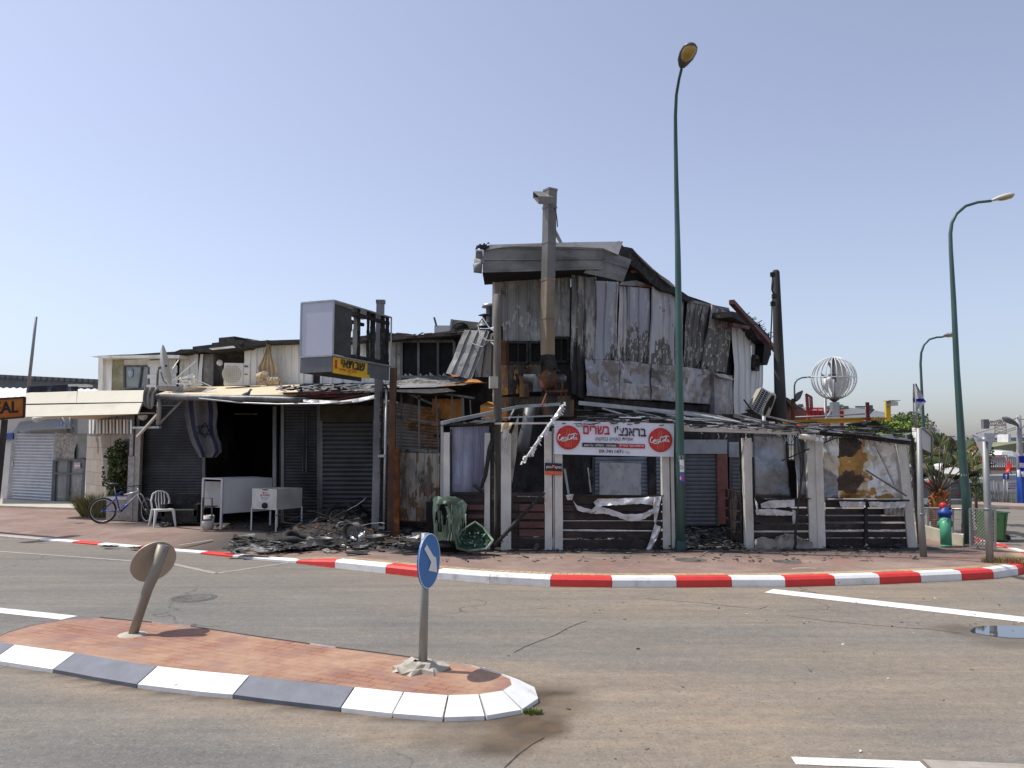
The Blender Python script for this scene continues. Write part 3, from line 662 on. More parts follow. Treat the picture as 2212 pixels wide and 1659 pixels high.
# body
a0 = UF(1068, 800); mb = MB(); z0, z1b = .1, 5.9
fp = [V(a0.x, 18.42, z0), V(A1.x - .02, 18.42, z0), V(Bp.x - .12, Bp.y + .1, z0), V(Cp.x - .2, Cp.y, z0), V(Cp.x - 3, Cp.y + 3, z0), V(a0.x, 25, z0)]
top = [5.9, 5.9, 5.75, 4.6, 4.8, 5.9]
n = len(fp); mb.add(fp + [V(p.x, p.y, t) for p, t in zip(fp, top)], [list(range(n))[::-1], list(range(n, 2 * n))] + [(i, (i + 1) % n, (i + 1) % n + n, i + n) for i in range(n)])
part(mb, 'wall', M['char_wall'], T, recalc=True)
mb = MB(); p1 = RL(1206, 1000); p2 = RL(1640, 1000)
f2 = [p1, p2, p2 + V(.6, 5, 0), p1 + V(0, 3, 0)]; f2 = [V(p.x, p.y, .1) for p in f2]
mb.add(f2 + [V(p.x, p.y, 2.95) for p in f2], [(3, 2, 1, 0), (4, 5, 6, 7)] + [(i, (i + 1) % 4, (i + 1) % 4 + 4, i + 4) for i in range(4)])
part(mb, 'lower_storey_wall', M['char_wall'], T, recalc=True)
# front cladding (left face)
def us_from(xs):      # seams at given fractions
    L_ = [(0, 0)]
    for f in xs: L_ += [(f - .018, 0), (f - .010, .035), (f + .010, .035), (f + .018, 0)]
    return L_ + [(1, 0)]
mb = MB(); a, b, c, d = Q(UF, [z5(212, 655), z5(560, 648), z5(560, 1142), z5(277, 1150)]); d = Q(UF, [z5(212, 1150)])[0]
mb.grid(a, b, c, d, fine(us_from([.13, .25, .48, .70, .92]), 60), 60, dent(.05, 1.3), mask=lambda u, v: not (u < .18 and v > .78), mf=scorch(1, .02, 1.2, 1.5))
part(mb, 'front_cladding', [M['sheet_burnt'], M['pa'], M['pc'], M['pd']], T)
mb = MB(); a, b, c, d = Q(UF, [z5(600, 640), z5(760, 645), z5(752, 1115), z5(615, 1125)])
mb.grid(a, b, c, d, fine(us_from([.28, .55, .96]), 30), 60, dent(.06, 1.6, 4), mf=scorch(4, .25, 1.2, 1.5)); part(mb, 'front_cladding', [M['sheet_burnt'], M['pa'], M['pc'], M['pd']], T)
mb = MB(); mb.grid(*Q(UF, [z5(200, 665), z5(216, 665), z5(216, 1040), z5(196, 1040)], .06), 1, 3); part(mb, 'corner_trim', M['sheet_white'], T)
# windows of the front
for (x0, y0, x1, y1) in ((300, 1150, 452, 1306), (464, 1150, 552, 1306), (628, 1118, 745, 1296)):
    mb = MB(); qd = Q(UF, [z5(x0, y0), z5(x1, y0), z5(x1, y1), z5(x0, y1)], -.02); mb.prism([qd[0], qd[3], qd[2], qd[1]], V(0, -.03, 0)); wq = part(mb, 'window', M['soot_int'], T)  # flat black sheet stands for the dark inside the opening
    mb = MB(); q = Q(UF, [z5(x0 + 4, y0 + 4), z5(x1 - 4, y0 + 4), z5(x1 - 4, y1 - 4), z5(x0 + 4, y1 - 4)], .05)
    for i in range(4): mb.bar(q[i], q[(i + 1) % 4], .05, .06)
    if x1 - x0 > 100: mb.bar(q[0].lerp(q[1], .55), q[3].lerp(q[2], .55), .03)
    part(mb, 'window_frame', M['char'], wq)
mb = MB(); mb.grid(*Q(UF, [z5(266, 1140), z5(318, 1140), z5(318, 1312), z5(266, 1312)], .03), 3, 4, dent(.03, 3)); part(mb, 'rusty_panel', M['rust'], T)
mb = MB(); mb.grid(*Q(UF, [z5(262, 1316), z5(545, 1308), z5(545, 1500), z5(262, 1535)], .04), fine(us_from([.16, .42, .72]), 40), 30, dent(.04, 2), mf=lambda u, v: (lambda t: 1 if t > .42 else (2 if t < -.3 else 0))(NZ((u * 5, v * 2, 3)) + .5 * NZ((u * 16, v * 7, 4)) + .45 * v)); part(mb, 'sill_cladding', [M['rust_streak'], M['gold_burn'], M['pc']], T)
mb = MB(); mb.grid(*Q(UF, [z5(545, 1320), z5(765, 1295), z5(765, 1560), z5(545, 1540)], .02), us_from([.5]), 4, dent(.04, 2, 5)); part(mb, 'sill_cladding', M['char_wall'], T)
mb = MB(); vbox(mb, UF, *[z5(395, 0)[0], z5(462, 0)[0]], z5(0, 1398)[1], z5(0, 1545)[1], .3, .34); part(mb, 'vent_box', M['rust_streak'], T)
mb = MB(); c0 = UF(*z5(500, 1420), .35); mb.tube([c0 + V(-.25, 0, .02), c0 + V(-.02, 0, .02), c0 + V(.06, -.02, -.1), c0 + V(.07, -.02, -.28)], [.10, .11, .11, .12], 12, cap=False); part(mb, 'vent_pipe', M['galv_dark'], T)
mb = MB(); mb.grid(*Q(UF, [(1082, 858), (1240, 855), (1240, 900), (1082, 900)], .03), 6, 3, dent(.05, 3)); part(mb, 'rusty_panel', M['rust_streak'], T)
mb = MB(); mb.tube([UF(*b1(120, 170), .3), UF(*b1(95, 330), .35), UF(*b1(60, 480), .3), UF(*b1(50, 560), .3)], [.14, .13, .16, .15], 12); mb.tube([UF(*b1(50, 560), .3), UF(*b1(130, 600), .3)], .05, 8); part(mb, 'duct_pipe', M['galv_dark'], T)
# fascia of the roof
FA = Pl(P(1025, 560, 17.1), P(1305, 560, 17.75))
q = Q(FA, [z5(135, 470), z5(992, 488), z5(997, 634), z5(128, 660)])
mb = MB(); mb.grid(*q, 14, [(0, .02), (.06, .02), (.08, 0), (.44, 0), (.47, .035), (.53, .035), (.56, 0), (.90, 0), (.93, .03), (1, .03)], dent(.05, .9)); part(mb, 'roof_fascia', M['fascia_grey'], T)
mb = MB(); b_ = [q[3], q[2], V(q[2].x, 18.5, q[2].z), V(q[3].x, 18.5, q[3].z + .02)]; mb.prism(b_, V(0, 0, .03)); part(mb, 'roof_soffit', M['soot_int'], T)  # underside blackened to stand for its shade
q2 = Q(FA, [z5(140, 482), z5(1110, 434), z5(1098, 529), z5(140, 498)], .03)
mb = MB(); pts = [z5(138, 498), z5(175, 457), z5(400, 451), z5(560, 446), z5(800, 439), z5(1132, 434), z5(1098, 529), z5(990, 482), z5(800, 474), z5(640, 471), z5(350, 468), z5(250, 478)]
mb.prism(Q(FA, pts, .05), V(.02, .5, .04)); part(mb, 'roof_edge_flashing', mat('flashing', (.62, .60, .57), .45, .3, .1, 1.5, layers=[((.33, .27, .22), .35, 1.2, .2, (1, 1, 1))]), T)
mb = MB(); mb.grid(*Q(FA, [z5(992, 490), z5(1197, 560), z5(1128, 727), z5(855, 655)], .02), 6, [(0, 0), (.3, 0), (.34, .03), (.4, .03), (.44, 0), (.8, 0), (.84, .03), (1, .02)], dent(.12, 1)); part(mb, 'roof_fascia', M['fascia_grey'], T, 'bent grey fascia sheet hanging off the end of the roof')
mb = MB()
for i, (x0, x1, y0, y1) in enumerate(((75, 135, 498, 560), (72, 140, 545, 600), (62, 125, 590, 662))):
    mb.grid(*Q(FA, [z5(x0, y0), z5(x1, y0 - 8), z5(x1, y1), z5(x0, y1)], .04), 5, 5, dent(.22, 3, i), sm=True)
part(mb, 'crumpled_corner', M['fascia_grey'], T)
mb = MB(); mb.grid(*Q(FA, [z5(85, 460), z5(178, 440), z5(170, 500), z5(72, 498)], .05), 6, 5, dent(.25, 3.3), mask=rag(3, .12), sm=True); part(mb, 'crumpled_corner', M['char'], T)
# sloping roof seen from below, going back along the right wall
def pr(pl, pts, t, off=0, mb=None):
    mb = mb or MB(); mb.prism(Q(pl, pts, off), -pl.n * t if isinstance(t, (int, float)) else t); return mb
ps = [z6(0, 70), z6(35, 115), z6(60, 118), z6(105, 128), z6(190, 225), z6(445, 437), z6(525, 490), z6(610, 550), z6(560, 560), z6(510, 540), z6(447, 492), z6(350, 470), z6(250, 405), z6(150, 300), z6(60, 240), z6(0, 210)]
part(pr(UR, ps, .12, .25), 'roof_edge', M['char'], T)
mb = MB(); q = Q(UR, [z6(-30, 190), z6(447, 480), z6(447, 520), z6(-30, 430)], -.02); mb.prism(q, -UR.n * .03); part(mb, 'gable_dark_sheet', M['soot_int'], T)  # thin black sheet stands for the dark under the roof
mb = MB(); mb.bar(UR(*z6(100, 318), .12), UR(*z6(160, 315), .12), .06); mb.bar(UR(*z6(150, 312), .12), UR(*z6(360, 470), .12), .06); mb.bar(UR(*z6(0, 415), .1), UR(*z6(280, 440), .1), .05); part(mb, 'roof_purlin', M['rust'], T)
mb = MB(); mb.grid(*Q(UR, [z6(20, 400), z6(150, 385), z6(270, 440), z6(0, 425)], .14), 4, 3, dent(.08, 2)); part(mb, 'loose_sheet', M['fascia_grey'], T)
for k, pts in enumerate(([(105, 130), (122, 150), (310, 330), (260, 300), (190, 235)], [(300, 320), (400, 388), (445, 430), (430, 440), (340, 370)])):
    part(pr(UR, [z6(*p) for p in pts], .05, .33), 'roof_sheet', M['fascia_grey'], T)
mb = MB(); 
for pts in ([(520, 490), (610, 548), (730, 578), (880, 608), (890, 632), (740, 600), (560, 560)],): pr(UR, [z6(*p) for p in pts], .5, .12, mb)
part(mb, 'roof_sheet', M['fascia_grey'], T)
# right wall panels
mb = MB(); mb.prism(Q(UR, [z5(770, 655), z5(930, 660), z6(240, 425), z6(447, 475), z6(700, 560), z6(905, 640), z6(905, 1400), z5(770, 1560)], .0), -UR.n * .04); part(mb, 'dark_backing', M['soot_int'], T)  # black sheet behind the panel gaps stands for the dark roof interior
PN = [([z5(760, 645), z5(852, 652), z5(848, 1560), z5(765, 1520)], [.45], 'sheet_burnt', .06, .05),
      ([z5(855, 655), z5(935, 692), z5(925, 1560), z5(848, 1560)], [.06, .95], 'sheet_burnt', .04, .05),
      ([z5(932, 715), z5(1100, 725), z5(1090, 1290), z5(920, 1290)], [.45, .93], 'pb', .07, .05),
      ([z6(5, 428), z6(68, 438), z6(65, 1055), z6(-20, 1055)], [.5], 'sheet_grey', .05, .06), ([z6(68, 436), z6(246, 452), z6(240, 1065), z6(62, 1055)], [.08, .5], 'pb', .08, .05),
      ([z6(258, 440), z6(450, 490), z6(445, 1085), z6(240, 1065)], [.02, .5, .75], 'sheet_grey', .12, .06), ([z6(450, 488), z6(520, 520), z6(505, 1090), z6(445, 1085)], [.6], 'sheet_burnt', .06, .05),
      ([z6(556, 541), z6(672, 575), z6(590, 1105), z6(508, 1095)], [.25, .6], 'sheet_burnt', .10, .05), ([z6(672, 575), z6(736, 585), z6(665, 1105), z6(588, 1105)], [.1, .55], 'sheet_burnt', .07, .08),
      ([z6(737, 580), z6(909, 642), z6(860, 1130), z6(655, 1100)], [.02, .5, .97], 'sheet_speck', .16, .09)]
CF = [(.05, .52, .72), (-.2, .62, .78), (.1, .92, 1.15), (.05, .80, 1.2), (.12, .62, 1.02), (.25, .78, 1.3), (.1, .7, 1.1), (.05, .72, 1.02), (0, .5, .95), (.3, .30, 1.12, .3)]
for k, (pp, se, mm, off, dn) in enumerate(PN):
    mb = MB(); L_ = [(0, 0)]
    for f in se: L_ += [(max(.001, f - .03), 0), (max(.002, f - .015), .035), (min(.998, f + .015), .035), (min(.999, f + .03), 0)]
    cf = CF[k]; mb.grid(*Q(UR, pp, off), fine(L_ + [(1, 0)], 26), 70, dent(dn, 1.2, k), mf=scorch(k * 2.3 + 1, *cf)); part(mb, 'cladding_panel', [M[mm], M['pa'], M['pc'], M['pd']], T)
for pp, off in (([(1265, 776), (1337, 779), (1337, 861), (1265, 855)], .14), ([(1338, 777), (1408, 787), (1406, 865), (1337, 862)], .12), ([(1409, 786), (1480, 793), (1476, 870), (1406, 864)], .16), ([(1480, 792), (1554, 802), (1541, 874), (1476, 870)], .15)):
    sd_ = pp[0][0]; mb = MB(); mb.grid(*Q(UR, pp, off), 44, 34, lambda u, v, p: .07 * NZ(p, 2.2) + .02 * NZ(p, 7), sm=True, mf=lambda u, v: (lambda a, b: 3 if a + b * .5 > .34 and v < .6 else (2 if a < -.30 + b * .4 else (1 if b + a * .3 > .30 else (4 if (sd_ < 1300 and u < .55 + b * .3) else 0))))(NZ((u * 2.2, v * 2, sd_)), NZ((u * 7, v * 7, sd_ + 4)))); part(mb, 'patch_plate', [M['plate_mottle'], M['pa'], M['pf'], M['pc'], M['pb']], T)
mb = MB(); vbox(mb, UR, *[z6(768, 0)[0], z6(915, 0)[0]], z6(0, 1145)[1], z6(0, 1470)[1], .4, .25); part(mb, 'wall_cabinet', M['plate_mottle'], T)
mb = MB(); mb.grid(*Q(UR, [z6(770, 1135), z6(850, 1140), z6(940, 1192), z6(800, 1160)], .35), 3, 2); part(mb, 'cabinet_hood', M['galv'], T)
mb = MB(); mb.grid(*Q(UR, [(1262, 858), (1545, 878), (1545, 902), (1262, 885)], .07), 16, 3, dent(.1, 3)); part(mb, 'lower_band', M['char_wall'], T)
# third wall, pale sheets
mb = MB(); mb.grid(*Q(UT, [z6(900, 680), z6(1062, 760), z6(1055, 1440), z6(930, 1470)], .05), us_from([.3, .62, .93]), 8, dent(.07, 1)); part(mb, 'side_cladding', M['sheet_white'], T)
mb = MB(); mb.grid(*Q(UT, [z6(1066, 775), z6(1168, 890), z6(1143, 1260), z6(1062, 1420)], .02), us_from([.35, .55, .9]), 6, dent(.05, 1)); part(mb, 'side_cladding', M['sheet_white'], T)
mb = MB(); q = Q(UT, [z6(1078, 998), z6(1111, 1010), z6(1111, 1104), z6(1078, 1096)], .14)
for i in range(4): mb.bar(q[i], q[(i + 1) % 4], .11)
part(mb, 'side_window_frame', M['char'], T)
part(pr(UT, [z6(905, 635), z6(1045, 668), z6(1075, 700), z6(1205, 830), z6(1225, 900), z6(1120, 860), z6(1060, 760), z6(905, 682)], 1.0, .35), 'roof_sheet', M['char'], T)
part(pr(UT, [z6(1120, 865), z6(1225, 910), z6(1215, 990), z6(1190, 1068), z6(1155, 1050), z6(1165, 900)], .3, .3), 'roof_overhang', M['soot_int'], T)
mb = MB(); mb.bar(UT(*z6(903, 560), .6), UT(*z6(1255, 948), .6), .14, .12); mb.bar(UT(*z6(900, 745), .3), UT(*z6(1035, 768), .3), .1); mb.bar(UT(*z6(1008, 690), .3), UT(*z6(1005, 800), .3), .06); part(mb, 'roof_beam', M['red_dark'], T)
mb = MB()
for k in range(40):
    u = k / 40; x = 1020 + 200 * u + R(-8, 8); y = 680 + 175 * u + R(-14, 8); p = UT(*z6(x, y), .5 + R(-.2, .2)); mb.bar(p, p + V(R(-.15, .2), R(-.2, .2), R(-.05, .14)), .03, .012)
part(mb, 'torn_insulation', M['char'], T)['kind'] = 'stuff'
# shutters and signs on the lower wall
D('shutter_mid', (.155, .157, .16), .5, .2, var=.15)
def shutter(pl, x0, y0, x1, y1, n, m, parent, off=.05, name='roller_shutter', d=.014):
    mb = MB(); mb.grid(*rect(pl, x0, y0, x1, y1, off), 1, slats(n, d)); o = part(mb, name, m, parent)
    for x in (x0 - 2, x1 + 2): mb = MB(); mb.bar(pl(x, y0, off + .02), pl(x, y1, off + .02), .07, .05); part(mb, 'shutter_rail', M['galv_dark'], o)
    return o
x0, y0 = b2(122, 575); x1, y1 = b2(396, 1188); shutter(RL, x0, y0, x1, y1, 18, M['shutter_mid'], T)
x0, y0 = b2(520, 590); x1, y1 = b2(622, 1182); shutter(RL, x0, y0, x1, y1, 18, M['shutter_mid'], T)
mb = MB(); vbox(mb, RL, b2(408, 0)[0], b2(497, 0)[0], b2(0, 575)[1], b2(0, 1175)[1], .1, .12); part(mb, 'pillar', M['terracotta'], T)
for (u0, v0, u1, v1) in ((110, 450, 482, 572), (500, 470, 732, 600)):
    mb = MB(); qd = Q(RL, [b2(u0, v0), b2(u1, v0), b2(u1, v1), b2(u0, v1)], .12); mb.prism([qd[0], qd[3], qd[2], qd[1]], -RL.n * .06); part(mb, 'blank_sign_board', mat('board_grey%d' % u0, (.40, .40, .41), .5, var=.12, layers=[((.2, .19, .19), .2, 2, .3, (1, 1, 1))]), T)
x0, y0 = b1(672, 600); x1, y1 = b1(1255, 960); shutter(RL, x0, y0, x1, y1, 11, M['shutter_blue'], T, off=.04)
mb = MB(); qd = Q(RL, [b1(715, 645), b1(1070, 655), b1(1070, 935), b1(715, 925)], .09); mb.prism([qd[0], qd[3], qd[2], qd[1]], -RL.n * .02); part(mb, 'white_board', M['white_melt'], T)
mb = MB(); vbox(mb, RL, b1(1140, 0)[0], b1(1205, 0)[0], b1(0, 600)[1], b1(0, 960)[1], .1, .14); part(mb, 'burnt_pillar', M['char_wall'], T)
mb = MB(); mb.grid(*Q(RL, [b1(405, 620), b1(640, 600), b1(655, 930), b1(400, 930)], .06), 10, 8, dent(.12, 2.5)); part(mb, 'burnt_wall_panel', M['rust_streak'], T)
for a, b, w_ in ((b1(615, 690), b1(640, 900), .03), (b1(415, 700), b1(450, 920), .05)): mb = MB(); mb.bar(RL(*a, .3), RL(*b, .27), w_); part(mb, 'hanging_strip', M['foil'], T)

# ---- square metal flue
T = thing('exhaust_duct', 'tall square rust streaked exhaust duct standing up the front of the burnt building', 'duct', P(1182, 770, 17.0))
DM = mat('duct_metal', (.20, .19, .175), .5, .5, .2, 2, layers=[((.17, .16, .15), .35, 1.5, .2, UP)], bump=.15)
DR = mat('duct_rust', (.26, .21, .15), .6, .3, .2, 2, layers=[((.34, .17, .045), .36, 2.4, .12, UP), ((.11, .09, .075), .35, 2.2, .15, UP), ((.36, .34, .30), .2, 3, .1, UP)], bump=.2)
def sq(mb, p, q, s, rz, m=0):
    p = Vector(p); q = Vector(q); x = V(math.cos(rz), math.sin(rz), 0) * s / 2; y = V(-math.sin(rz), math.cos(rz), 0) * s / 2
    vs = [c + i * x + j * y for c in (p, q) for i, j in ((-1, -1), (1, -1), (1, 1), (-1, 1))]
    mb.add(vs, [(0, 3, 2, 1), (4, 5, 6, 7), (0, 1, 5, 4), (1, 2, 6, 5), (2, 3, 7, 6), (3, 0, 4, 7)], m)
segs = [(z5(595, 1245), z5(592, 985), DR, 1), (z5(592, 980), z5(597, 710), DR, 1), (z5(597, 706), z5(603, 448), DM, 0), (z5(603, 445), z5(608, 195), DM, 0), (z5(608, 190), z5(612, 70), DM, 0)]
for k, (a, b, m_, r_) in enumerate(segs):
    mb = MB(); pa = P(*a, 17.0); pb = P(*b, 17.0); sq(mb, pa, pb, .22, math.radians(33), 0); sq(mb, pb - Z * .02, pb + Z * .025, .238, math.radians(33), 0)
    part(mb, 'duct_section', m_, T, recalc=True)
mb = MB(); hp = P(*z5(560, 118), 17.0); ax = V(-math.cos(math.radians(0)), -.25, 0).normalized(); q_ = [P(*z5(x, y), Y_) for x, y, Y_ in ((490, 78, 16.9), (490, 122, 16.9), (530, 165, 16.75), (530, 120, 16.75))]
q_ = [P(*z5(490, 76), 17.0), P(*z5(490, 120), 17.0), P(*z5(530, 165), 16.75), P(*z5(532, 112), 16.75)]; w_ = V(.36, .06, .015)
mb.grid(q_[0], q_[0] + w_, q_[3] + w_, q_[3], 2, 2, t=.008); mb.grid(q_[1], q_[1] + w_, q_[2] + w_ * .6, q_[2], 2, 2, t=.008); mb.grid(q_[0] + V(0, .05, 0), q_[0] + w_ + V(0, .05, 0), q_[1] + w_ + V(0, .05, 0), q_[1] + V(0, .05, 0), 2, 2, t=.008); mb.grid(q_[3], q_[3] + w_, q_[2] + w_, q_[2], 2, 2, t=.008)
part(mb, 'duct_hood', DM, T)
mb = MB(); mb.bar(P(*z5(640, 350), 17.1), P(*z5(690, 448), 17.9), .06); part(mb, 'duct_brace', M['fascia_grey'], T)
mb = MB(); mb.tube([P(*z5(x, y), 16.85) for x, y in ((640, 195), (655, 235), (662, 290), (664, 330))], .012, 6); part(mb, 'loose_cable', M['black_cable'], T)
mb = MB(); sq(mb, P(*z5(598, 1242), 17.0), P(*z5(625, 1350), 17.05), .19, math.radians(33)); sq(mb, P(*z5(620, 1340), 17.05), P(*z5(655, 1365), 17.05), .2, 0); part(mb, 'duct_elbow', M['char'], T, recalc=True)

T = thing('extractor_fan', 'rusty round extractor blower with motor on a steel stand under the square duct', 'extractor fan', P(1190, 862, 17.1))
RX = Matrix.Rotation(math.pi / 2, 3, 'Y')
mb = MB(); mb.lathe([(.0, -.10), (.20, -.10), (.215, -.08), (.215, .08), (.20, .10), (.0, .10)], P(*z5(600, 1425), 17.05), 24, rot=Matrix.Rotation(.5, 3, 'Z') @ RX); mb.box(P(*z5(620, 1368), 17.05), (.2, .2, .15)); part(mb, 'blower_housing', M['rust'], T)
mb = MB(); mb.lathe([(0, -.14), (.06, -.14), (.075, -.10), (.075, .08), (.055, .13), (0, .13)], P(*z5(685, 1412), 17.05), 14, rot=RX)
for k in range(9): mb.box(P(*z5(660, 1412), 17.05) + V(k * .02, 0, 0), (.007, .17, .17))
part(mb, 'motor', M['galv_dark'], T)
mb = MB(); q = [P(*z5(x, y), Y_) for x, y, Y_ in ((580, 1505, 16.9), (730, 1505, 16.9), (730, 1498, 17.3), (585, 1498, 17.3))]
for i in range(4): mb.bar(q[i], q[(i + 1) % 4], .035)
for (x, ya, yb) in ((590, 1505, 1595), (690, 1505, 1560), (724, 1505, 1580), (606, 1445, 1500), (655, 1440, 1500), (700, 1440, 1500)): mb.bar(P(*z5(x, ya), 16.95), P(*z5(x, yb), 16.95), .03)
mb.bar(P(*z5(585, 1520), 16.9), P(*z5(552, 1608), 16.7), .03); part(mb, 'stand', M['rust'], T)

# ================================================================== TERRACE (its own light structure)
T = thing('burnt_terrace', 'burnt restaurant terrace of pale posts, dark slatted boards and collapsed roof battens', 'terrace', (3.3, 15.5, .12))
def post(x0, x1, y0, y1, m='offwhite_post', d=.16, off=0, lean=0, label=None):
    mb = MB(); a = PF(x0, y1, off); b = PF(x1, y1, off); at = PF(x0, y0, off); zt = at.z
    w = (b - a).length; c = (a + b) / 2; mb2 = MB(); n_ = 7
    c = V(c.x, c.y + d / 2, .11); tp = V(c.x + lean, c.y, zt)
    vs = []; fs = []
    for i in range(n_ + 1):
        p = c.lerp(tp, i / n_)
        for sx, sy in ((-1, -1), (1, -1), (1, 1), (-1, 1)): vs.append(p + V(sx * w / 2, sy * d / 2, 0) + (V(NZ((p.x, p.z * 2, sx)), NZ((p.z * 2, p.x, sy)), 0) * .008))
    for i in range(n_):
        for j in range(4): fs.append((i * 4 + j, i * 4 + (j + 1) % 4, i * 4 + 4 + (j + 1) % 4, i * 4 + 4 + j))
    fs += [(3, 2, 1, 0), tuple(n_ * 4 + j for j in range(4))]
    mb.add(vs, fs); return part(mb, 'post', M[m], T, label)
post(956, 970, 934, 1190); post(950, 956, 918, 1188, 'galv', .05); post(1046, 1058, 935, 1186, 'offwhite_post'); post(1061, 1067, 918, 1186, 'char', .06)
post(1082, 1104, 936, 1187, 'offwhite_post', .12)
post(1177, 1193, 932, 1190); post(1195, 1198, 925, 1190, 'galv', .04); post(1199, 1216, 940, 1190, off=.02)
post(1433, 1449, 960, 1193); post(1452, 1459, 930, 1193, 'offwhite_post', .06)
post(1612, 1629, 946, 1190); post(1603, 1608, 925, 1180, 'char', .06, -.3)
post(1750, 1767, 950, 1191); post(1768, 1784, 953, 1191, off=.03)
post(1963, 1981, 960, 1183, lean=-.14); post(1986, 1992, 940, 1172, 'char', .08, -.5, lean=-.1); post(1975, 1979, 935, 1175, 'galv', .04, -.3, lean=-.1)
# top plates, rails
def rail(pts, w, h, m, name='rail', off=0, label=None, pl=None):
    mb = MB(); pl = pl or PF
    for a, b in zip(pts, pts[1:]): mb.bar(pl(*a, off), pl(*b, off), w, h)
    return part(mb, name, M[m], T, label)
rail([(952, 916), (1068, 916)], .1, .06, 'char'); rail([(1064, 915), (1200, 914)], .06, .035, 'offwhite_post')
rail([(1196, 931), (1300, 929), (1477, 926)], .08, .06, 'char'); rail([(1477, 927), (1600, 930), (1701, 934), (1772, 940)], .12, .09, 'offwhite_post', 'top_beam')
rail([(1768, 936), (1850, 943), (1962, 957)], .14, .07, 'char', 'top_beam'); rail([(1775, 930), (1860, 938), (1965, 951)], .10, .03, 'galv', 'top_rail', .05)
mb = MB(); mb.bar(P(954, 914, 15.3), P(1124, 878, 17.6), .05, .07); mb.bar(P(1124, 878, 17.6), P(1210, 873, 17.9), .05, .07); part(mb, 'roof_rail', M['galv'], T)
mb = MB(); mb.bar(P(1040, 904, 16.0), P(1200, 898, 16.6), .03); mb.bar(P(1100, 905, 15.6), P(1110, 885, 17), .03); part(mb, 'roof_rail', M['galv'], T)
mb = MB(); mb.bar(P(*b1(535, 135), 17.6), P(*b2(430, 255), 18.6), .06, .09); part(mb, 'roof_batten', M['galv'], T)
mb = MB(); mb.bar(P(1588, 897, 18.2), P(1676, 921, 16.6), .08, .09); part(mb, 'roof_batten', M['galv_dark'], T)
# collapsed battens and sheets between the wall and the front beam
BAT = [((1250, 872), (1500, 893), 'galv'), ((1302, 882), (1368, 902), 'foil'), ((1370, 888), (1480, 916), 'galv'), ((1412, 888), (1600, 926), 'galv'), ((1240, 905), (1440, 909), 'char'), ((1265, 898), (1330, 896), 'galv_dark'),
       ((1440, 897), (1650, 918), 'galv'), ((1455, 885), (1560, 897), 'galv_dark'), ((1500, 893), (1620, 917), 'foil'), ((1480, 905), (1640, 924), 'galv'), ((1520, 903), (1750, 931), 'galv_dark'), ((1550, 898), (1600, 912), 'galv'),
       ((1610, 905), (1770, 932), 'galv'), ((1680, 915), (1820, 935), 'galv'), ((1600, 899), (1700, 925), 'char'), ((1660, 900), (1780, 928), 'galv_dark'), ((1760, 920), (1940, 945), 'galv_dark'), ((1700, 922), (1900, 940), 'char'),
       ((1470, 918), (1700, 926), 'galv_dark'), ((1230, 912), (1460, 914), 'galv_dark'), ((1320, 905), (1450, 918), 'char'), ((1800, 928), (1960, 948), 'galv'), ((1290, 893), (1420, 902), 'galv_dark'), ((1380, 900), (1540, 908), 'galv')]
for k, (a, b, m_) in enumerate(BAT):
    mb = MB(); ya = 15.6 + max(0, (925 - a[1])) / 48 * 2.6; yb = 15.5 + max(0, (930 - b[1])) / 48 * 2.6
    mb.bar(P(*a, ya), P(*b, yb), R(.03, .07), R(.02, .04)); part(mb, 'roof_batten', M[m_], T)
mb = MB()
for k in range(220):
    t = R(0, 1); x = 1225 + 720 * t; y = 886 + 40 * t ** .8 + R(-4, 26 - 10 * t); Yd = 15.4 + R(0, 2.4) * (1 - t * .4); p = P(x, y, Yd)
    L_ = R(.05, .45); an = R(-.3, .5); d_ = V(math.cos(an), R(-.5, .5), -math.sin(an) * .12).normalized() * L_
    mb.bar(p, p + d_, R(.01, .05), R(.006, .02), m=random.choice([0, 0, 0, 1, 1, 2]))
part(mb, 'roof_debris', [M['char'], M['galv_dark'], M['foil']], T)['kind'] = 'stuff'
mb = MB()
for k in range(190):
    x = R(1190, 1960); y = 912 + max(0, x - 1400) * .05 + R(-5, 8); p = PF(x, y, R(-.1, .2)); a = R(-.4, .5); mb.bar(p, p + V(math.cos(a), R(-.3, .3), math.sin(a) * .35) * R(.05, .28), R(.01, .04), R(.006, .02), m=random.choice([0, 0, 0, 1]))
for k in range(90):
    x = R(1230, 1950); y = 930 + (x - 1400) * .025 + R(0, 4); p = PF(x, y, R(-.15, .05)); L_ = R(.03, .2) * (1.6 if random.random() < .15 else 1)
    mb.tube([p, p + V(R(-.03, .03), 0, -L_ * .5), p + V(R(-.06, .06), 0, -L_)], [R(.004, .014), R(.004, .01), .002], 5, m=random.choice([0, 0, 1]))
part(mb, 'hanging_drips', [M['char'], M['foil']], T)['kind'] = 'stuff'
mb = MB(); mb.grid(P(1000, 912, 15.5), P(1075, 902, 16.8), P(1068, 914, 15.4), P(1000, 917, 15.4), 6, 3, dent(.08, 3)); part(mb, 'roof_sheet', M['char'], T)
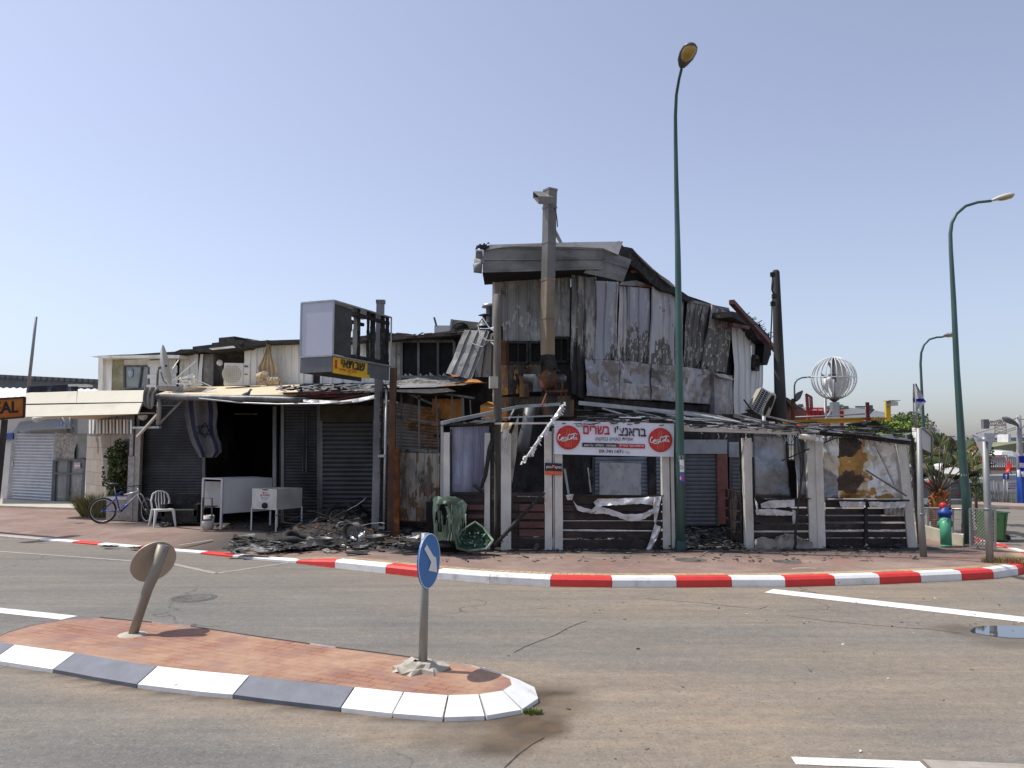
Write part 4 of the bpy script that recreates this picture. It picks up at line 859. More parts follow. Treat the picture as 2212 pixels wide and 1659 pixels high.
# sheets and boards in the bays
mb = MB(); mb.grid(*Q(PF, [z4(368, 838), z4(598, 830), z4(570, 1226), z4(365, 1215)], -.06), us_from([.32, .62, .78]), 8, dent(.05, 1.8)); part(mb, 'wind_panel', M['blue_sheet'], T)
mb = MB(); mb.bar(PF(*z4(365, 1224), -.03), PF(*z4(565, 1226), -.03), .05); mb.bar(PF(*z4(375, 850), -.03), PF(*z4(375, 1220), -.03), .03); part(mb, 'panel_frame', M['char'], T)
D('ochre_burn', (.42, .235, .07), .5, .25, var=.25, vs=3, bump=.4, layers=[((.22, .10, .03), .35, 2.5, .2, (1, 1, 1)), ((.62, .50, .32), .22, 8, .06, (1, 1, 1))])
D('brown_burn', (.10, .065, .045), .6, .1, var=.3, vs=3, bump=.4, layers=[((.035, .028, .024), .4, 2, .2, (1, 1, 1)), ((.36, .22, .09), .18, 9, .05, (1, 1, 1))])
D('cream_burn', (.58, .54, .44), .45, .3, var=.12, vs=3, bump=.4)
def burn(u, v):
    a = NZ((u * 5, v * 5, 1)); b = NZ((u * 14, v * 14, 2)); w_ = .10 * a + .05 * b
    if u < .165 + .012 * b: return 3 if v > .45 + 1.0 * u + w_ else (4 if v > .28 + w_ else 0)
    if u < .56 + w_:
        if v < .30 - .55 * (u - .2) + w_ and u < .45 + w_: return 2
        if v < .60 + w_: return 1 if u < .5 + w_ else 4
        if u < .36 + w_ and v < .86 + w_: return 2
        return 2 if (v < .84 + w_ and u < .44 + w_) else (1 if b + a > -.1 else 4)
    if v > .93 + w_ and .6 < u < .85: return 1
    return 0 if b + .5 * a < .34 else 4
def boards(x0, x1, ys, m, off=-.05, name='slat_board', jag=0):
    for (a, b) in ys:
        mb = MB(); q = rect(PF, x0, a, x1, b, off); mb.grid(*q, 8, 2, dent(.02, 3, a), t=.022, mask=(rag(a, jag, 7, sides='tb') if jag else None)); part(mb, name, M[m], T)
boards(970, 1046, [(1070, 1085), (1088, 1104), (1108, 1124), (1128, 1144), (1147, 1184)], 'char_board')
boards(1005, 1046, [(1091, 1101), (1111, 1120), (1131, 1140)], 'board_red', .0)
boards(1104, 1177, [(1064, 1084), (1163, 1186)], 'char_board'); boards(1104, 1124, [(1088, 1104), (1108, 1121), (1126, 1139), (1143, 1159)], 'char_board'); boards(1122, 1177, [(1089, 1104), (1108, 1121), (1127, 1140), (1144, 1158)], 'board_red', -.02)
rail([(1104, 1072), (1177, 1073)], .03, .02, 'ash', 'slat_rail', -.02)
boards(1216, 1433, [(1070, 1088), (1091, 1104), (1107, 1123.5), (1127, 1142), (1148, 1162), (1166, 1187)], 'char_board')
rail([(1216, 1069), (1433, 1071)], .05, .02, 'char', 'slat_rail'); rail([(1216, 1125), (1433, 1125)], .012, .01, 'foil', 'slat_rail', -.07); rail([(1216, 1145), (1433, 1148)], .03, .03, 'white_melt', 'slat_rail', -.08); rail([(1260, 1187), (1430, 1189)], .03, .025, 'ash', 'slat_rail', .01)
boards(1629, 1750, [(1078, 1095), (1098, 1112), (1114, 1129), (1133, 1146), (1150, 1164), (1166, 1187)], 'char_board'); rail([(1629, 1076), (1750, 1077)], .05, .02, 'char', 'slat_rail'); rail([(1629, 1148), (1750, 1148)], .02, .03, 'white_melt', 'slat_rail', -.08)
b5 = [(1082, 1096), (1099, 1112), (1115, 1127), (1131, 1144), (1149, 1161), (1163, 1187)]
boards(1784, 1868, b5, 'char_board'); boards(1872, 1964, b5, 'char_board'); rail([(1784, 1081), (1964, 1081)], .04, .03, 'char', 'slat_rail'); rail([(1870, 1078), (1871, 1186)], .06, .05, 'char', 'slat_post'); rail([(1784, 1147), (1964, 1147)], .02, .03, 'white_melt', 'slat_rail', -.08)
# side boards of the entrance
mb = MB(); a = PF(1604, 1186, -.1); 
for k in range(5): mb.box(V(a.x, a.y + .6, .3 + k * .21), (.03, 1.1, .17))
part(mb, 'side_boards', M['char_board'], T)
for pp, off, m_ in (([b2(705, 395), b2(975, 405), b2(1028, 955), b2(715, 950)], -.12, 'foil_dark'), ([b2(1058, 420), b2(1200, 440), b2(1205, 955), b2(1078, 952)], -.16, 'foil_dark')):
    mb = MB(); mb.grid(*Q(PF, pp, off), 10, 12, dent(.12, 2, off * 10), sm=True); part(mb, 'foil_screen', M[m_], T)
mb = MB(); mb.grid(*Q(PF, [b3(150, 735), b3(680, 760), b3(690, 1130), b3(155, 1130)], -.12), 90, 60, lambda u, v, p: .10 * NZ(p, 1.6) + .03 * NZ(p, 5) + .012 * NZ(p, 14), sm=True, mf=burn)
part(mb, 'foil_screen', [M['foil'], M['ochre_burn'], M['brown_burn'], M['foil_dark'], M['cream_burn']], T, 'burnt foil screen stained brown and orange')
mb = MB()
for k in range(26): y = b2(0, 400 + k * 9)[1]; mb.bar(PF(b2(990, 0)[0], y, -.25), PF(b2(1055, 0)[0], y, -.25), .008, .006)
for x in (990, 1010, 1030, 1055): mb.bar(PF(*b2(x, 395), -.25), PF(*b2(x, 640), -.25), .01)
part(mb, 'wire_mesh', M['char'], T)
mb = MB(); vbox(mb, PF, b2(1000, 0)[0], b2(1078, 0)[0], b2(0, 630)[1], b2(0, 960)[1], .03, -.3); part(mb, 'dark_panel', M['soot_int'], T)
for (a, b, w_, m_, o_) in ((b3(425, 950), b3(685, 1115), .05, 'galv_dark', .1), (b3(475, 765), b3(615, 1060), .05, 'galv', -.05), (b3(150, 740), b3(215, 900), .03, 'galv', -.05), (b2(950, 632), b2(1185, 530), .03, 'char', .05), (b3(150, 775), b3(235, 740), .03, 'char', .1)):
    mb = MB(); mb.bar(PF(*a, o_), PF(*b, o_), w_, .02); part(mb, 'loose_strut', M[m_], T)
# melted plastic hanging over the boards
def melt(pts, name='melted_sheet', m='white_melt', off=.04, seed=0, nu=26, nv=4, rg=.10):
    """ribbon whose top and bottom edges are given as lists of pixel points"""
    tp, bt = pts; mb = MB(); vs = []; fs = []
    def at(L_, t):
        f = t * (len(L_) - 1); i = min(int(f), len(L_) - 2); a, b = L_[i], L_[i + 1]; k = f - i; return (a[0] + (b[0] - a[0]) * k, a[1] + (b[1] - a[1]) * k)
    for j in range(nv + 1):
        for i in range(nu + 1):
            a = at(tp, i / nu); b = at(bt, i / nu); v = j / nv; x = a[0] + (b[0] - a[0]) * v; y = a[1] + (b[1] - a[1]) * v
            if j == nv: y += 2.6 * NZ((x * .21, seed, 0))
            if j == 0: y += 1.5 * NZ((x * .17, seed, 4))
            p = PF(x, y, off + .035 * math.sin(i * 1.15 + j * .6 + seed) * (1 - .3 * v) + .05 * NZ((x * .05, y * .1, seed)) + .03); vs.append(p)
    n1 = nu + 1
    for j in range(nv):
        for i in range(nu): fs.append((j * n1 + i, j * n1 + i + 1, (j + 1) * n1 + i + 1, (j + 1) * n1 + i))
    N_ = len(vs); vs2 = vs + [p + PF.n * -.008 for p in vs]; fs2 = fs + [tuple(x + N_ for x in f[::-1]) for f in fs]
    mb.add(vs2, fs2, 0, True); return part(mb, name, M[m], T)
B = lambda *L_: [b1(x, y) for x, y in L_]
melt((B((665, 985), (700, 955), (900, 955), (1100, 945), (1245, 935)), B((690, 1035), (760, 1015), (900, 1010), (1080, 1000), (1225, 1020))), seed=1, m='foil')
melt((B((620, 1070), (680, 1020), (790, 1040), (930, 1090), (1080, 1085), (1175, 1040)), B((640, 1085), (760, 1085), (860, 1110), (960, 1150), (1080, 1140), (1185, 1080))), seed=2)
melt((B((425, 925), (495, 915)), B((440, 970), (480, 965))), seed=3, nu=6); melt((B((480, 965), (525, 1015), (640, 1050), (700, 1040)), B((490, 980), (530, 1060), (620, 1080), (690, 1060))), seed=4, nu=14)
melt((B((1170, 940), (1245, 950)), B((1185, 1160), (1200, 1165))), seed=5, nu=6, nv=10, m='foil'); melt((B((1190, 1170), (1240, 1200)), B((1150, 1300), (1205, 1310))), seed=6, nu=6, nv=8, m='foil'); melt((B((1155, 1290), (1205, 1300)), B((1105, 1418), (1150, 1418))), seed=7, nu=6, nv=8, m='foil')
C_ = lambda *L_: [b2(x, y) for x, y in L_]
melt((C_((770, 1000), (850, 970), (1060, 965)), C_((775, 1035), (900, 1035), (1060, 1025))), seed=8); melt((C_((720, 1050), (850, 1042), (1060, 1070)), C_((735, 1095), (900, 1100), (1050, 1100))), seed=9)
melt((C_((715, 950), (745, 1000)), C_((735, 1050), (750, 1090))), seed=10, nu=5); melt((C_((1040, 1050), (1070, 1060)), C_((1045, 1175), (1065, 1170))), seed=11, nu=4, nv=6)
melt((C_((718, 1310), (780, 1280), (900, 1310), (980, 1265), (1080, 1300), (1215, 1325)), C_((720, 1408), (900, 1412), (1060, 1410), (1220, 1408))), seed=12, m='dirty_cloth', name='fallen_canvas'); melt((C_((900, 1285), (980, 1255), (1060, 1260), (1130, 1300)), C_((890, 1310), (980, 1300), (1060, 1300), (1120, 1312))), seed=13, name='fallen_canvas', m='dirty_cloth')
E_ = lambda *L_: [b3(x, y) for x, y in L_]
melt((E_((252, 1150), (420, 1152)), E_((262, 1185), (420, 1190))), seed=14); melt((E_((440, 1150), (560, 1155), (680, 1150)), E_((450, 1188), (560, 1192), (675, 1188))), seed=15); melt((E_((540, 1195), (670, 1190)), E_((545, 1240), (670, 1245))), seed=16, m='dirty_cloth')
# torn wrap on the second left post
melt(([z4(668, 812), z4(735, 812)], [z4(665, 870), z4(720, 850)]), seed=17, nu=8, m='tan_cloth'); melt(([z4(672, 850), z4(715, 850)], [z4(680, 1000), z4(700, 960)]), seed=18, nu=6, nv=6)
mb = MB(); mb.tube([PF(*z4(x, y), .12) for x, y in ((615, 905), (600, 960), (575, 1120), (550, 1195))], [.03, .045, .04, .025], 8); mb.tube([PF(*z4(x, y), .12) for x, y in ((505, 1175), (560, 1215))], .035, 7); part(mb, 'charred_strut', M['char'], T)
mb = MB(); mb.grid(*Q(PF, [z4(700, 960), z4(770, 760), z4(755, 1000), z4(730, 1170)], -.1), 4, 8, dent(.05, 2)); part(mb, 'torn_canvas', M['dirty_cloth'], T)

# ---- burnt strips and poles leaning about the terrace
mb = MB(); L_ = [b1(405, 150), b1(365, 215), b1(330, 270), b1(270, 345), b1(190, 460), b1(120, 560), b1(50, 655)]
for k in range(46):
    f = k / 46 * 6; i = min(int(f), 5); a, b = L_[i], L_[i + 1]; x = a[0] + (b[0] - a[0]) * (f - i); y = a[1] + (b[1] - a[1]) * (f - i); p = PF(x, y, .25 + R(-.03, .03)); mb.bar(p + V(R(-.04, .04), R(-.03, .03), R(-.03, .05)), p + V(R(-.07, .07), R(-.04, .04), R(-.1, 0)), R(.03, .06), .015)
mb.tube([PF(*p, .25) for p in L_], [.02, .04, .04, .03, .03, .03, .012], 6)
tag(mb.build('foil_insulation_strip', M['foil']), 'shredded silver foil insulation strip hanging diagonally left of the banner', 'insulation strip')
mb = MB(); a = PF(*b1(242, 905), .12); b = P(1065, 1183, 14.9); mb.tube([a, a.lerp(b, .5) + V(0, 0, .02), b], [.03, .04, .035], 7)
for k in range(26):
    p = a.lerp(b, .35 + .6 * k / 26); mb.bar(p, p + V(R(-.06, .06), R(-.05, .03), R(-.07, .05)), .03, .015)
tag(mb.build('charred_beam', M['char']), 'charred thin beam leaning from a cream post down to the wooden pole', 'beam')
mb = MB(); p0 = G(1160, 1189); mb.tube([p0 + V(0, .12, .07), p0 + V(-.03, -.1, .05)], .055, 12, cap=False); mb.tube([p0 + V(0, .11, .07), p0 + V(-.03, -.09, .05)], .047, 12)
tag(mb.build('pipe_stub', [M['galv_dark']]), 'short sooty pipe stub lying on the paving in front of the red slats', 'pipe')

# ================================================================== BANNER
BN = Pl(PF(1197, 950, .13), PF(1458, 950, .13))
T = thing('restaurant_banner', 'white restaurant banner with two round red drink logos and large hebrew lettering', 'banner', PF(1325, 985, .13))
q = Q(BN, [(1198, 909), (1456.5, 915), (1455.5, 987), (1197.5, 981)])
mb = MB(); mb.grid(q[0], q[1], q[2], q[3], 14, 5, dent(.012, 2), t=.02); part(mb, 'sheet', M['banner'], T)
def btext(s, x0, y0, x1, y1, m, name='lettering', bold=0, shear=0, sk=None, off=.025):
    k = lambda x, y: BN(*b1(x, y)); 
    return text_mb(s, (k(x0, y0), k(x1, y0 + (sk or 0)), k(x0, y1)), M[m], T, name, bold=bold, shear=shear, off=off)
btext(heb("בראנצ'י"), 842, 333, 1112, 415, 'text_dark', bold=.02, sk=10)
btext(heb("בשרים"), 574, 330, 800, 402, 'text_red', bold=.02, sk=6)
btext(heb("כשר"), 504, 318, 566, 340, 'text_dark', sk=1)
btext(heb("אפיית בגטים במקום"), 678, 430, 1000, 466, 'text_dark', shear=.25, sk=4)
for (x0, x1, m_, s, y0) in ((567, 869, 'text_dark', "שווארמה · בישולים · על האש", 476), (870, 1104, 'text_red', "ארוחות בוקר וצהריים", 484)):
    mb = MB(); qq = Q(BN, [b1(x0, y0), b1(x1, y0 + 6), b1(x1, y0 + 42), b1(x0, y0 + 36)], .02); mb.prism([qq[0], qq[3], qq[2], qq[1]], -BN.n * .004); part(mb, 'text_band', M[m_], T)
    btext(heb(s), x0 + 14, y0 + 9, x1 - 14, y0 + 30, 'sign_white', sk=5, bold=.012, off=.03)
btext("09-7411471", 708, 535, 915, 564, 'text_dark', bold=.012, sk=4); btext(heb("טל'"), 932, 550, 970, 568, 'text_dark', sk=1)
for (cx, cy) in ((446, 432), (1234, 453)):
    c0 = BN(*b1(cx, cy)); r = (BN(*b1(cx + 101, cy)) - c0).length; ex = BN.d if BN.d.x > 0 else -BN.d
    def at2(u, v, off=.02): return c0 + ex * u * r + Z * v * r + BN.n * off
    mb = MB(); mb.prism([at2(math.cos(a * math.pi / 18), math.sin(a * math.pi / 18)) for a in range(36)], -BN.n * .006); lg = part(mb, 'logo_disc', M['cola_red'], T)
    mb = MB(); rim_ = [at2(math.cos(a * math.pi / 24) * .98, math.sin(a * math.pi / 24) * .98, .024) for a in range(48)]; mb.tube(rim_, .006, 5, closed=True); part(mb, 'logo_rim', mat('rim%d' % cx, (.35, .01, .015), .4), lg)
    bot = [(.10, .78), (.10, .55), (.15, .35), (.26, .12), (.24, -.15), (.27, -.45), (.26, -.75), (.18, -.85)]
    for sgn in (1, -1):
        mb = MB(); mb.tube([at2(sgn * u, v, .027) for u, v in bot], .005, 4); part(mb, 'logo_bottle', mat('bottle%d%d' % (cx, sgn), (.62, .30, .24), .4), lg)
    mb = MB(); bt = [(u, v) for u, v in bot] + [(-u, v) for u, v in bot[::-1]]; mb.prism([at2(u * .8, v * .92, .0235) for u, v in bt][::-1], -BN.n * .003); part(mb, 'logo_bottle_fill', mat('bfill%d' % cx, (.55, .05, .035), .4, var=.3), lg)
    # script word drawn as pen strokes
    S = [[(-.62, .16), (-.70, .22), (-.80, .10), (-.80, -.14), (-.70, -.22), (-.58, -.14), (-.40, .05)], [(-.52, .0), (-.56, -.10), (-.50, -.16), (-.43, -.08), (-.45, .02), (-.52, .0)], [(-.30, .02), (-.37, -.05), (-.34, -.16), (-.26, -.12)],
         [(-.13, .02), (-.22, .0), (-.22, -.13), (-.12, -.12), (-.12, .02), (-.10, -.13), (-.02, -.06)], [(.14, .16), (.06, .26), (-.04, .12), (-.02, -.10), (.08, -.16), (.18, -.08)], [(.24, .04), (.19, -.06), (.24, -.14), (.31, -.06), (.28, .04), (.24, .04)],
         [(.36, -.06), (.46, .20), (.42, .24), (.38, .02), (.42, -.14), (.48, -.10)], [(.62, .02), (.52, .0), (.52, -.13), (.62, -.12), (.62, .02), (.65, -.14), (.72, -.08)], [(.14, .18), (.30, .26), (.50, .30), (.66, .22)], [(-.60, -.14), (-.45, -.26), (-.20, -.24), (.0, -.14)]]
    mb = MB()
    for st in S: mb.tube([at2(u * 1.08 + v * .15, v * 1.15, .034) for u, v in st], .011, 5)
    part(mb, 'logo_script', M['sign_white'], lg)
for (x, y) in ((340, 300), (1340, 325), (338, 560), (1338, 585)):
    pass

# small sticker sign on the cream post
T = thing('alarm_company_plate', 'small black and orange security plate fixed across the twin cream posts left of the banner', 'sign', PF(1196, 1026, .06))
q = Q(PF, [b1(246, 648), b1(393, 655), b1(393, 756), b1(246, 748)], .06); mb = MB(); mid = lambda a, b, t: a.lerp(b, t)
mb.prism([q[0], mid(q[0], q[3], .68), mid(q[1], q[2], .68), q[1]], -PF.n * .006, 0); mb.prism([mid(q[0], q[3], .68), q[3], q[2], mid(q[1], q[2], .68)], -PF.n * .006, 1); part(mb, 'plate', [M['text_dark'], M['orange_red']], T)
pt = lambda x, y, o=.0: PF(*b1(x, y), .06 + o)
text_mb(heb("מוקד אמון"), (pt(256, 675), pt(388, 680), pt(256, 700)), M['sign_white'], T, bold=.01); text_mb("1-700-3333", (pt(256, 724), pt(388, 728), pt(256, 742)), mat('pale_orange', (.85, .3, .2), .5), T, bold=.01)
mb = MB(); mb.lathe([(0, .0), (.024, .0), (.024, .006), (0, .006)], pt(320, 680, .01), 14, rot=Matrix.Rotation(math.pi / 2, 3, 'X')); part(mb, 'emblem', M['orange_red'], T)
# ================================================================== BURNT SHOP ROW (left and middle)
UL = Pl(P(212, 800, 24.6), P(1065, 800, 19.3)); LW = Pl(P(290, 1000, 21.9), P(805, 1000, 20.3))
T = thing('burnt_shop', 'low burnt shop with dark roller shutters and scorched white sheet upper floor', 'building', (-6, 22, .12))
def foot(pl, x0, x1, depth, z0, z1_, mb=None, back=V(0, 1, 0)):
    mb = mb or MB(); a = pl(x0, 1000); b = pl(x1, 1000); f = [V(a.x, a.y, z0), V(b.x, b.y, z0), V(b.x, b.y, z0) + back * depth, V(a.x, a.y, z0) + back * depth]
    return mb.prism(f[::-1], V(0, 0, z1_ - z0))
mb = MB(); foot(LW, 292, 441, 3.5, .1, 3.55, mb); part(mb, 'lower_wall', M['char_wall'], T, recalc=True); mb = MB(); foot(LW, 603, 848, 3.5, .1, 3.5, mb); part(mb, 'lower_wall', M['char_wall'], T, recalc=True)
mb = MB(); foot(LW, 438, 606, .15, .1, 3.55, mb); 
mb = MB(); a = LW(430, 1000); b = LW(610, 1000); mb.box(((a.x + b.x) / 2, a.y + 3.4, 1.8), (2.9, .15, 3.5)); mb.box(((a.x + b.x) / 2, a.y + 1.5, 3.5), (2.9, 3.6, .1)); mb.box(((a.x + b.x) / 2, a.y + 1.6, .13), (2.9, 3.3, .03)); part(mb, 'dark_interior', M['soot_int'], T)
a = UL(300, 1000); mb = MB(); foot(UL, 243, 1068, 4, 3.5, 4.86, mb); part(mb, 'upper_wall', M['char_wall'], T, recalc=True)
mb = MB(); foot(UL, 850, 1068, 2, .1, 3.5, mb); part(mb, 'courtyard_wall', M['char_wall'], T, recalc=True)
def sh(pl, pts, us, nv, m, off, name='wall_sheet', dn=.03, T_=None, lab=None, **kw):
    mb = MB(); mb.grid(*Q(pl, pts, off), us, nv, dent(dn, 1.3, pts[0][0]), **kw); return part(mb, name, M[m] if isinstance(m, str) else m, T_ or T, lab)
sh(UL, [(212, 774), (243, 773), (241, 845), (211, 845)], us_from([.4, .5]), 3, 'white_wall', .03)
sh(UL, [z1(722, 400), z1(800, 400), z1(800, 600), z1(715, 600)], 2, 2, mat('soot_yellow', (.40, .38, .24), .8, var=.2, layers=[((.06, .055, .04), .42, .9, .3, (1, 1, 1))]), .02)
sh(UL, [z1(800, 405), z1(962, 402), z1(962, 455), z1(800, 450)], 2, 2, 'white_wall', .025)
mb = MB(); qd = rect(UL, *z1(800, 445), *z1(960, 590), .03); mb.prism(qd[::-1], -UL.n * .02); wq = part(mb, 'window', M['glass_dim'], T)
mb = MB(); q = rect(UL, *z1(800, 445), *z1(960, 590), .05)
for i in range(4): mb.bar(q[i], q[(i + 1) % 4], .05)
mb.bar(q[0].lerp(q[1], .72), q[3].lerp(q[2], .60), .05); part(mb, 'window_frame', M['galv_dark'], wq)
mb = MB(); c0 = UL(*z1(842, 490), .06); mb.lathe([(0, 0), (.13, 0), (.13, .02), (0, .02)], c0, 16, rot=Matrix.Rotation(math.pi / 2, 3, 'X') @ Matrix.Scale(.6, 3, (1, 0, 0))); part(mb, 'broken_hole', M['glass_sky'], wq)
sh(UL, [z2(140, 345), z2(330, 335), z2(330, 520), z2(125, 530)], 3, [(0, .05), (.2, .05), (.24, 0), (.5, 0), (.52, .04), (.64, .04), (.66, 0), (.86, 0), (.9, .05), (1, .05)], 'white_wall', .06)
sh(UL, [z2(348, 288), z2(470, 280), z2(462, 520), z2(335, 520)], us_from([.2, .55, .85]), 3, 'white_wall', .04)
sh(UL, [z2(480, 300), z2(500, 300), z2(490, 520), z2(462, 520)], 1, 2, 'white_wall', .08)
sh(UL, [z2(500, 300), z2(572, 300), z2(572, 520), z2(495, 520)], 3, 3, mat('soot_panel', (.30, .29, .26), .8, var=.2, layers=[(SOOT, .45, .8, .3, (1, 1, 1))]), .03)
sh(UL, [z2(575, 280), z2(780, 270), z2(780, 520), z2(575, 520)], 3, 3, 'char_wall', .02)
mb = MB(); mb.grid(*Q(UL, [z2(638, 335), z2(778, 330), z2(778, 365), z2(638, 365)], .05), 8, waves(6, .02, 4)); part(mb, 'louvre', M['char_board'], T)
mb = MB(); mb.lathe([(0, 0), (.09, 0), (.09, .05), (0, .05)], UL(*z2(617, 360), .06), 14, rot=Matrix.Rotation(math.pi / 2, 3, 'X')); part(mb, 'wall_lamp', M['white_paint'], T)
sh(UL, [z2(780, 262), z2(1180, 222), z2(1180, 505), z2(775, 510)], us_from([.11, .22, .33, .44, .56, .68, .80, .92]), 3, 'white_wall', .05)
sh(UL, [(655, 742), (843, 724), (843, 830), (655, 832)], us_from([.1, .22, .34, .46, .58, .70, .82, .94]), 3, 'white_wall', .03, mask=rag(5, .02, 5, .33))
sh(UL, [z3(655, 360), z3(722, 350), z3(722, 590), z3(655, 590)], us_from([.5]), 3, 'dirty_cloth', .06)
mb = MB(); q = rect(UL, *z4(84, 335), *z4(392, 545), .04)
for i in range(4): mb.bar(q[i], q[(i + 1) % 4], .07)
for t in (.33, .70): mb.bar(q[0].lerp(q[1], t), q[3].lerp(q[2], t), .06)
wf = part(mb, 'window_frame', M['galv_dark'], T)
mb = MB(); qd = rect(UL, *z4(84, 335), *z4(392, 545), .02); mb.prism(qd[::-1], -UL.n * .01); part(mb, 'window', M['soot_int'], T)  # black sheet stands for the dark room behind the frame
mb = MB()
for k in range(8):
    x = 90 + k * 38; p = [UL(*z4(x, 545), .045), UL(*z4(x + 40, 545), .045), UL(*z4(x + R(0, 40), R(515, 535)), .045)]; mb.prism(p, -UL.n * .006)
part(mb, 'glass_shards', M['glass_dim'], wf)
mb = MB(); mb.grid(P(*z4(452, 268), 18.9), P(*z4(600, 275), 18.8), P(*z4(492, 556), 18.2), P(*z4(345, 528), 18.3), us_from([.22, .55, .86]), 6, dent(.06, 2)); part(mb, 'fallen_sheet', M['sheet_burnt'], T)
sh(UL, [z4(560, 300), z4(638, 300), z4(638, 545), z4(510, 545)], us_from([.3, .75]), 3, 'sheet_burnt', .1)
# roof edges
def roofstrip(pts, m, name='roof_sheet', pl=UL, off=.45, t=.9):
    return part(pr(pl, pts, t, off), name, M[m], T)
roofstrip([z1(582, 385), z1(650, 378), z1(1000, 372), z1(1155, 375), z1(1150, 395), z1(700, 392), z1(640, 395)], 'white_wall')
roofstrip([z1(650, 379), z1(780, 372), z1(860, 370), z1(1000, 360), z1(1130, 352), z1(1160, 366), z1(1000, 374), z1(700, 379)], 'char')
roofstrip([z2(305, 285), z2(350, 268), z2(430, 266), z2(430, 250), z2(560, 235), z2(560, 225), z2(607, 220), z2(607, 190), z2(714, 180), z2(714, 205), z2(770, 205), z2(785, 235), z2(780, 262), z2(560, 290), z2(440, 280), z2(345, 300)], 'char')
roofstrip([z2(540, 262), z2(700, 245), z2(712, 256), z2(560, 272)], 'white_wall', off=.5, t=.05)
roofstrip([z2(735, 240), z2(790, 222), z2(792, 192), z2(840, 212), z2(930, 208), z2(1180, 200), z2(1180, 222), z2(900, 232), z2(800, 252), z2(770, 262)], 'char')
roofstrip([(650, 743), (720, 733), (843, 718), (850, 724), (843, 730), (655, 750)], 'char')
roofstrip([z4(10, 300), z4(60, 285), z4(120, 290), z4(175, 300), z4(250, 290), z4(330, 280), z4(460, 262), z4(640, 262), z4(640, 278), z4(400, 300), z4(250, 312), z4(120, 318), z4(15, 330)], 'char_board')
mb = MB()
for k in range(30):
    x = R(655, 1060); p = UL(x, 742 - (x - 655) * .075 + R(-2, 2), .5); mb.bar(p, p + V(R(.05, .3), R(-.1, .1), R(-.04, .05)), .05, .015)
part(mb, 'roof_debris', M['galv_dark'], T)['kind'] = 'stuff'
# canopy roof over the shop front
GL = P(339, 854, 19.6); GR = P(808, 860, 18.2)
fr = [(339, 852, 19.6), (452, 853, 19.3), (560, 853, 18.95), (640, 852, 18.7), (720, 848, 18.45), (812, 843, 18.2)]; bk = [(381, 836, 22.6), (460, 834, 22.3), (560, 832, 21.9), (655, 828, 21.5), (740, 826, 21.2), (830, 823, 20.8)]
mb = MB(); vs = []; nU = 5
for j in range(5):
    for i in range(6):
        a = P(*fr[i]); b = P(*bk[i]); p = a.lerp(b, j / 4); vs.append(p + Z * (.03 * NZ(p, 2)))
fs = [(j * 6 + i, j * 6 + i + 1, (j + 1) * 6 + i + 1, (j + 1) * 6 + i) for j in range(4) for i in range(5)]
mt = [1 if f[0] % 6 >= 3 else 0 for f in fs]
for f, k in zip(fs, mt): mb.add([vs[i] for i in f] + [vs[i] - Z * .03 for i in f], [(0, 1, 2, 3), (7, 6, 5, 4), (0, 4, 5, 1), (1, 5, 6, 2), (2, 6, 7, 3), (3, 7, 4, 0)], k)
part(mb, 'canopy_roof', [M['roof_cream'], M['ash']], T, recalc=True)
mb = MB(); gp = [P(339, 857, 19.5), P(440, 859, 19.2), P(540, 861, 18.9), P(613, 863, 18.6), P(668, 866, 18.5)]; mb.tube(gp, .075, 8); part(mb, 'gutter', M['galv_dark'], T)
mb = MB(); L_ = [(655, 862, 18.45), (690, 864, 18.4), (735, 866, 18.25), (775, 860, 18.2), (810, 853, 18.1)]; w2 = [(655, 868, 18.3), (690, 871, 18.2), (735, 872, 18.1), (775, 868, 18.05), (812, 860, 18.0)]
for (a, b), (c, d) in zip(zip(L_, L_[1:]), zip(w2, w2[1:])): mb.grid(P(*a), P(*b), P(*d), P(*c), 2, 1, t=.01, sm=True)
part(mb, 'gutter', M['foil'], T, 'bent silvery end of the gutter')
mb = MB(); mb.tube([P(x, y, Y_) for x, y, Y_ in ((430, 861, 19.1), (520, 870, 18.9), (600, 873, 18.5), (700, 872, 18.1), (760, 868, 18.0))], .02, 6); part(mb, 'hanging_pipe', M['galv'], T)
for k, (a, b) in enumerate((((613, 850, 18.7), (800, 846, 18.3)), ((640, 856, 18.8), (805, 854, 18.4)), ((660, 862, 18.8), (790, 845, 18.6)), ((700, 868, 18.7), (800, 850, 18.3)), ((613, 858, 19.4), (760, 850, 19)))):
    mb = MB(); mb.bar(P(*a), P(*b), .06, .05); part(mb, 'purlin', M['red_dark'], T)
mb = MB()
for k in range(120):
    x = R(590, 860); y = 832 + R(0, 14) + (x - 600) * -.01; p = P(x, y, 18.3 + R(0, 1.2)); mb.bar(p, p + V(R(.05, .35), R(-.2, .2), R(-.04, .05)), R(.02, .09), R(.01, .03), m=random.choice([0, 0, 1]))
part(mb, 'roof_debris', [M['char'], M['foil']], T)['kind'] = 'stuff'
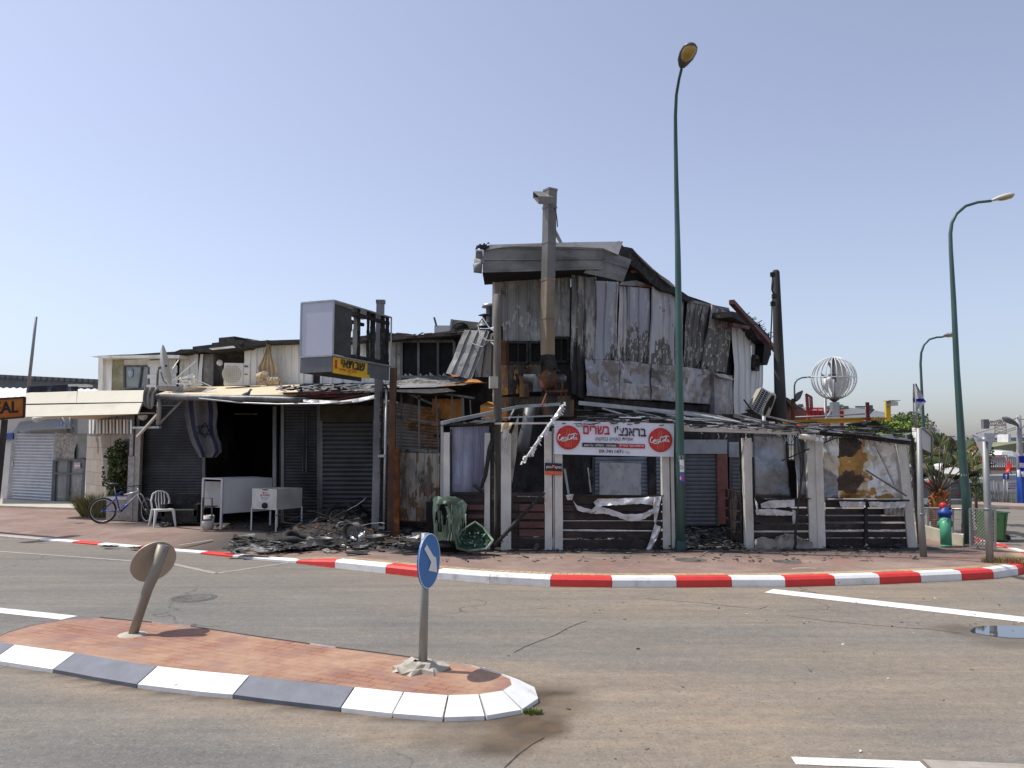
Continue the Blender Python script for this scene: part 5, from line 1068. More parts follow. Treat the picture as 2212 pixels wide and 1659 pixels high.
# eave over the courtyard
LAY = [([(836, 826), (900, 816), (985, 810), (1040, 822), (1000, 832), (900, 834)], 'ash', 18.6), ([(836, 832), (920, 828), (990, 832), (940, 836), (838, 838)], 'galv', 18.3), ([(838, 838), (900, 838), (960, 836), (985, 845), (930, 850), (840, 846)], 'char', 18.5)]
for pts, m_, Y_ in LAY:
    mb = MB(); mb.prism([P(x, y, Y_ + (838 - y) * .05) for x, y in pts], V(.05, .9, -.03)); part(mb, 'eave_sheet', M[m_], T)
mb = MB(); mb.grid(P(*z4(430, 575), 18.3), P(*z4(500, 556), 19), P(*z4(585, 576), 18.4), P(*z4(285, 600), 17.9), 8, 6, dent(.05, 3)); part(mb, 'eave_sheet', M['rust_orange'], T, 'rusty orange sheet curling from the eave')
mb = MB(); mb.grid(P(*z4(360, 525), 18.2), P(*z4(400, 515), 18.6), P(*z4(460, 545), 18.4), P(*z4(385, 540), 18.1), 4, 3, dent(.06, 4)); part(mb, 'eave_sheet', M['rust_orange'], T)
# shutters of the shop
def shut2(x0, y0, x1, y1, n, m, d=.015, off=.06):
    mb = MB(); mb.grid(*rect(LW, x0, y0, x1, y1, off), 1, slats(n, d)); o = part(mb, 'roller_shutter', M[m], T)
    for x in (x0 - 3, x1 + 3): mb = MB(); mb.bar(LW(x, y0 - 4, off), LW(x, y1, off), .08); part(mb, 'shutter_rail', M['galv_dark'], o)
shut2(303, 875, 438, 1122, 40, 'shutter_dark', .012); shut2(614, 872, 686, 1128, 38, 'shutter_dark', .012); shut2(697, 913, 806, 1128, 22, 'shutter_grey', .03)
mb = MB(); mb.grid(*rect(LW, 690, 876, 810, 912, .08), 3, 2, dent(.03, 2)); part(mb, 'shutter_box', mat('soot_yellow2', (.06, .055, .035), .8, var=.3), T)
for x in (656, 663): 
    mb = MB(); mb.bar(LW(x, 890, .12), LW(x - 2, 1020, .12), .02); part(mb, 'conduit', M['galv_dark'], T)
mb = MB(); mb.bar(P(594, 878, 19.9), P(594, 1070, 19.9), .09); part(mb, 'canopy_post', M['galv_dark'], T); 
mb = MB(); mb.tube([P(345, 858, 19.5), P(342, 918, 19.5)], .06, 8); part(mb, 'canopy_bracket', M['dirty_cloth'], T)
for a, b, m_ in (((343, 917, 19.5), (395, 864, 19.6), 'rust_sheet'), ((297, 943, 20.2), (345, 890, 19.5), 'offwhite_post'), ((288, 924, 20.4), (346, 923, 19.6), 'galv')):
    mb = MB(); mb.bar(P(*a), P(*b), .06, .05); part(mb, 'canopy_bracket', M[m_], T)
PLr = Pl(P(272, 1000, 21.6), P(300, 1000, 21.6))
mb = MB(); vbox(mb, PLr, 285, 297, 925, 1128, .3); part(mb, 'corner_pillar', M['concrete'], T)
mb = MB(); vbox(mb, PLr, 272, 285, 985, 1126, .25, .02); vbox(mb, PLr, 279, 286, 935, 986, .2, .02); part(mb, 'brick_facing', M['brick_white'], T)
# courtyard lattice, sheet fence, corrugated strip
GT = Yp(18.5)
for a, b, w_ in ((z3(720, 655), z3(718, 1010), .04), (z3(828, 640), z3(830, 1015), .05), (z3(930, 660), z3(948, 1020), .035), (z3(1028, 670), z3(1035, 840), .04), (z3(1095, 690), z3(1100, 830), .05), (z3(1140, 710), z3(1145, 800), .03),
                 (z3(600, 640), z3(930, 665), .05), (z3(930, 665), z3(1170, 700), .05), (z3(690, 640), z3(920, 740), .05), (z3(680, 812), z3(970, 860), .04), (z3(700, 655), z3(600, 655), .05)):
    mb = MB(); mb.bar(GT(*a), GT(*b), w_); part(mb, 'lattice_bar', M['galv_dark'], T)
FS = Yp(18.8)
mb = MB(); mb.grid(*Q(FS, [z3(605, 700), z3(830, 755), z3(960, 760), z3(960, 1030)], 0)[:0] or Q(FS, [z3(605, 705), z3(960, 768), z3(955, 1025), z3(605, 1012)]), 50, waves(14, .03, 4), dent(.10, 1.4), mf=lambda u, v: (lambda t: 3 if t > .75 and v > .6 else (1 if t > .62 else (2 if t > .50 and v < .5 else 0)))(u * .8 + .45 * NZ((u * 3, v * 3, 1)) + .25 * NZ((u * 9, v * 9, 2)))); part(mb, 'fence_sheet', [M['rust_sheet'], M['pe'], M['rust_orange'], M['pd']], T)
mb = MB(); mb.grid(*Q(GT, [z3(612, 960), z3(655, 1000), z3(655, 1570), z3(600, 1570)], .2), 2, waves(26, .04, 4)); part(mb, 'folded_shutter', M['galv_dark'], T)
mb = MB(); mb.grid(*Q(GT, [z3(612, 715), z3(655, 735), z3(655, 950), z3(612, 950)], .12), 3, waves(10, .02, 4), dent(.08, 3)); part(mb, 'fence_sheet', M['rust_sheet'], T)
mb = MB(); mb.bar(GT(*z3(690, 1028), .1), GT(*z3(955, 1040), .1), .08, .08); part(mb, 'fence_rail', M['rust'], T)
mb = MB()
for k in range(26): p = GT(*z3(700 + k * 9.6, 1018 + k * .35), .12); mb.box(p, (R(.05, .12), .08, R(.04, .09)), R(0, 1))
part(mb, 'ash_on_rail', M['ash'], T)
mb = MB(); mb.bar(G(*z3(690, 1555)) + Z * 0, P(*z3(688, 1010), G(*z3(690, 1555)).y), .13, .1); part(mb, 'gate_post', M['rust'], T)
# ---- gate
T2 = thing('sheet_metal_gate', 'streaked pale and rusty sheet metal gate between the rusty post and the terrace', 'gate', GT(905, 1130, .05))
mb = MB(); mb.grid(*Q(GT, [z4(65, 985), z4(308, 992), z4(300, 1392), z4(62, 1380)], .15), fine(us_from([.12, .25, .43, .62, .80, .93]), 44), 60, dent(.03, 2), mf=lambda u, v: (lambda t: 2 if t > .62 else (1 if t > .36 else 0))(NZ((u * 4, v * 1.6, 5)) + .5 * NZ((u * 14, v * 5, 6)) + .35 * u - .1 + .25 * (v > .5))); part(mb, 'panel', [M['gate'], M['pe'], M['pc']], T2)
mb = MB(); q = Q(GT, [z4(65, 985), z4(308, 992), z4(300, 1392), z4(62, 1380)], .12)
for i in range(4): mb.bar(q[i], q[(i + 1) % 4], .05)
part(mb, 'frame', M['rust'], T2)
# orange burnt cabinets seen in the yard
CA = Yp(18.9)
mb = MB(); vbox(mb, CA, *[z4(262, 0)[0], z4(445, 0)[0]], z4(0, 672)[1], z4(0, 790)[1], .4, .05); o = mb.build('burnt_machine', M['rust_orange']); tag(o, 'rusty orange metal cabinet hanging behind the yard lattice', 'cabinet')
mb = MB(); q = [P(*z4(545, 712), 18.2), P(*z4(590, 688), 18.9), P(*z4(750, 712), 18.9), P(*z4(700, 740), 18.0)]; mb.prism(q, V(0, 0, -.25)); o = mb.build('rusty_hood', M['rust_orange'], recalc=True); tag(o, 'bright orange rusted metal hood lit by the sun behind the wooden pole', 'hood')

# ---- things on the shop's canopy and roof
T3 = thing('satellite_dish', 'large grey satellite dish on a pole at the left corner of the shop canopy', 'satellite dish', P(337, 838, 20.4))
dc = P(*z2(245, 375), 20.4); ang = Matrix.Rotation(math.radians(52), 3, 'Z') @ Matrix.Rotation(math.radians(-100), 3, 'Y') @ Matrix.Rotation(math.radians(0), 3, 'X')
RD = V(.93, .27, .20).to_track_quat('Z', 'Y').to_matrix()
mb = MB(); R_ = .53; mb.lathe([(0.001, -.10), (R_ * .4, -.08), (R_ * .75, -.035), (R_, .03), (R_ + .01, .035), (R_, .045), (R_ * .75, -.02), (R_ * .4, -.065), (.001, -.085)], dc, 28, rot=RD); part(mb, 'dish', M['dish'], T3)
mb = MB(); pb = P(*z2(190, 540), 20.5); mb.tube([pb, V(pb.x, pb.y, P(*z2(190, 392), 20.5).z)], .03, 8); mb.bar(P(*z2(190, 400), 20.5), dc + V(0, .1, 0), .05); part(mb, 'mast', M['galv_dark'], T3)
mb = MB(); mb.tube([P(*z2(255, 500), 20.4), P(*z2(232, 480), 20.1), P(*z2(215, 420), 20)], .015, 6); part(mb, 'feed_arm', M['galv_dark'], T3)

def ac_unit(name, label, loc, w_, h, d, m='ac_white', rz=0, burnt=False):
    t = thing(name, label, 'air conditioner', loc, rz=rz)
    mb = MB(); mb.box((0, 0, h / 2), (w_, d, h)); mb.build('casing', M[m], t, local=True)
    mb = MB(); f = -d / 2 - .004; mb.lathe([(.001, 0), (h * .40, 0), (h * .41, .012), (.38 * h, .016), (.001, .004)], (-w_ * .2, f + .002, h * .5), 24, rot=Matrix.Rotation(math.pi / 2, 3, 'X')); mb.build('fan_guard', M['ac_tan'] if not burnt else M['soot_int'], t, local=True)
    mb = MB()
    for k in range(9): mb.box((-w_ * .2, f - .012, h * (.12 + k * .095)), (h * .78 * math.sin(math.acos(abs(k - 4) / 4.6)), .006, .008))
    for k in range(9): mb.box((-w_ * .2 + h * .082 * (k - 4), f - .016, h * .5), (.008, .006, h * .78 * math.sin(math.acos(abs(k - 4) / 4.6))))
    mb.build('grille', M['galv_dark'] if burnt else M['ac_white'], t, local=True)
    mb = MB(); mb.box((w_ * .25, f, h * .5), (.008, .006, h * .96)); mb.box((w_ * .36, f, h * .86), (w_ * .14, .01, .05)); mb.box((w_ * .36, f, h * .5), (.08, .012, .03)); mb.build('panel_trim', M['galv_dark'], t, local=True)
    return t
lp = P(512, 833, 21.4); ac_unit('air_conditioner', 'white air conditioner outdoor unit with tan fan grille standing on the canopy roof', lp, .66, .60, .30, rz=math.radians(14))
# crumpled tan cloth hanging from the roof edge
mb = MB(); C = [P(*z2(935, 190), 21.6), P(*z2(950, 230), 21.5)]
vs = []; n_ = 14; rows = [(205, 922, 950), (240, 930, 960), (290, 915, 962), (340, 895, 975), (390, 868, 1000), (425, 880, 1002), (448, 915, 985)]
for y, xa, xb in rows:
    for i in range(n_ + 1): x = xa + (xb - xa) * i / n_; p = P(*z2(x, y + (6 * math.sin(i * 1.7) if y > 380 else 0)), 21.5 + .07 * math.sin(i * 1.9 + y * .01)); vs.append(p)
fs = [(j * (n_ + 1) + i, j * (n_ + 1) + i + 1, (j + 1) * (n_ + 1) + i + 1, (j + 1) * (n_ + 1) + i) for j in range(len(rows) - 1) for i in range(n_)]
N_ = len(vs); mb.add(vs + [p + V(0, .01, 0) for p in vs], fs + [tuple(x + N_ for x in f[::-1]) for f in fs], 0, True)
o = mb.build('cloth', M['tan_cloth']); tag(o, 'tan scorched cloth hanging in folds from the roof edge right of the air conditioner', 'cloth')
mb = MB()
for k in range(40): 
    x, y = (R(855, 905), R(420, 500)) if k % 2 else (R(920, 1020), R(455, 515)); p = P(*z2(x, y), 21.3); mb.grid(p, p + V(R(.05, .2), 0, R(-.05, .08)), p + V(R(.05, .2), R(-.1, .1), R(-.14, -.05)), p + V(0, 0, R(-.12, -.03)), 2, 2, dent(.05, 8), sm=True)
o = mb.build('torn_scraps', M['tan_cloth']); tag(o, 'torn tan scraps lying on the canopy beside the air conditioner', 'scraps', kind='stuff')
# pigeon on the gutter (small bird)
mb = MB(); c0 = P(*z2(787, 575), 19.0)
T4 = thing('pigeon', 'small dark pigeon perched on the edge of the shop canopy', 'bird', c0 - Z * .1)
mb.tube([c0 + V(-.17, 0, -.06), c0 + V(-.10, 0, -.03), c0 + V(0, 0, 0), c0 + V(.08, 0, .04), c0 + V(.11, 0, .10), c0 + V(.13, 0, .125), c0 + V(.155, 0, .118), c0 + V(.175, 0, .11)], [.01, .025, .055, .045, .025, .028, .016, .003], 10); mb.bar(c0 + V(.01, .02, -.05), c0 + V(.01, .02, -.11), .01); mb.bar(c0 + V(.01, -.02, -.05), c0 + V(.01, -.02, -.11), .01); part(mb, 'body', M['far_dark'], T4)
# junk behind the dish
T5 = thing('scorched_frame', 'tangle of white bent bars and brackets on the canopy right of the dish', 'frame', P(410, 834, 21.8))
mb = MB()
for a, b, w_ in (((300, 480), (455, 345), .03), ((330, 470), (440, 440), .04), ((345, 460), (380, 520), .03), ((440, 450), (450, 520), .04), ((360, 480), (450, 485), .03), ((295, 400), (335, 340), .02), ((320, 500), (500, 505), .03), ((410, 490), (460, 520), .03), ((425, 460), (560, 520), .02)): mb.bar(P(*z2(*a), 21.6), P(*z2(*b), 21.9), w_)
mb.grid(P(*z2(375, 455), 21.5), P(*z2(440, 430), 21.8), P(*z2(455, 450), 21.8), P(*z2(370, 470), 21.5), 3, 2, dent(.03, 5)); part(mb, 'bars', M['white_wall'], T5)
# torn awning cloth at the canopy corner
def cloth(rows, plane, m, name, label, cat, offf=lambda i, j: 0, n_=12, **kw):
    mb = MB(); vs = []
    for j, (y, xa, xb) in enumerate(rows):
        for i in range(n_ + 1): vs.append(plane(xa + (xb - xa) * i / n_, y if not isinstance(y, tuple) else y[0] + (y[1] - y[0]) * i / n_, offf(i, j)))
    fs = [(j * (n_ + 1) + i, j * (n_ + 1) + i + 1, (j + 1) * (n_ + 1) + i + 1, (j + 1) * (n_ + 1) + i) for j in range(len(rows) - 1) for i in range(n_)]
    N_ = len(vs); mb.add(vs + [p - plane.n * .008 for p in vs], fs + [tuple(x + N_ for x in f[::-1]) for f in fs], 0, True)
    o = mb.build(name, m); return tag(o, label, cat)
fold = lambda a, f, s=0: (lambda i, j: a * math.sin(i * f + j * .4 + s))
cloth([(836, 312, 345), (850, 309, 333), (865, 308, 333), (878, 312, 331), (883, 320, 328)], Yp(19.4), M['dirty_cloth'], 'torn_awning_cloth', 'grey torn cloth bunched at the corner between cream fascia and gutter', 'cloth', fold(.05, 1.3))
cloth([((833, 838), 338, 470), ((838, 842), 340, 460), ((844, 850), 345, 430)], Yp(20.3), M['dirty_cloth'], 'canopy_canvas', 'strip of dirty grey canvas lying along the canopy behind the gutter', 'canvas', fold(.06, 1.1))

# burnt unit, cowls and stack on the roof by the tall building
T6 = thing('burnt_air_conditioner', 'burnt open air conditioner carcass lying on the roof beside the tall building', 'air conditioner', P(1000, 714, 20.2))
mb = MB(); mb.grid(P(*z4(378, 207), 19.9), P(*z4(530, 225), 20.2), P(*z4(540, 262), 20.2), P(*z4(368, 275), 19.9), 8, 4, dent(.05, 3)); mb.bar(P(*z4(370, 272), 19.9), P(*z4(378, 207), 19.9), .05); part(mb, 'casing', M['ac_tan'], T6)
mb = MB(); mb.tube([P(*z4(430, 262), 19.7) + V(.19 * math.cos(a / 10 * math.pi), 0, .15 * math.sin(a / 10 * math.pi)) for a in range(11)], .02, 6); mb.lathe([(0, 0), (.17, 0), (.15, .05), (0, .05)], P(*z4(430, 258), 19.8), 18, rot=Matrix.Rotation(math.pi / 2, 3, 'X')); part(mb, 'fan_opening', M['char'], T6)
mb = MB(); vbox(mb, Yp(20.4), *[z4(276, 0)[0], z4(372, 0)[0]], z4(0, 243)[1], z4(0, 292)[1], .4); o = mb.build('roof_box', M['ac_white']); tag(o, 'low white box lying on the roof left of the burnt air conditioner', 'box')
mb = MB(); mb.bar(P(*z4(288, 243), 20.4), P(*z4(275, 196), 20.4), .05); o = mb.build('roof_rod', M['galv_dark']); tag(o, 'short slanted rod sticking up from the roof edge', 'rod')
mb = MB(); c0 = P(*z4(568, 255), 19.8); mb.lathe([(.13, 0), (.13, .03), (.06, .06), (.05, .17), (.05, .30), (.16, .31), (.02, .36), (.0, .36)], c0, 16); mb.lathe([(.2, .02), (.14, .12), (.12, .12), (.18, .02)], c0, 16); o = mb.build('vent_cowl', M['galv_dark'], recalc=False); tag(o, 'dark mushroom shaped vent cowl on the roof edge', 'vent')
mb = MB(); c0 = P(*z4(598, 250), 20.2); mb.lathe([(.09, 0), (.09, .5), (.20, .5), (.18, .58), (.02, .60), (0, .60)], c0 , 16); o = mb.build('vent_stack', M['galv']); tag(o, 'pale cylindrical vent stack with flat cap against the tall wall', 'vent')
T7 = thing('loose_cables', 'tangle of grey cables looping between the roof edge and the wooden pole', 'cables', P(1040, 740, 16.5))
for pts in ([(460, 270), (480, 320), (500, 350), (560, 370), (600, 330), (640, 270)], [(520, 250), (560, 200), (600, 260), (640, 285)], [(636, 280), (605, 300), (608, 340), (640, 380)], [(640, 285), (612, 305), (618, 350), (645, 360)], [(530, 240), (545, 300), (580, 330), (640, 335)]):
    mb = MB(); mb.tube([P(*z4(x, y), 19.2 - (x - 460) / 180 * 3.0) for x, y in pts], .014, 5); part(mb, 'cable', M['post_grey'], T7)

# ================================================================== NEIGHBOUR SHOP on the left
T = thing('neighbour_shop', 'undamaged shop on the left with closed silver shutter and cream stone wall', 'building', (-15.5, 27, .12))
NP = Pl(G(25, 1078), G(165, 1086)); SW = Pl(P(186, 1000, 27), P(289, 1000, 22.2))
mb = MB(); a = NP(-60, 1000); b = NP(186, 1000); c_ = SW(186, 1000); d_ = SW(289, 1000)
f = [V(p.x, p.y, .05) for p in (a, b, c_, d_)] + [V(d_.x, d_.y + 9, .05), V(a.x, a.y + 6, .05)]
n = len(f); hts = [3.4, 3.4, 3.4, 3.4, 3.4, 3.4]; mb.add(f + [V(p.x, p.y, h) for p, h in zip(f, hts)], [list(range(n))[::-1], list(range(n, 2 * n))] + [(i, (i + 1) % n, (i + 1) % n + n, i + n) for i in range(n)])
part(mb, 'wall', M['pale_wall'], T, recalc=True)
mb = MB(); q = Q(NP, [c5(192, 838), c5(665, 838), c5(610, 1640), c5(140, 1612)], .12); mb.grid(*q, 1, slats(22, .05)); o = part(mb, 'roller_shutter', M['shutter_light'], T)
mb = MB(); mb.bar(NP(*c5(182, 820), .15), NP(*c5(120, 1610), .15), .2, .1); mb.bar(NP(*c5(672, 830), .15), NP(*c5(622, 1645), .15), .14, .1); part(mb, 'shutter_rail', M['galv'], o)
mb = MB(); q = Q(NP, [c5(110, 700), c5(770, 650), c5(850, 780), c5(160, 815)], .5); q[0] -= NP.n * .4; q[1] -= NP.n * .4; mb.grid(*q, 6, 2, dent(.02, 1)); part(mb, 'shutter_hood', M['glass_sky'], T)
mb = MB(); mb.grid(*Q(NP, [c5(692, 700), c5(738, 698), c5(738, 750), c5(694, 752)], .62), 1, 1); part(mb, 'blue_sticker', M['blue_paint'], T)
for k in (0, 1, 2):
    mb = MB(); mb.grid(*Q(NP, [c5(700, 708 + k * 14), c5(728, 707 + k * 14), c5(728, 712 + k * 14), c5(700, 713 + k * 14)], .64), 1, 1); part(mb, 'sticker_stripe', M['sign_white'], T)
sh(NP, [c5(668, 838), c5(900, 838), c5(885, 1140), c5(640, 1140)], 16, 14, 'stone_rough', .22, 'rough_stone_facing', .12, T); sh(NP, [c5(902, 838), c5(1022, 838), c5(1010, 1130), c5(890, 1140)], 2, 3, 'glass_dim', .2, 'upper_window', .0, T)
sh(NP, [c5(645, 1165), c5(805, 1160), c5(785, 1640), c5(632, 1640)], 1, 2, 'glass_dim', .2, 'glass_door', 0, T); sh(NP, [c5(820, 1160), c5(990, 1160), c5(960, 1640), c5(792, 1645)], 1, 2, mat('glass_pale', (.34, .34, .33), .2, var=.3, vs=1.2, layers=[((.08, .08, .08), .3, 1, .2, (1, 1, 1))]), .2, 'glass_door', 0, T)
mb = MB()
for a, b in ((c5(640, 1155), c5(1000, 1150)), (c5(640, 1155), c5(622, 1645)), (c5(812, 1155), c5(788, 1645)), (c5(998, 1150), c5(965, 1645)), (c5(640, 1310), c5(985, 1315)), (c5(625, 1645), c5(965, 1648))): mb.bar(NP(*a, .26), NP(*b, .26), .12, .06)
part(mb, 'door_frame', M['far_dark'], T)
mb = MB(); mb.grid(*Q(NP, [c5(868, 1188), c5(936, 1184), c5(936, 1250), c5(868, 1252)], .28), 1, 1); nt_ = part(mb, 'paper_notice', M['white_paint'], T)
text_mb("::::::", (NP(*c5(875, 1195), .29), NP(*c5(930, 1193), .29), NP(*c5(875, 1245), .29)), M['text_red'], nt_)
mb = MB(); mb.grid(*Q(NP, [c5(116, 1170), c5(150, 1170), c5(146, 1225), c5(112, 1225)], .2), 1, 1); part(mb, 'paper_notice', M['pale_roof'], T)
mb = MB(); mb.bar(NP(*c5(-50, 885), .2), NP(*c5(165, 875), .2), .1, .25); part(mb, 'blue_band', M['blue_paint'], T)
sh(SW, [z1(560, 895), z1(712, 885), z1(690, 1300), z1(548, 1290)], 2, 2, 'stone_tile', .06, 'stone_cladding', 0, T); sh(SW, [z1(714, 885), z1(862, 873), z1(862, 1320), z1(692, 1300)], 2, 2, mat('cream_plaster', (.36, .33, .28), .8, var=.1), .06, 'plaster_panel', 0, T)
mb = MB(); qd = Q(SW, [z1(798, 915), z1(850, 912), z1(845, 1330), z1(792, 1310)], .075); mb.prism(qd[::-1], -SW.n * .05); part(mb, 'door', M['brown_dark'], T)
text_mb("14", (SW(*z1(728, 1005), .08), SW(*z1(748, 1005), .08), SW(*z1(728, 1034), .08)), M['kerb_red'], T, 'house_number', bold=.01)
for k in range(16):
    x = 505 + k * 22; mb = MB(); mb.grid(*Q(NP if x < 560 else SW, [z1(x, 790), z1(x + 12, 790), z1(x + 12, 880), z1(x, 880)], .15 + (k % 2) * .12), 1, 1); part(mb, 'infill_strip', M['white_wall'], T)
mb = MB(); q = Q(SW, [z1(420, 760), z1(862, 760), z1(862, 880), z1(420, 880)], .09); mb.prism(q[::-1], -SW.n * .02); part(mb, 'dark_infill', M['far_dark'], T)
# cream fascia awning
AW = Pl(P(52, 870, 23.2), P(314, 870, 21.2))
tilt = lambda y: (y - 872) / 52 * .42
for pts in ([z1(163, 618), z1(494, 607), z1(490, 682), z1(162, 688)], [z1(500, 606), z1(935, 600), z1(915, 676), z1(492, 682)], [z1(160, 697), z1(911, 682), z1(885, 753), z1(156, 772)]):
    mb = MB(); mb.prism([AW(x, y, tilt(y)) for x, y in pts][::-1], -AW.n * .04); part(mb, 'fascia_board', M['cream_board'], T, recalc=True)
mb = MB(); mb.prism([AW(x, y, tilt(y) - .06) for x, y in (z1(163, 625), z1(925, 606), z1(890, 745), z1(160, 765))][::-1], -AW.n * .04); part(mb, 'fascia_backing', M['far_dark'], T, recalc=True)
mb = MB(); a, b = AW(*z1(156, 772)), AW(*z1(885, 753)); mb.prism([a, b, b - AW.n * 3.2 + V(1, 0, .1), a - AW.n * 3.2], V(0, 0, .04)); part(mb, 'soffit', M['roof_cream'], T, recalc=True)
mb = MB(); mb.tube([P(*z1(x, y), 21.8) for x, y in ((400, 775), (430, 830), (420, 870))], .015, 5); mb.tube([P(*z1(x, y), 21.8) for x, y in ((450, 775), (455, 820), (470, 870))], .03, 5); part(mb, 'cable', M['post_grey'], T)
for x, y in ((240, 782), (920, 768)):
    mb = MB(); mb.lathe([(0, -.12), (.10, -.08), (.13, 0), (.10, .03), (0, .03)], P(*z1(x, y), 21.5), 14); part(mb, 'soffit_lamp', M['offwhite_post'], T)
# roofs behind
mb = MB(); mb.grid(P(-80, 838, 36), P(212, 842, 36), P(212, 862, 28), P(-80, 872, 28), [(i / 40, (i % 2) * .06) for i in range(41)], 1); o = mb.build('corrugated_roof', M['pale_roof']); tag(o, 'pale corrugated lean-to roof behind the cream fascia on the far left', 'roof')
T = thing('long_dark_roofed_building', 'long building with a dark ribbed roof far behind the left shop', 'building', P(100, 830, 42))
mb = MB(); q = Q(Yp(42), [(-120, 808), (211, 824), (211, 843), (-120, 836)]); mb.prism(q[::-1], V(0, 3, 0)); part(mb, 'roof', M['far_dark'], T, recalc=True)
mb = MB()
for k in range(26): x = -110 + k * 12.8; p = P(x, 808 + (x + 120) * .0483 - 1, 41.8); mb.bar(p, p + V(0, 2, .1), .22, .18)
part(mb, 'roof_ribs', M['far_dark'], T)
mb = MB(); a = P(-120, 836, 42.5); b = P(211, 843, 42.5); mb.prism([V(a.x, a.y, 0), V(b.x, b.y, 0), b, a], V(0, 2, 0)); part(mb, 'wall', M['brown_dark'], T, recalc=True)
cloth([((835, 830), 60, 170), ((842, 841), 60, 168), ((848, 846), 58, 168)], Yp(24), M['navy_cloth'], 'rolled_tarpaulin', 'dark navy tarpaulin bunched on top of the cream fascia', 'tarpaulin', fold(.12, 1.2))
mb = MB(); mb.box(P(174, 833, 24), (.6, .3, .06)); o = mb.build('roof_bracket', M['white_paint']); tag(o, 'small white bracket at the end of the dark tarpaulin', 'bracket')
mb = MB(); mb.tube([P(60, 850, 24.2), P(70, 760, 24.2), P(78, 684, 24.2)], [.05, .045, .04], 8); o = mb.build('mast_pole', M['post_grey']); tag(o, 'thin bare mast leaning above the cream fascia on the left', 'mast')
# orange sign on its post
T = thing('orange_shop_sign', 'orange brown sign with dark letters on a black post at the left edge', 'sign', G(-8, 1146))
SG = Pl(P(0, 880, 18.7), P(54, 880, 19.2))
mb = MB(); mb.prism(Q(SG, [(-60, 865), (54, 858), (52, 901), (-60, 910)])[::-1], -SG.n * .08); part(mb, 'board', mat('sign_orange', (.62, .17, .03), .45, var=.2, vs=1.2, layers=[((.68, .38, .05), .3, 1.3, .3, (1, 1, 1))]), T, recalc=True)
mb = MB(); q = Q(SG, [(-60, 865), (54, 858), (52, 901), (-60, 910)], .02)
for i in range(4): mb.bar(q[i], q[(i + 1) % 4], .04)
part(mb, 'frame', M['brown_dark'], T)
k5 = lambda x, y, o=.01: SG(*c5(x, y), o)
text_mb("EAL", (k5(-70, 478), k5(215, 462), k5(-70, 618)), M['text_dark'], T, bold=.02)
mb = MB(); gp = G(-9, 1142); mb.bar(V(gp.x - .05, gp.y, .1), P(10, 905, 18.95), .13); part(mb, 'post', M['char_pole'], T)
# door step and raised floor of the neighbour
mb = MB(); q = [G(-40, 1095), G(178, 1098), G(195, 1116), G(-40, 1112)]; 
mb = MB(); q = [G(-60, 1078), G(185, 1089), G(180, 1102), G(-60, 1094)]; mb.prism([p + Z * .0 for p in q][::-1], Z * .06); o = mb.build('shop_step', M['pale_base'], recalc=True); tag(o, kind='structure')
# ================================================================== SIGN BOX ON ITS COLUMN
T = thing('illuminated_sign_box', 'gutted white sign box with exposed frame on a tall grey column above the shop', 'sign', G(812, 1158))
Yc = G(812, 1158).y
SB = .93; c_ = P(719, 700, 16.4 * SB); l_ = P(654, 700, 16.75 * SB); r_ = P(844, 700, 18.6 * SB)
dF = V(r_.x - c_.x, r_.y - c_.y, 0); LF = dF.length; dF.normalize(); dS = V(-dF.y, dF.x, 0); dS = dS if dS.x < 0 else -dS; LS = V(l_.x - c_.x, l_.y - c_.y, 0).length
zt = P(719, 649, 16.4 * SB).z; zb = P(719, 768, 16.4 * SB).z; zs = P(719, 803, 16.4 * SB).z; C0 = V(c_.x, c_.y, 0)
def K(u, s, z): return C0 + dF * (u * LF) + dS * (s * LS) + Z * z
mb = MB(); mb.prism([K(0, 0, zb), K(0, 1, zb), K(0, 1, zt), K(0, 0, zt)], dF * .015); part(mb, 'side_panel', mat('sign_panel', (.52, .53, .62), .45, var=.03), T, recalc=True)
mb = MB(); mb.prism([K(0, 0, zt), K(1, 0, zt), K(1, 1, zt), K(0, 1, zt)], Z * .02); part(mb, 'top_panel', M['galv'], T, recalc=True)
mb = MB(); mb.prism([K(0, 0, zb), K(.45, 0, zb), K(1, 0, zb), K(1, 1, zb), K(0, 1, zb)], Z * -.02); part(mb, 'bottom_panel', M['galv_dark'], T, recalc=True)
mb = MB()
for a, b in ((K(0, -.02, zb), K(0, -.02, zt)), (K(0, -.02, zt), K(1, -.02, zt)), (K(1, -.02, zt), K(1, -.02, zb)), (K(1, -.02, zb), K(0, -.02, zb)), (K(0, 1, zb), K(0, 1, zt)), (K(0, 1, zt), K(0, 0, zt)), (K(0, 1, zb), K(0, 0, zb))): mb.bar(a, b, .03, .03)
part(mb, 'outer_frame', M['galv'], T)
ux = lambda x: (lambda t: t * 16.4 / (18.6 - t * 2.2))((x - 300) / 353.0)
for u, s, w_, m_ in ((ux(470), .06, .06, 'char'), (ux(488), .25, .10, 'offwhite_post'), (ux(527), .06, .06, 'char'), (ux(572), .15, .10, 'char'), (ux(592), .3, .06, 'char'), (ux(624), .1, .10, 'char'), (ux(641), .05, .08, 'char')):
    mb = MB(); n_ = 8; pts = [K(u + R(-.004, .004), s, zb + (zt - zb) * i / n_) for i in range(n_ + 1)]; 
    for a, b in zip(pts, pts[1:]): mb.bar(a, b, w_ * R(.8, 1.1), w_)
    part(mb, 'frame_bar', M[m_], T)
for z_, s in ((zt - .12, .95), (zb + .08, .95), (zt - .13, .08), (zb + .07, .08)):
    mb = MB(); mb.bar(K(.34, s, z_), K(1, s, z_), .07); part(mb, 'frame_bar', M['char'], T)
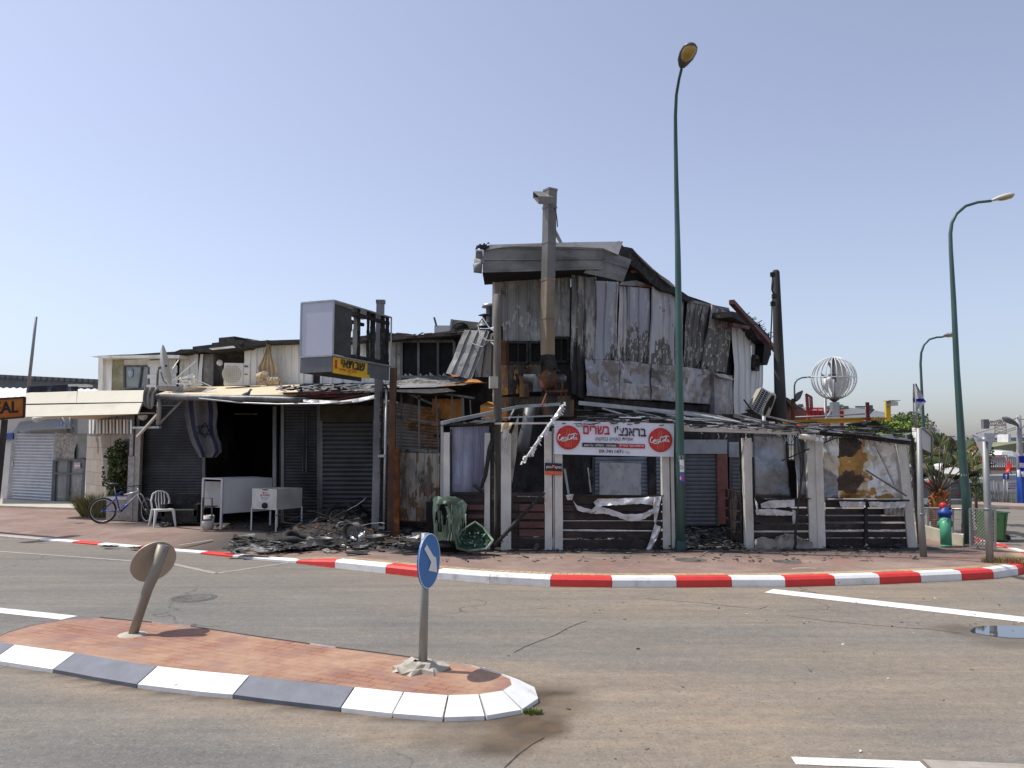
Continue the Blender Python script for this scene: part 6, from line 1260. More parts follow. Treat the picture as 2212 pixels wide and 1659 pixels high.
mb = MB(); ue = ux(432); tl, tr, br, bl_ = K(0.02, .05, zt - .04), K(ue, .05, zt - .06), K(ue, .05, zb + .04), K(.02, .05, zb + .04); mb.grid(tl, tr, br, bl_, 24, 24, dent(.02, 2), mask=lambda u, v: u < .93 + .16 * NZ((v * 4, 2, 2)) ); part(mb, 'back_panel', mat('back_panel', (.075, .072, .065), .7, var=.25), T)
mb = MB(); mb.grid(K(.40, .2, zt - .1), K(.52, .2, zt - .16), K(.52, .2, zt - .22), K(.40, .2, zt - .16), 4, 2, dent(.04, 5)); part(mb, 'torn_sheet', M['dirty_cloth'], T)
# lower band
mb = MB(); zq = zb - .02; mb.prism([K(0, 0, zs), K(0, 1, zs), K(0, 1, zq), K(0, 0, zq)], dF * .02); mb.prism([K(.02, 0, zs), K(.98, 0, zs), K(.98, .04, zs), K(.02, .04, zs)], Z * (zq - zs)); mb.prism([K(.02, .93, zs), K(.98, .93, zs), K(.98, .99, zs), K(.02, .99, zs)], Z * (zq - zs)); part(mb, 'lower_band', M['far_dark'], T, recalc=True)
ys = mat('yellow_sign', (.88, .55, .03), .5, var=.08, layers=[((.50, .25, .03), .2, 3, .2, (1, 1, 1)), ((.12, .09, .05), .1, 4, .06, (1, 1, 1))])
mb = MB(); mb.grid(K(.01, -.015, zq - .005), K(.61, -.015, zq), K(.61, -.015, zs - .03), K(.01, -.015, zs - .02), 14, 4, mask=lambda u, v: u < .94 + .12 * NZ((v * 5, 7, 0)), t=.01); ysn = part(mb, 'yellow_sign_sheet', ys, T, 'yellow sheet with hebrew letters and a red arrow')
KT = lambda u0, v0, u1, v1: (K(u0, -.04, zq - (zq - zs) * v0), K(u1, -.04, zq - (zq - zs) * v0), K(u0, -.04, zq - (zq - zs) * v1))
def t3(x, y): return ((x - 298) / (655 - 298)), (y - 443) / 92
def ktext(s, x0, y0, x1, y1, m, **kw):
    ux = lambda x: (lambda t: t * 16.4 / (18.6 - t * 2.2))((x - 300) / 353.0)     # undo foreshortening along the face
    return text_mb(s, KT(ux(x0), (y0 - 443) / 95, ux(x1), (y1 - 443) / 95), M[m], ysn, **kw)
ktext(heb("שבתאי"), 348, 450, 492, 502, 'text_dark', bold=.015); ktext(heb("ברק ואור"), 330, 508, 440, 528, 'kerb_red', shear=.3, bold=.01)
ux = lambda x: (lambda t: t * 16.4 / (18.6 - t * 2.2))((x - 300) / 353.0)
vz = lambda y: zq - (zq - zs) * (y - 443) / 95
mb = MB(); mb.prism([K(ux(x), -.04, vz(y)) for x, y in ((314, 460), (324, 460), (324, 500), (328, 500), (319, 518), (308, 500), (314, 500))], dS * .01); part(mb, 'red_arrow', M['kerb_red'], ysn, recalc=True)
# column
bp = G(810, 1158); cx = V(bp.x, bp.y + .05, 0)
mb = MB(); zc = P(816, 655, Yc).z; mb.bar(V(cx.x, cx.y, .1), V(cx.x + .045, cx.y, zc), .17, .13, up=V(0, 1, 0)); part(mb, 'column', mat('column_paint', (.30, .30, .31), .55, .2, .12, 1, layers=[((.05, .045, .04), .42, .45, .25, (1, 1, .6))]), T)
mb = MB(); mb.box((cx.x + .05, cx.y, zc + .04), (.2, .16, .08)); part(mb, 'column_cap', M['galv_dark'], T)
mb = MB(); gx = G(829, 1158); mb.tube([V(gx.x, Yc, .1), V(gx.x + .02, Yc, P(829, 842, Yc).z)], .035, 8); 
for y in (985, 1140): p = P(824, y, Yc - .05); mb.box(p, (.15, .06, .06))
part(mb, 'conduit_pipe', M['galv'], T)
mb = MB(); 
for k in range(30): p = P(822.5 + R(-1, 1), 850 + k * 10, Yc); mb.box(p, (R(.02, .05), .04, R(.04, .12)))
part(mb, 'charred_cable', M['char'], T)
# rusty square post
pr_ = G(843, 1158); mb = MB(); mb.bar(V(pr_.x, pr_.y, .1), P(850, 795, pr_.y), .15, .12, up=V(0, 1, 0)); o = mb.build('rusty_post', mat('rust_post', (.16, .075, .035), .8, .1, .3, 3, layers=[((.07, .06, .055), .5, .7, .2, (1, 1, .7)), ((.30, .13, .03), .2, 2.5, .1, UP)])); tag(o, 'tall rusty square steel post just right of the sign column', 'post')

# ================================================================== POLES AND LAMPS
def pole(name, label, cat, base, top, r0, r1, m, n=12, group=None, lean=None):
    b = Vector(base); t = Vector(top); mb = MB(); k = 10
    pts = [b.lerp(t, i / k) + V(NZ((i * .4, b.x, 0)), 0, 0) * .012 for i in range(k + 1)]; mb.tube(pts, [r0 + (r1 - r0) * i / k for i in range(k + 1)], n)
    o = mb.build(name, m); return tag(o, label, cat, group)
g = G(1077, 1181); pole('wooden_pole', 'weathered wooden pole standing between the green bin and cream terrace post', 'pole', g, P(1073, 636, g.y - .05), .105, .075, M['wood_pole'])
mb = MB(); p0 = P(*z4(622, 577), g.y - .1); mb.box(p0, (.17, .12, .24), .2); mb.box(p0 + V(.0, -.07, -.06), (.05, .02, .05)); mb.tube([p0 + V(0, 0, -.12), p0 + V(0, 0, -.4)], .02, 6); o = mb.build('junction_box', M['ac_tan']); tag(o, 'small pale electrical box fixed on the wooden pole', 'electrical box')
T = thing('utility_pole', 'tall charred utility pole with loose wires right of the burnt building', 'utility pole', (0, 0, 0)); 
up_b = P(1691, 1000, 22.0); up_b.z = .1; T.location = up_b
mb = MB(); tp = P(1676, 588, 22.0); mb.tube([up_b, up_b.lerp(tp, .5), tp, tp + V(0, 0, .06)], [.19, .16, .105, .07], 14); part(mb, 'pole', M['char_pole'], T)
for pts in ([z6(1225, 325), z6(1240, 420), z6(1228, 470), z6(1245, 510), z6(1228, 560), z6(1225, 700), z6(1215, 900), z6(1215, 990)], [z6(1215, 335), z6(1240, 345), z6(1255, 335)], [z6(1230, 380), z6(1225, 460), z6(1250, 500), z6(1235, 540)]):
    mb = MB(); mb.tube([P(x, y, 21.75) for x, y in pts], .02, 5); part(mb, 'wire', M['black_cable'], T)
for x, y in ((1232, 340), (1245, 515), (1235, 575)): mb = MB(); mb.box(P(*z6(x, y), 21.75), (.12, .08, .12)); part(mb, 'insulator', M['char'], T)

def lamp_head(T, p, d, s, lens_dir=None, top='lamp_head', lensm='lamp_lens'):
    """cobra head: p = joint with the arm, d = direction it points"""
    d = d.normalized(); x = d.cross(Z).normalized(); u = x.cross(d); L_ = .62 * s; W = .165 * s
    prof = [(0, .28), (.12, .55), (.35, .9), (.62, 1.0), (.85, .85), (.96, .5), (1.0, .12)]; n_ = 12
    mb = MB(); vs = []
    for t, r in prof:
        for j in range(n_):
            a = 2 * math.pi * j / n_; vs.append(p + d * t * L_ + x * math.cos(a) * W * r + u * (math.sin(a) * W * r * (.62 if math.sin(a) > 0 else .18)))
    k = len(prof); mb.add(vs, [(i * n_ + j, i * n_ + (j + 1) % n_, (i + 1) * n_ + (j + 1) % n_, (i + 1) * n_ + j) for i in range(k - 1) for j in range(n_)] + [tuple(range(n_))[::-1], tuple((k - 1) * n_ + j for j in range(n_))], 0, True)
    h = part(mb, 'lamp_head', M[top], T, recalc=True)
    mb = MB(); vs = []; pl_ = [(.30, .25), (.45, .68), (.65, .82), (.86, .72), (.94, .35)]
    for t, r in pl_:
        for j in range(7):
            a = math.pi * j / 6; vs.append(p + d * t * L_ + x * math.cos(a) * W * r - u * (math.sin(a) * W * r * .45 + W * .10))
    mb.add(vs, [(i * 7 + j, i * 7 + j + 1, (i + 1) * 7 + j + 1, (i + 1) * 7 + j) for i in range(4) for j in range(6)] + [(i * 7, (i + 1) * 7, (i + 1) * 7 + 6, i * 7 + 6) for i in range(4)] + [tuple(range(7)), tuple(28 + j for j in range(7))], 0, True)
    part(mb, 'lens', M[lensm], h, recalc=True)
def lamp(label, base, pts, rs, head, hd, hs, m='lamp_green', group='green street lamps', top='lamp_head', num=None, baseh=0):
    T = thing('street_lamp', label, 'street lamp', base, group)
    mb = MB(); mb.tube([base] + pts, rs, 14); part(mb, 'pole', M[m], T)
    lamp_head(T, head, hd, hs, top=top); return T
# main lamp
g = G(1470.5, 1190); g.z = .1; Y0 = g.y
T = lamp('tall green street lamp with number 311 beside the banner, in front of the terrace', g, [P(1469, 1000, Y0), P(1467, 780, Y0), P(1464.5, 560, Y0 + .02), P(1461, 400, Y0), P(1459.5, 310, Y0 - .02), P(1459, 250, Y0 - .1), P(1461, 205, Y0 - .3), P(1467, 170, Y0 - .65), P(1472, 150, Y0 - 1.0)],
         [.088, .084, .073, .058, .046, .040, .035, .031, .028, .027], P(1473, 147, Y0 - 1.0), V(.10, -1.0, .30), 1.0, top='lamp_head')
mb = MB(); mb.lathe([(.112, 0), (.112, .20), (.10, .22)], g, 16); part(mb, 'pole_base', M['lamp_green_dark'], T)
PLm = Yp(Y0 - .1)
q_ = lambda x, y, o=0: PLm(*b2(x, y), o)
def bend(mb, cx, cy, r, o_=None):                                     # wrap flat lettering round the pole
    for i, v in enumerate(mb.v): a = (v.x - cx) / r; k = v.y - (cy - r); mb.v[i] = V(cx + r * math.sin(a), cy - r * math.cos(a) + k * 0 - .002 * (1 if k < 0 else .5), v.z)
    return mb
cxm = P(1470, 990, Y0).x
def wrapq(x0, y0, x1, y1, r=.0868):
    mb = MB(); pts = []; a = q_(x0, y0); b = q_(x1, y1); n_ = 8
    aa = (a.x - cxm) / r; bb = (b.x - cxm) / r; aa = max(-1.35, aa); bb = min(1.35, bb)
    for z_ in (a.z, b.z):
        for i in range(n_ + 1): t = aa + (bb - aa) * i / n_; pts.append(V(cxm + r * math.sin(t), Y0 - r * math.cos(t), z_))
    mb.add(pts, [(i, i + 1, i + n_ + 2, i + n_ + 1) for i in range(n_)]); return mb
for (x0, y0, x1, y1, m_, r) in ((62, 622, 116, 656, 'sign_white', .0873), (55, 655, 118, 728, 'sign_white', .0875), (66, 732, 118, 752, 'sign_blue', .0875), (66, 752, 118, 805, 'purple', .0875), (66, 805, 118, 822, 'blue_paint', .0875)):
    part(wrapq(x0, y0, x1, y1, r), 'sticker', M[m_], T, recalc=False)
mb = MB(); rr = .0895
def wp(x, y, r=rr): a = q_(x, y); t = (a.x - cxm) / .093; return V(cxm + r * math.sin(t), Y0 - r * math.cos(t), a.z)
mb.tube([wp(90 + 11 * math.cos(a), 683 + 14 * math.sin(a)) for a in [i * .5 for i in range(11)]], .004, 5); mb.tube([wp(x, y) for x, y in ((98, 672), (106, 680), (106, 698), (114, 690))], .004, 5); mb.tube([wp(x, 706) for x in (68, 80, 92, 104)], .002, 4); part(mb, 'sticker_print', M['text_dark'], T)
st = [(92 + (22 if i % 2 == 0 else 9) * math.cos(i * math.pi / 6 - .2) * .9, 780 + (22 if i % 2 == 0 else 9) * math.sin(i * math.pi / 6 - .2)) for i in range(12)]
mb = MB(); mb.add([wp(x - 12, y, .0885) for x, y in st] + [wp(80, 780, .0886)], [(i, (i + 1) % 12, 12) for i in range(12)]); part(mb, 'sticker_star', M['sign_white'], T)
for ch, x0, x1 in (('3', 46, 62), ('1', 74, 82), ('1', 100, 108)):
    mbt = text_mb(ch, (q_(x0, 586), q_(x1, 586), q_(x0, 612)), None, None, keep=True, bold=.02)
    part(bend(mbt, cxm, Y0, .0880), 'pole_number', M['sign_white'], T)
# right lamp
g = G(2094, 1175); Y1 = g.y
T = lamp('tall green street lamp with curved arm at the right, behind the grey post', g, [P(2086, 1060, Y1), P(2080, 1000, Y1), P(2067, 800, Y1), P(2060, 650, Y1), P(2054, 540, Y1), P(2053, 505, Y1), P(2056, 482, Y1), P(2066, 462, Y1), P(2086, 445, Y1), P(2112, 437, Y1), P(2141, 434, Y1)],
         [.098, .088, .080, .060, .052, .042, .039, .036, .033, .031, .030, .030], P(2141, 434, Y1), V(1, -.12, .24), .78, top='lamp_top')
cxr = P(2081, 1020, Y1).x
for ch, x0, x1 in (('3', 944, 968), ('1', 990, 1000), ('1', 1022, 1032)):
    PLr2 = Yp(Y1 - .12); mbt = text_mb(ch, (PLr2(*c2(x0, 1398)), PLr2(*c2(x1, 1398)), PLr2(*c2(x0, 1436))), None, None, keep=True, bold=.02)
    part(bend(mbt, cxr, Y1, .0875), 'pole_number', M['sign_white'], T)
# farther lamps
Y2 = 30.0; g = P(2000, 1070, Y2); g.z = 0
lamp('green street lamp with crook arm beside the two small flags', g, [P(1996, 940, Y2), P(1991, 840, Y2), P(1988.5, 785, Y2), P(1990, 762, Y2), P(1996, 745, Y2), P(2008, 733, Y2), P(2024, 728.5, Y2), P(2037, 728, Y2)], [.075, .062, .050, .045, .042, .040, .038, .036, .034], P(2036, 728.5, Y2), V(.22, -.9, .05), 1.0)
Y3 = 33.0; g = P(1719, 1060, Y3); g.z = 0
lamp('small street lamp with curved arm between the charred pole and the sphere', g, [P(1717, 900, Y3), P(1716, 834, Y3), P(1718, 826, Y3), P(1723, 820, Y3), P(1732, 816, Y3), P(1743, 815, Y3)], [.05, .042, .036, .033, .032, .03, .03], P(1742, 815, Y3), V(1, -.1, -.02), .5)
T = thing('street_lamp', 'street lamp head with green housing seen low behind the globe post', 'street lamp', P(1783, 1060, 31), 'green street lamps'); T.location.z = 0
mb = MB(); mb.tube([V(T.location.x, 31, 0), P(1782, 859, 31)], .07, 10); mb.bar(P(1781, 877, 31), P(1790, 882, 31), .1); part(mb, 'pole', M['post_grey'], T); lamp_head(T, P(1790, 878, 31), V(1, 0, .03), .95, top='hydrant_green')
T = thing('floodlight', 'dark leaf shaped floodlight on a thin rusty post right of the charred pole', 'floodlight', P(1713, 908, 23)); 
mb = MB(); mb.bar(P(1713, 907, 23), P(1712.5, 861, 23), .07); part(mb, 'post', M['rust'], T); mb = MB(); mb.tube([P(1715, 868, 23), P(1722, 864, 23)], .03, 6); part(mb, 'bracket', M['galv_dark'], T)
mb = MB(); mb.prism([P(x, y, 22.9) for x, y in (c1(595, 800), c1(640, 755), c1(718, 716), c1(712, 760), c1(670, 860), c1(620, 905), c1(590, 880))][::-1], V(0, .15, 0)); part(mb, 'head', M['far_dark'], T, recalc=True)

# ================================================================== SIGN POSTS
T = thing('bus_stop_sign', 'grey post with tilted rounded sign plate seen from behind beside the terrace corner', 'sign', G(1995, 1203))
g = G(1995, 1203); mb = MB(); mb.tube([g, P(1989, 1110, g.y), P(1985, 925, g.y)], [.062, .058, .045], 12); mb.tube([P(1990.5, 1113, g.y), P(1990.3, 1108, g.y)], .066, 12); part(mb, 'post', M['post_grey'], T)
mb = MB(); pp = [c2(290, 660), c2(320, 668), c2(440, 760), c2(462, 810), c2(462, 1060), c2(430, 1045), c2(318, 990), c2(285, 900)]
P8 = Pl(P(1989, 950, g.y - .02), P(2014, 950, g.y + .45)); mb.prism(Q(P8, pp)[::-1], -P8.n * .02); part(mb, 'plate', mat('plate_back', (.50, .50, .49), .5, var=.08, layers=[((.25, .2, .17), .1, 8, .05, (1, 1, 1))]), T, recalc=True)
mb = MB(); e = Q(P8, [c2(292, 650), c2(330, 662), c2(452, 768), c2(470, 820), c2(468, 1075)], .02); mb.tube(e, .018, 6); part(mb, 'plate_frame', M['post_grey'], T)
T = thing('give_way_sign', 'folded inverted triangle sign seen from behind on a grey post by the right kerb', 'sign', G(2139, 1218))
g = G(2139, 1218); mb = MB(); mb.tube([g, P(2134, 1110, g.y), P(2127, 944, g.y)], [.06, .058, .05], 12); mb.tube([P(2133.6, 1102, g.y), P(2133.3, 1097, g.y)], .063, 12); part(mb, 'post', M['post_grey'], T)
P9 = Yp(g.y - .10)
mb = MB(); L9 = [c2(1115, 752), c2(1250, 748), c2(1300, 742)]; 
pa = [P(*c2(1115, 755), g.y + .1), P(*c2(1300, 742), g.y - .12), P(*c2(1475, 742), g.y + .1)]
def tri(x): return P(*c2(*x[:2]), g.y + x[2])
v_ = [(1112, 760, .12), (1300, 740, -.02), (1470, 742, .12), (1480, 775, .12), (1380, 1090, .05), (1345, 1150, -.02), (1300, 1165, -.02), (1270, 1110, .03), (1130, 800, .12)]
c9 = tri((1310, 850, -.03)); vv_ = [tri(x) for x in v_]; n = len(vv_); mb.add(vv_ + [c9] + [p + V(0, .012, 0) for p in vv_ + [c9]], [(i, (i + 1) % n, n) for i in range(n)] + [((i + 1) % n + n + 1, i + n + 1, 2 * n + 1) for i in range(n)] + [(i, i + n + 1, (i + 1) % n + n + 1, (i + 1) % n) for i in range(n)])
part(mb, 'plate', mat('alu_back', (.42, .42, .46), .4, .3, .06), T, recalc=True)
mb = MB(); mb.bar(tri((1185, 855, -.06)), tri((1480, 858, -.06)), .03, .04); part(mb, 'bracket', M['galv'], T)

def disc(c, nrm, r, t, n=40, mb=None):
    nrm = nrm.normalized(); x = nrm.cross(Z).normalized(); y = x.cross(nrm); mb = mb or MB()
    mb.prism([c + x * math.cos(2 * math.pi * i / n) * r + y * math.sin(2 * math.pi * i / n) * r for i in range(n)], nrm * t); return mb, x, y
# keep-right sign on the island
g = G(913, 1447, .12); T = thing('keep_right_sign', 'round blue sign with white arrow on a grey post at the island nose', 'sign', g)
cD = P(924, 1213, (g.y - .06)); hgt = P(924, 1154, (g.y - .06)).z - P(924, 1273, (g.y - .06)).z; r = hgt / 2
nD = V(-.93, -.92, 0) ; wpx = (P(947, 1213, (g.y - .06)) - P(900, 1213, (g.y - .06))).length; 
# apparent width ratio gives the turn of the plate
ca = wpx / hgt; vd = V(cD.x, cD.y, 0).normalized(); th = math.acos(min(1, ca)); nD = (Matrix.Rotation(th, 3, 'Z') @ (-vd)); pt_ = P(918, 1152, g.y); cD = V(pt_.x - .006, g.y, cD.z) + nD * .052
mb, x_, y_ = disc(cD, nD, r, -.012); part(mb, 'disc', M['sign_blue'], T, recalc=True)
mb = MB(); rimp = [cD + x_ * math.cos(i * math.pi / 24) * r * .985 + y_ * math.sin(i * math.pi / 24) * r * .985 + nD * .002 for i in range(48)]; mb.tube(rimp, .0035, 5, closed=True); part(mb, 'rim', M['sign_white'], T)
e1 = x_ if (x_.x > 0) else -x_
def av(u, v): return cD + e1 * u * r + y_ * v * r + nD * .004
ys_ = 1 if y_.z > 0 else -1
ar = [(-.50, .62), (-.22, .72), (.30, -.02), (.52, .18), (.62, -.62), (-.12, -.36), (.06, -.16), (-.48, .50)]
ar = [(-.52, .50), (-.30, .63), (.34, .12), (.56, .06), (.68, -.52), (-.12, -.34), (.12, -.06)]
mb = MB(); mb.prism([av(u, v * ys_) for u, v in ar], nD * .003); part(mb, 'arrow', M['sign_white'], T, recalc=True)
mb = MB(); mb.tube([g, g.lerp(V(pt_.x, g.y, pt_.z), .5) + V(.004, 0, 0), V(pt_.x + .0, g.y + .02, pt_.z)], [.040, .039, .037], 16); part(mb, 'post', mat('post_paint', (.30, .31, .28), .5, .2, .08, 3, layers=[((.22, .19, .13), .2, 5, .2, UP)]), T)
mb = MB(); 
for k in range(7):
    a = R(0, 6.28); mb.box(g + V(R(-.11, .11), R(-.10, .06), R(-.01, .02)), (R(.10, .22), R(.08, .16), R(.03, .06)), a)
base_o = None
mb = MB(); cc = g + V(-.03, 0, 0); n_ = 18; vs = []
for j, (rr_, zz) in enumerate(((.225, -.005), (.205, .035), (.15, .04), (.13, .075), (.05, .08))):
    for i in range(n_):
        a = 2 * math.pi * i / n_; q = 1 + .45 * NZ((math.cos(a) * 2, math.sin(a) * 2, j * .5)) + (.12 if i % 5 == 0 else 0); vs.append(cc + V(math.cos(a) * rr_ * 1.05 * q, math.sin(a) * rr_ * .8 * q, zz + .035 * NZ((a * 2.5, j, 7))))
mb.add(vs, [(j * n_ + i, j * n_ + (i + 1) % n_, (j + 1) * n_ + (i + 1) % n_, (j + 1) * n_ + i) for j in range(4) for i in range(n_)]); part(mb, 'concrete_footing', M['concrete'], T)
# tilted sign seen from behind
g = G(286, 1371, .12); T = thing('tilted_round_sign', 'round sign seen from behind on a leaning brown post at the island left end', 'sign', g)
tp = P(353, 1178, g.y + .10); mid_ = P(319, 1272, g.y + .03)
mb = MB(); mb.tube([g - Z * .02, g.lerp(mid_, .5), mid_, mid_.lerp(tp, .3) + V(.01, 0, 0), tp], [.05, .05, .054, .060, .064], 14); part(mb, 'post', mat('post_brown', (.27, .24, .19), .5, .25, .1, 3), T)
mb = MB(); mb.tube([tp - (tp - mid_).normalized() * .02, tp + (tp - mid_).normalized() * .006], .060, 14); part(mb, 'post_cap', M['far_dark'], T)
cD = P(332, 1214, g.y + .18); rD = .245; ee1 = V(.516, 0, .857).normalized(); ei = V(.857, 0, -.516).normalized(); ee2 = (ei * .62 + V(0, .785, 0)).normalized(); nD = ee1.cross(ee2).normalized()
mb = MB(); mb.prism([cD + ee1 * math.cos(i * math.pi / 20) * rD + ee2 * math.sin(i * math.pi / 20) * rD for i in range(40)], nD * .012); part(mb, 'disc', M['sign_back'], T, recalc=True)
mb = MB(); mb.lathe([(.17, -.01), (.13, .012), (.06, .016), (.0, .018)], g, 12); part(mb, 'mortar_footing', M['concrete'], T)

# ================================================================== BICYCLE
def bicycle():
    g = G(*c4(415, 990)); g.z = .115
    T = thing('bicycle', 'blue and silver mountain bicycle leaning by the pale pillar of the shop', 'bicycle', g)
    S = .345; base = g
    pf = G(*c4(1310, 955)); dirv = V(1, .25, 0).normalized(); wb = 1.08
    rc = base + Z * S; fc = rc + dirv * wb; sd = V(-dirv.y, dirv.x, 0)
    def wheel(c, ax, nm='wheel'):
        e = ax.normalized().cross(Z).normalized(); mb = MB(); mb.tube([c + e * math.cos(i * math.pi / 20) * (S - .022) + Z * math.sin(i * math.pi / 20) * (S - .022) for i in range(40)], .024, 8, closed=True); w = part(mb, nm, M['black_plastic'], T)
        mb = MB(); mb.tube([c + e * math.cos(i * math.pi / 20) * (S - .058) + Z * math.sin(i * math.pi / 20) * (S - .058) for i in range(40)], .011, 6, closed=True); part(mb, 'rim', M['silver'], w)
        mb = MB()
        for i in range(18): a = i * math.pi / 9; mb.tube([c + ax * (.03 if i % 2 else -.03), c + e * math.cos(a) * (S - .06) + Z * math.sin(a) * (S - .06)], .0016, 4)
        mb.tube([c - ax * .05, c + ax * .05], .022, 8); part(mb, 'spokes', M['galv'], w)
    wheel(rc, sd); fa = (Matrix.Rotation(math.radians(-52), 3, 'Z') @ sd); wheel(fc, fa)
    bb_ = rc + dirv * .43 - Z * .05; seat = rc + dirv * .30 + Z * .42; head = rc + dirv * .87 + Z * .46; hd_top = head + Z * .10 - dirv * .03
    mb = MB(); mb.tube([bb_, seat], .018, 8); mb.tube([seat - Z * .03, head + Z * .03 - dirv * .4], .02, 8); part(mb, 'frame_tube', M['bike_blue'], T)
    mb = MB(); mb.tube([bb_, bb_.lerp(head, .45)], .027, 8); part(mb, 'frame_tube', M['bike_blue'], T)
    mb = MB(); mb.tube([bb_.lerp(head, .42), head], .028, 8); mb.tube([head - Z * .03, hd_top + Z * .02], .024, 8); mb.tube([seat - Z * .02 + dirv * .2, head + Z * .03], .02, 8); part(mb, 'frame_tube', M['silver'], T)
    mb = MB()
    for s_ in (.06, -.06): mb.tube([rc + sd * s_, seat.lerp(bb_, .2) + sd * s_ * .3], .011, 6); mb.tube([rc + sd * s_, bb_], .011, 6)
    part(mb, 'rear_stay', M['bike_blue'], T)
    mb = MB()
    for s_ in (.06, -.06): mb.tube([head - Z * .02, head + fa * s_ - Z * .07 + dirv * .03, fc + fa * s_], [.018, .02, .013], 8)
    part(mb, 'fork', M['silver'], T)
    sp = seat + Z * .22 - dirv * .04; mb = MB(); mb.tube([seat, sp], .013, 6); part(mb, 'seat_post', M['silver'], T)
    mb = MB(); mb.tube([sp - dirv * .14 + Z * .03, sp - dirv * .05 + Z * .03, sp + dirv * .08 + Z * .035, sp + dirv * .16 + Z * .03], [.055, .06, .035, .015], 10); part(mb, 'saddle', M['black_plastic'], T)
    st = hd_top + Z * .08 + dirv * .04; mb = MB(); mb.tube([hd_top, st], .014, 6); hb = (Matrix.Rotation(math.radians(-38), 3, 'Z') @ sd); mb.tube([st - hb * .30 - dirv * .05, st - hb * .12, st, st + hb * .12, st + hb * .30 - dirv * .03], .012, 6); part(mb, 'handlebar', M['black_plastic'], T)
    mb = MB(); mb.tube([bb_ + sd * -.05 + e_ for e_ in [dirv * math.cos(i * math.pi / 10) * .09 + Z * math.sin(i * math.pi / 10) * .09 for i in range(20)]], .006, 5, closed=True)
    for i in range(5): a = i * 1.256; mb.bar(bb_ - sd * .05, bb_ - sd * .05 + (dirv * math.cos(a) + Z * math.sin(a)) * .085, .014)
    mb.tube([bb_ - sd * .07, bb_ - sd * .08 + dirv * .05 + Z * .16], .010, 6); mb.box(bb_ - sd * .12 + dirv * .05 + Z * .17, (.09, .07, .02)); mb.tube([bb_ + sd * .07, bb_ + sd * .08 - dirv * .05 - Z * .16], .010, 6); part(mb, 'crankset', M['galv'], T)
bicycle()

# ================================================================== CHAIR, FREEZER, COOLER
g = P(350, 1129, 20.3); g.z = .12; T = thing('plastic_chair', 'white plastic garden chair standing in the shade right of the bicycle', 'chair', g, rz=math.radians(38))
s = 1.03
mb = MB()
def rb(pts, w_, t_, m_=0): 
    for a, b in zip(pts, pts[1:]): mb.bar(V(*a) * s, V(*b) * s, w_, t_, up=V(0, 1, 0))
mb = MB(); mb.prism([V(x, y, .40) * s for x, y in ((-.21, -.22), (.21, -.22), (.19, .20), (-.19, .20))], Z * .025); mb.build('seat', M['white_plastic'], T, local=True, recalc=True)
mb = MB(); arc = [(-.19, .20, .42), (-.215, .24, .62), (-.17, .28, .78), (-.08, .30, .84), (0, .305, .85), (.08, .30, .84), (.17, .28, .78), (.215, .24, .62), (.19, .20, .42)]
rb(arc, .03, .055)
for x in (-.10, -.034, .034, .10): rb([(x * .7, .205, .42), (x * 1.1, .25, .60), (x * .9, .30, .83)], .02, .035)
mb.build('backrest', M['white_plastic'], T, local=True)
for sx, sy, tx, ty in ((-.2, -.21, -.25, -.27), (.2, -.21, .25, -.27), (-.18, .19, -.23, .30), (.18, .19, .23, .30)):
    mb = MB(); mb.tube([V(sx, sy, .41) * s, V(tx, ty, 0) * s], [.045, .024], 6, sm=False); mb.build('leg', M['white_plastic'], T, local=True)
mb = MB(); rb([(-.19, .19, .39), (.19, .19, .39)], .03, .04); rb([(-.2, -.21, .39), (.2, -.21, .39)], .03, .04); mb.build('apron', M['white_plastic'], T, local=True)
def frontbox(x0, y0, x1, y1, gy, dep, mb=None, pl=None):
    mb = mb or MB(); vbox(mb, Yp(gy), x0, x1, y0, y1, dep); return mb
Yf = 19.6
T = thing('chest_freezer', 'tall white metal counter with open end standing in the dark shop front', 'counter', P(520, 1118, Yf)); T.location.z = .12
wm_ = M['white_paint']
PLf = Pl(P(480, 1000, 19.5), P(590, 1000, 20.6))
mb = MB(); vbox(mb, PLf, 479, 586, 1034, 1106, .03); part(mb, 'front_panel', M['white_plastic'], T)
mb = MB(); q = [P(438, 1032, 19.9), P(480, 1034, 19.5), P(586, 1032, 20.6), P(545, 1029, 21.0)]; mb.prism(q[::-1], Z * -.03); part(mb, 'top', M['white_plastic'], T, recalc=True)
mb = MB(); 
for x, y, Y_ in ((439, 1122, 19.9), (480, 1124, 19.5), (586, 1112, 20.6), (481, 1124, 19.55)): p = P(x, 1034, Y_); mb.bar(p, V(p.x, p.y, .12), .045)
part(mb, 'leg', M['white_plastic'], T)
mb = MB(); vbox(mb, Pl(P(439, 1000, 20.1), P(480, 1000, 19.9)), 441, 478, 1040, 1096, .02); part(mb, 'inner_panel', M['dish'], T)
T = thing('white_cooler', 'low white tank on thin legs with a red lettered hebrew notice', 'tank', G(596, 1124)); Yq = 19.4
PLc = Pl(P(545, 1000, 19.3), P(596, 1000, 18.9)); PLd = Pl(P(596, 1000, 18.9), P(653, 1000, 19.6))
mb = MB(); a, b = PLc(545, 1055), PLc(598, 1055); d_ = PLd(653, 1055); zt_ = a.z; zb_ = PLc(545, 1096).z
f = [V(a.x, a.y, zb_), V(b.x, b.y, zb_), V(d_.x, d_.y, zb_), V(a.x + d_.x - b.x, a.y + d_.y - b.y, zb_)]; mb.prism(f[::-1], Z * (zt_ - zb_)); part(mb, 'tank_body', M['offwhite_post'], T, recalc=True)
mb = MB(); mb.prism([p + V(0, 0, -.03) for p in f][::-1], Z * .028); part(mb, 'bottom_rail', M['white_plastic'], T, recalc=True)
for p in f:
    mb = MB(); mb.bar(V(p.x, p.y, .12), V(p.x, p.y, zb_), .03); part(mb, 'leg', M['white_plastic'], T)
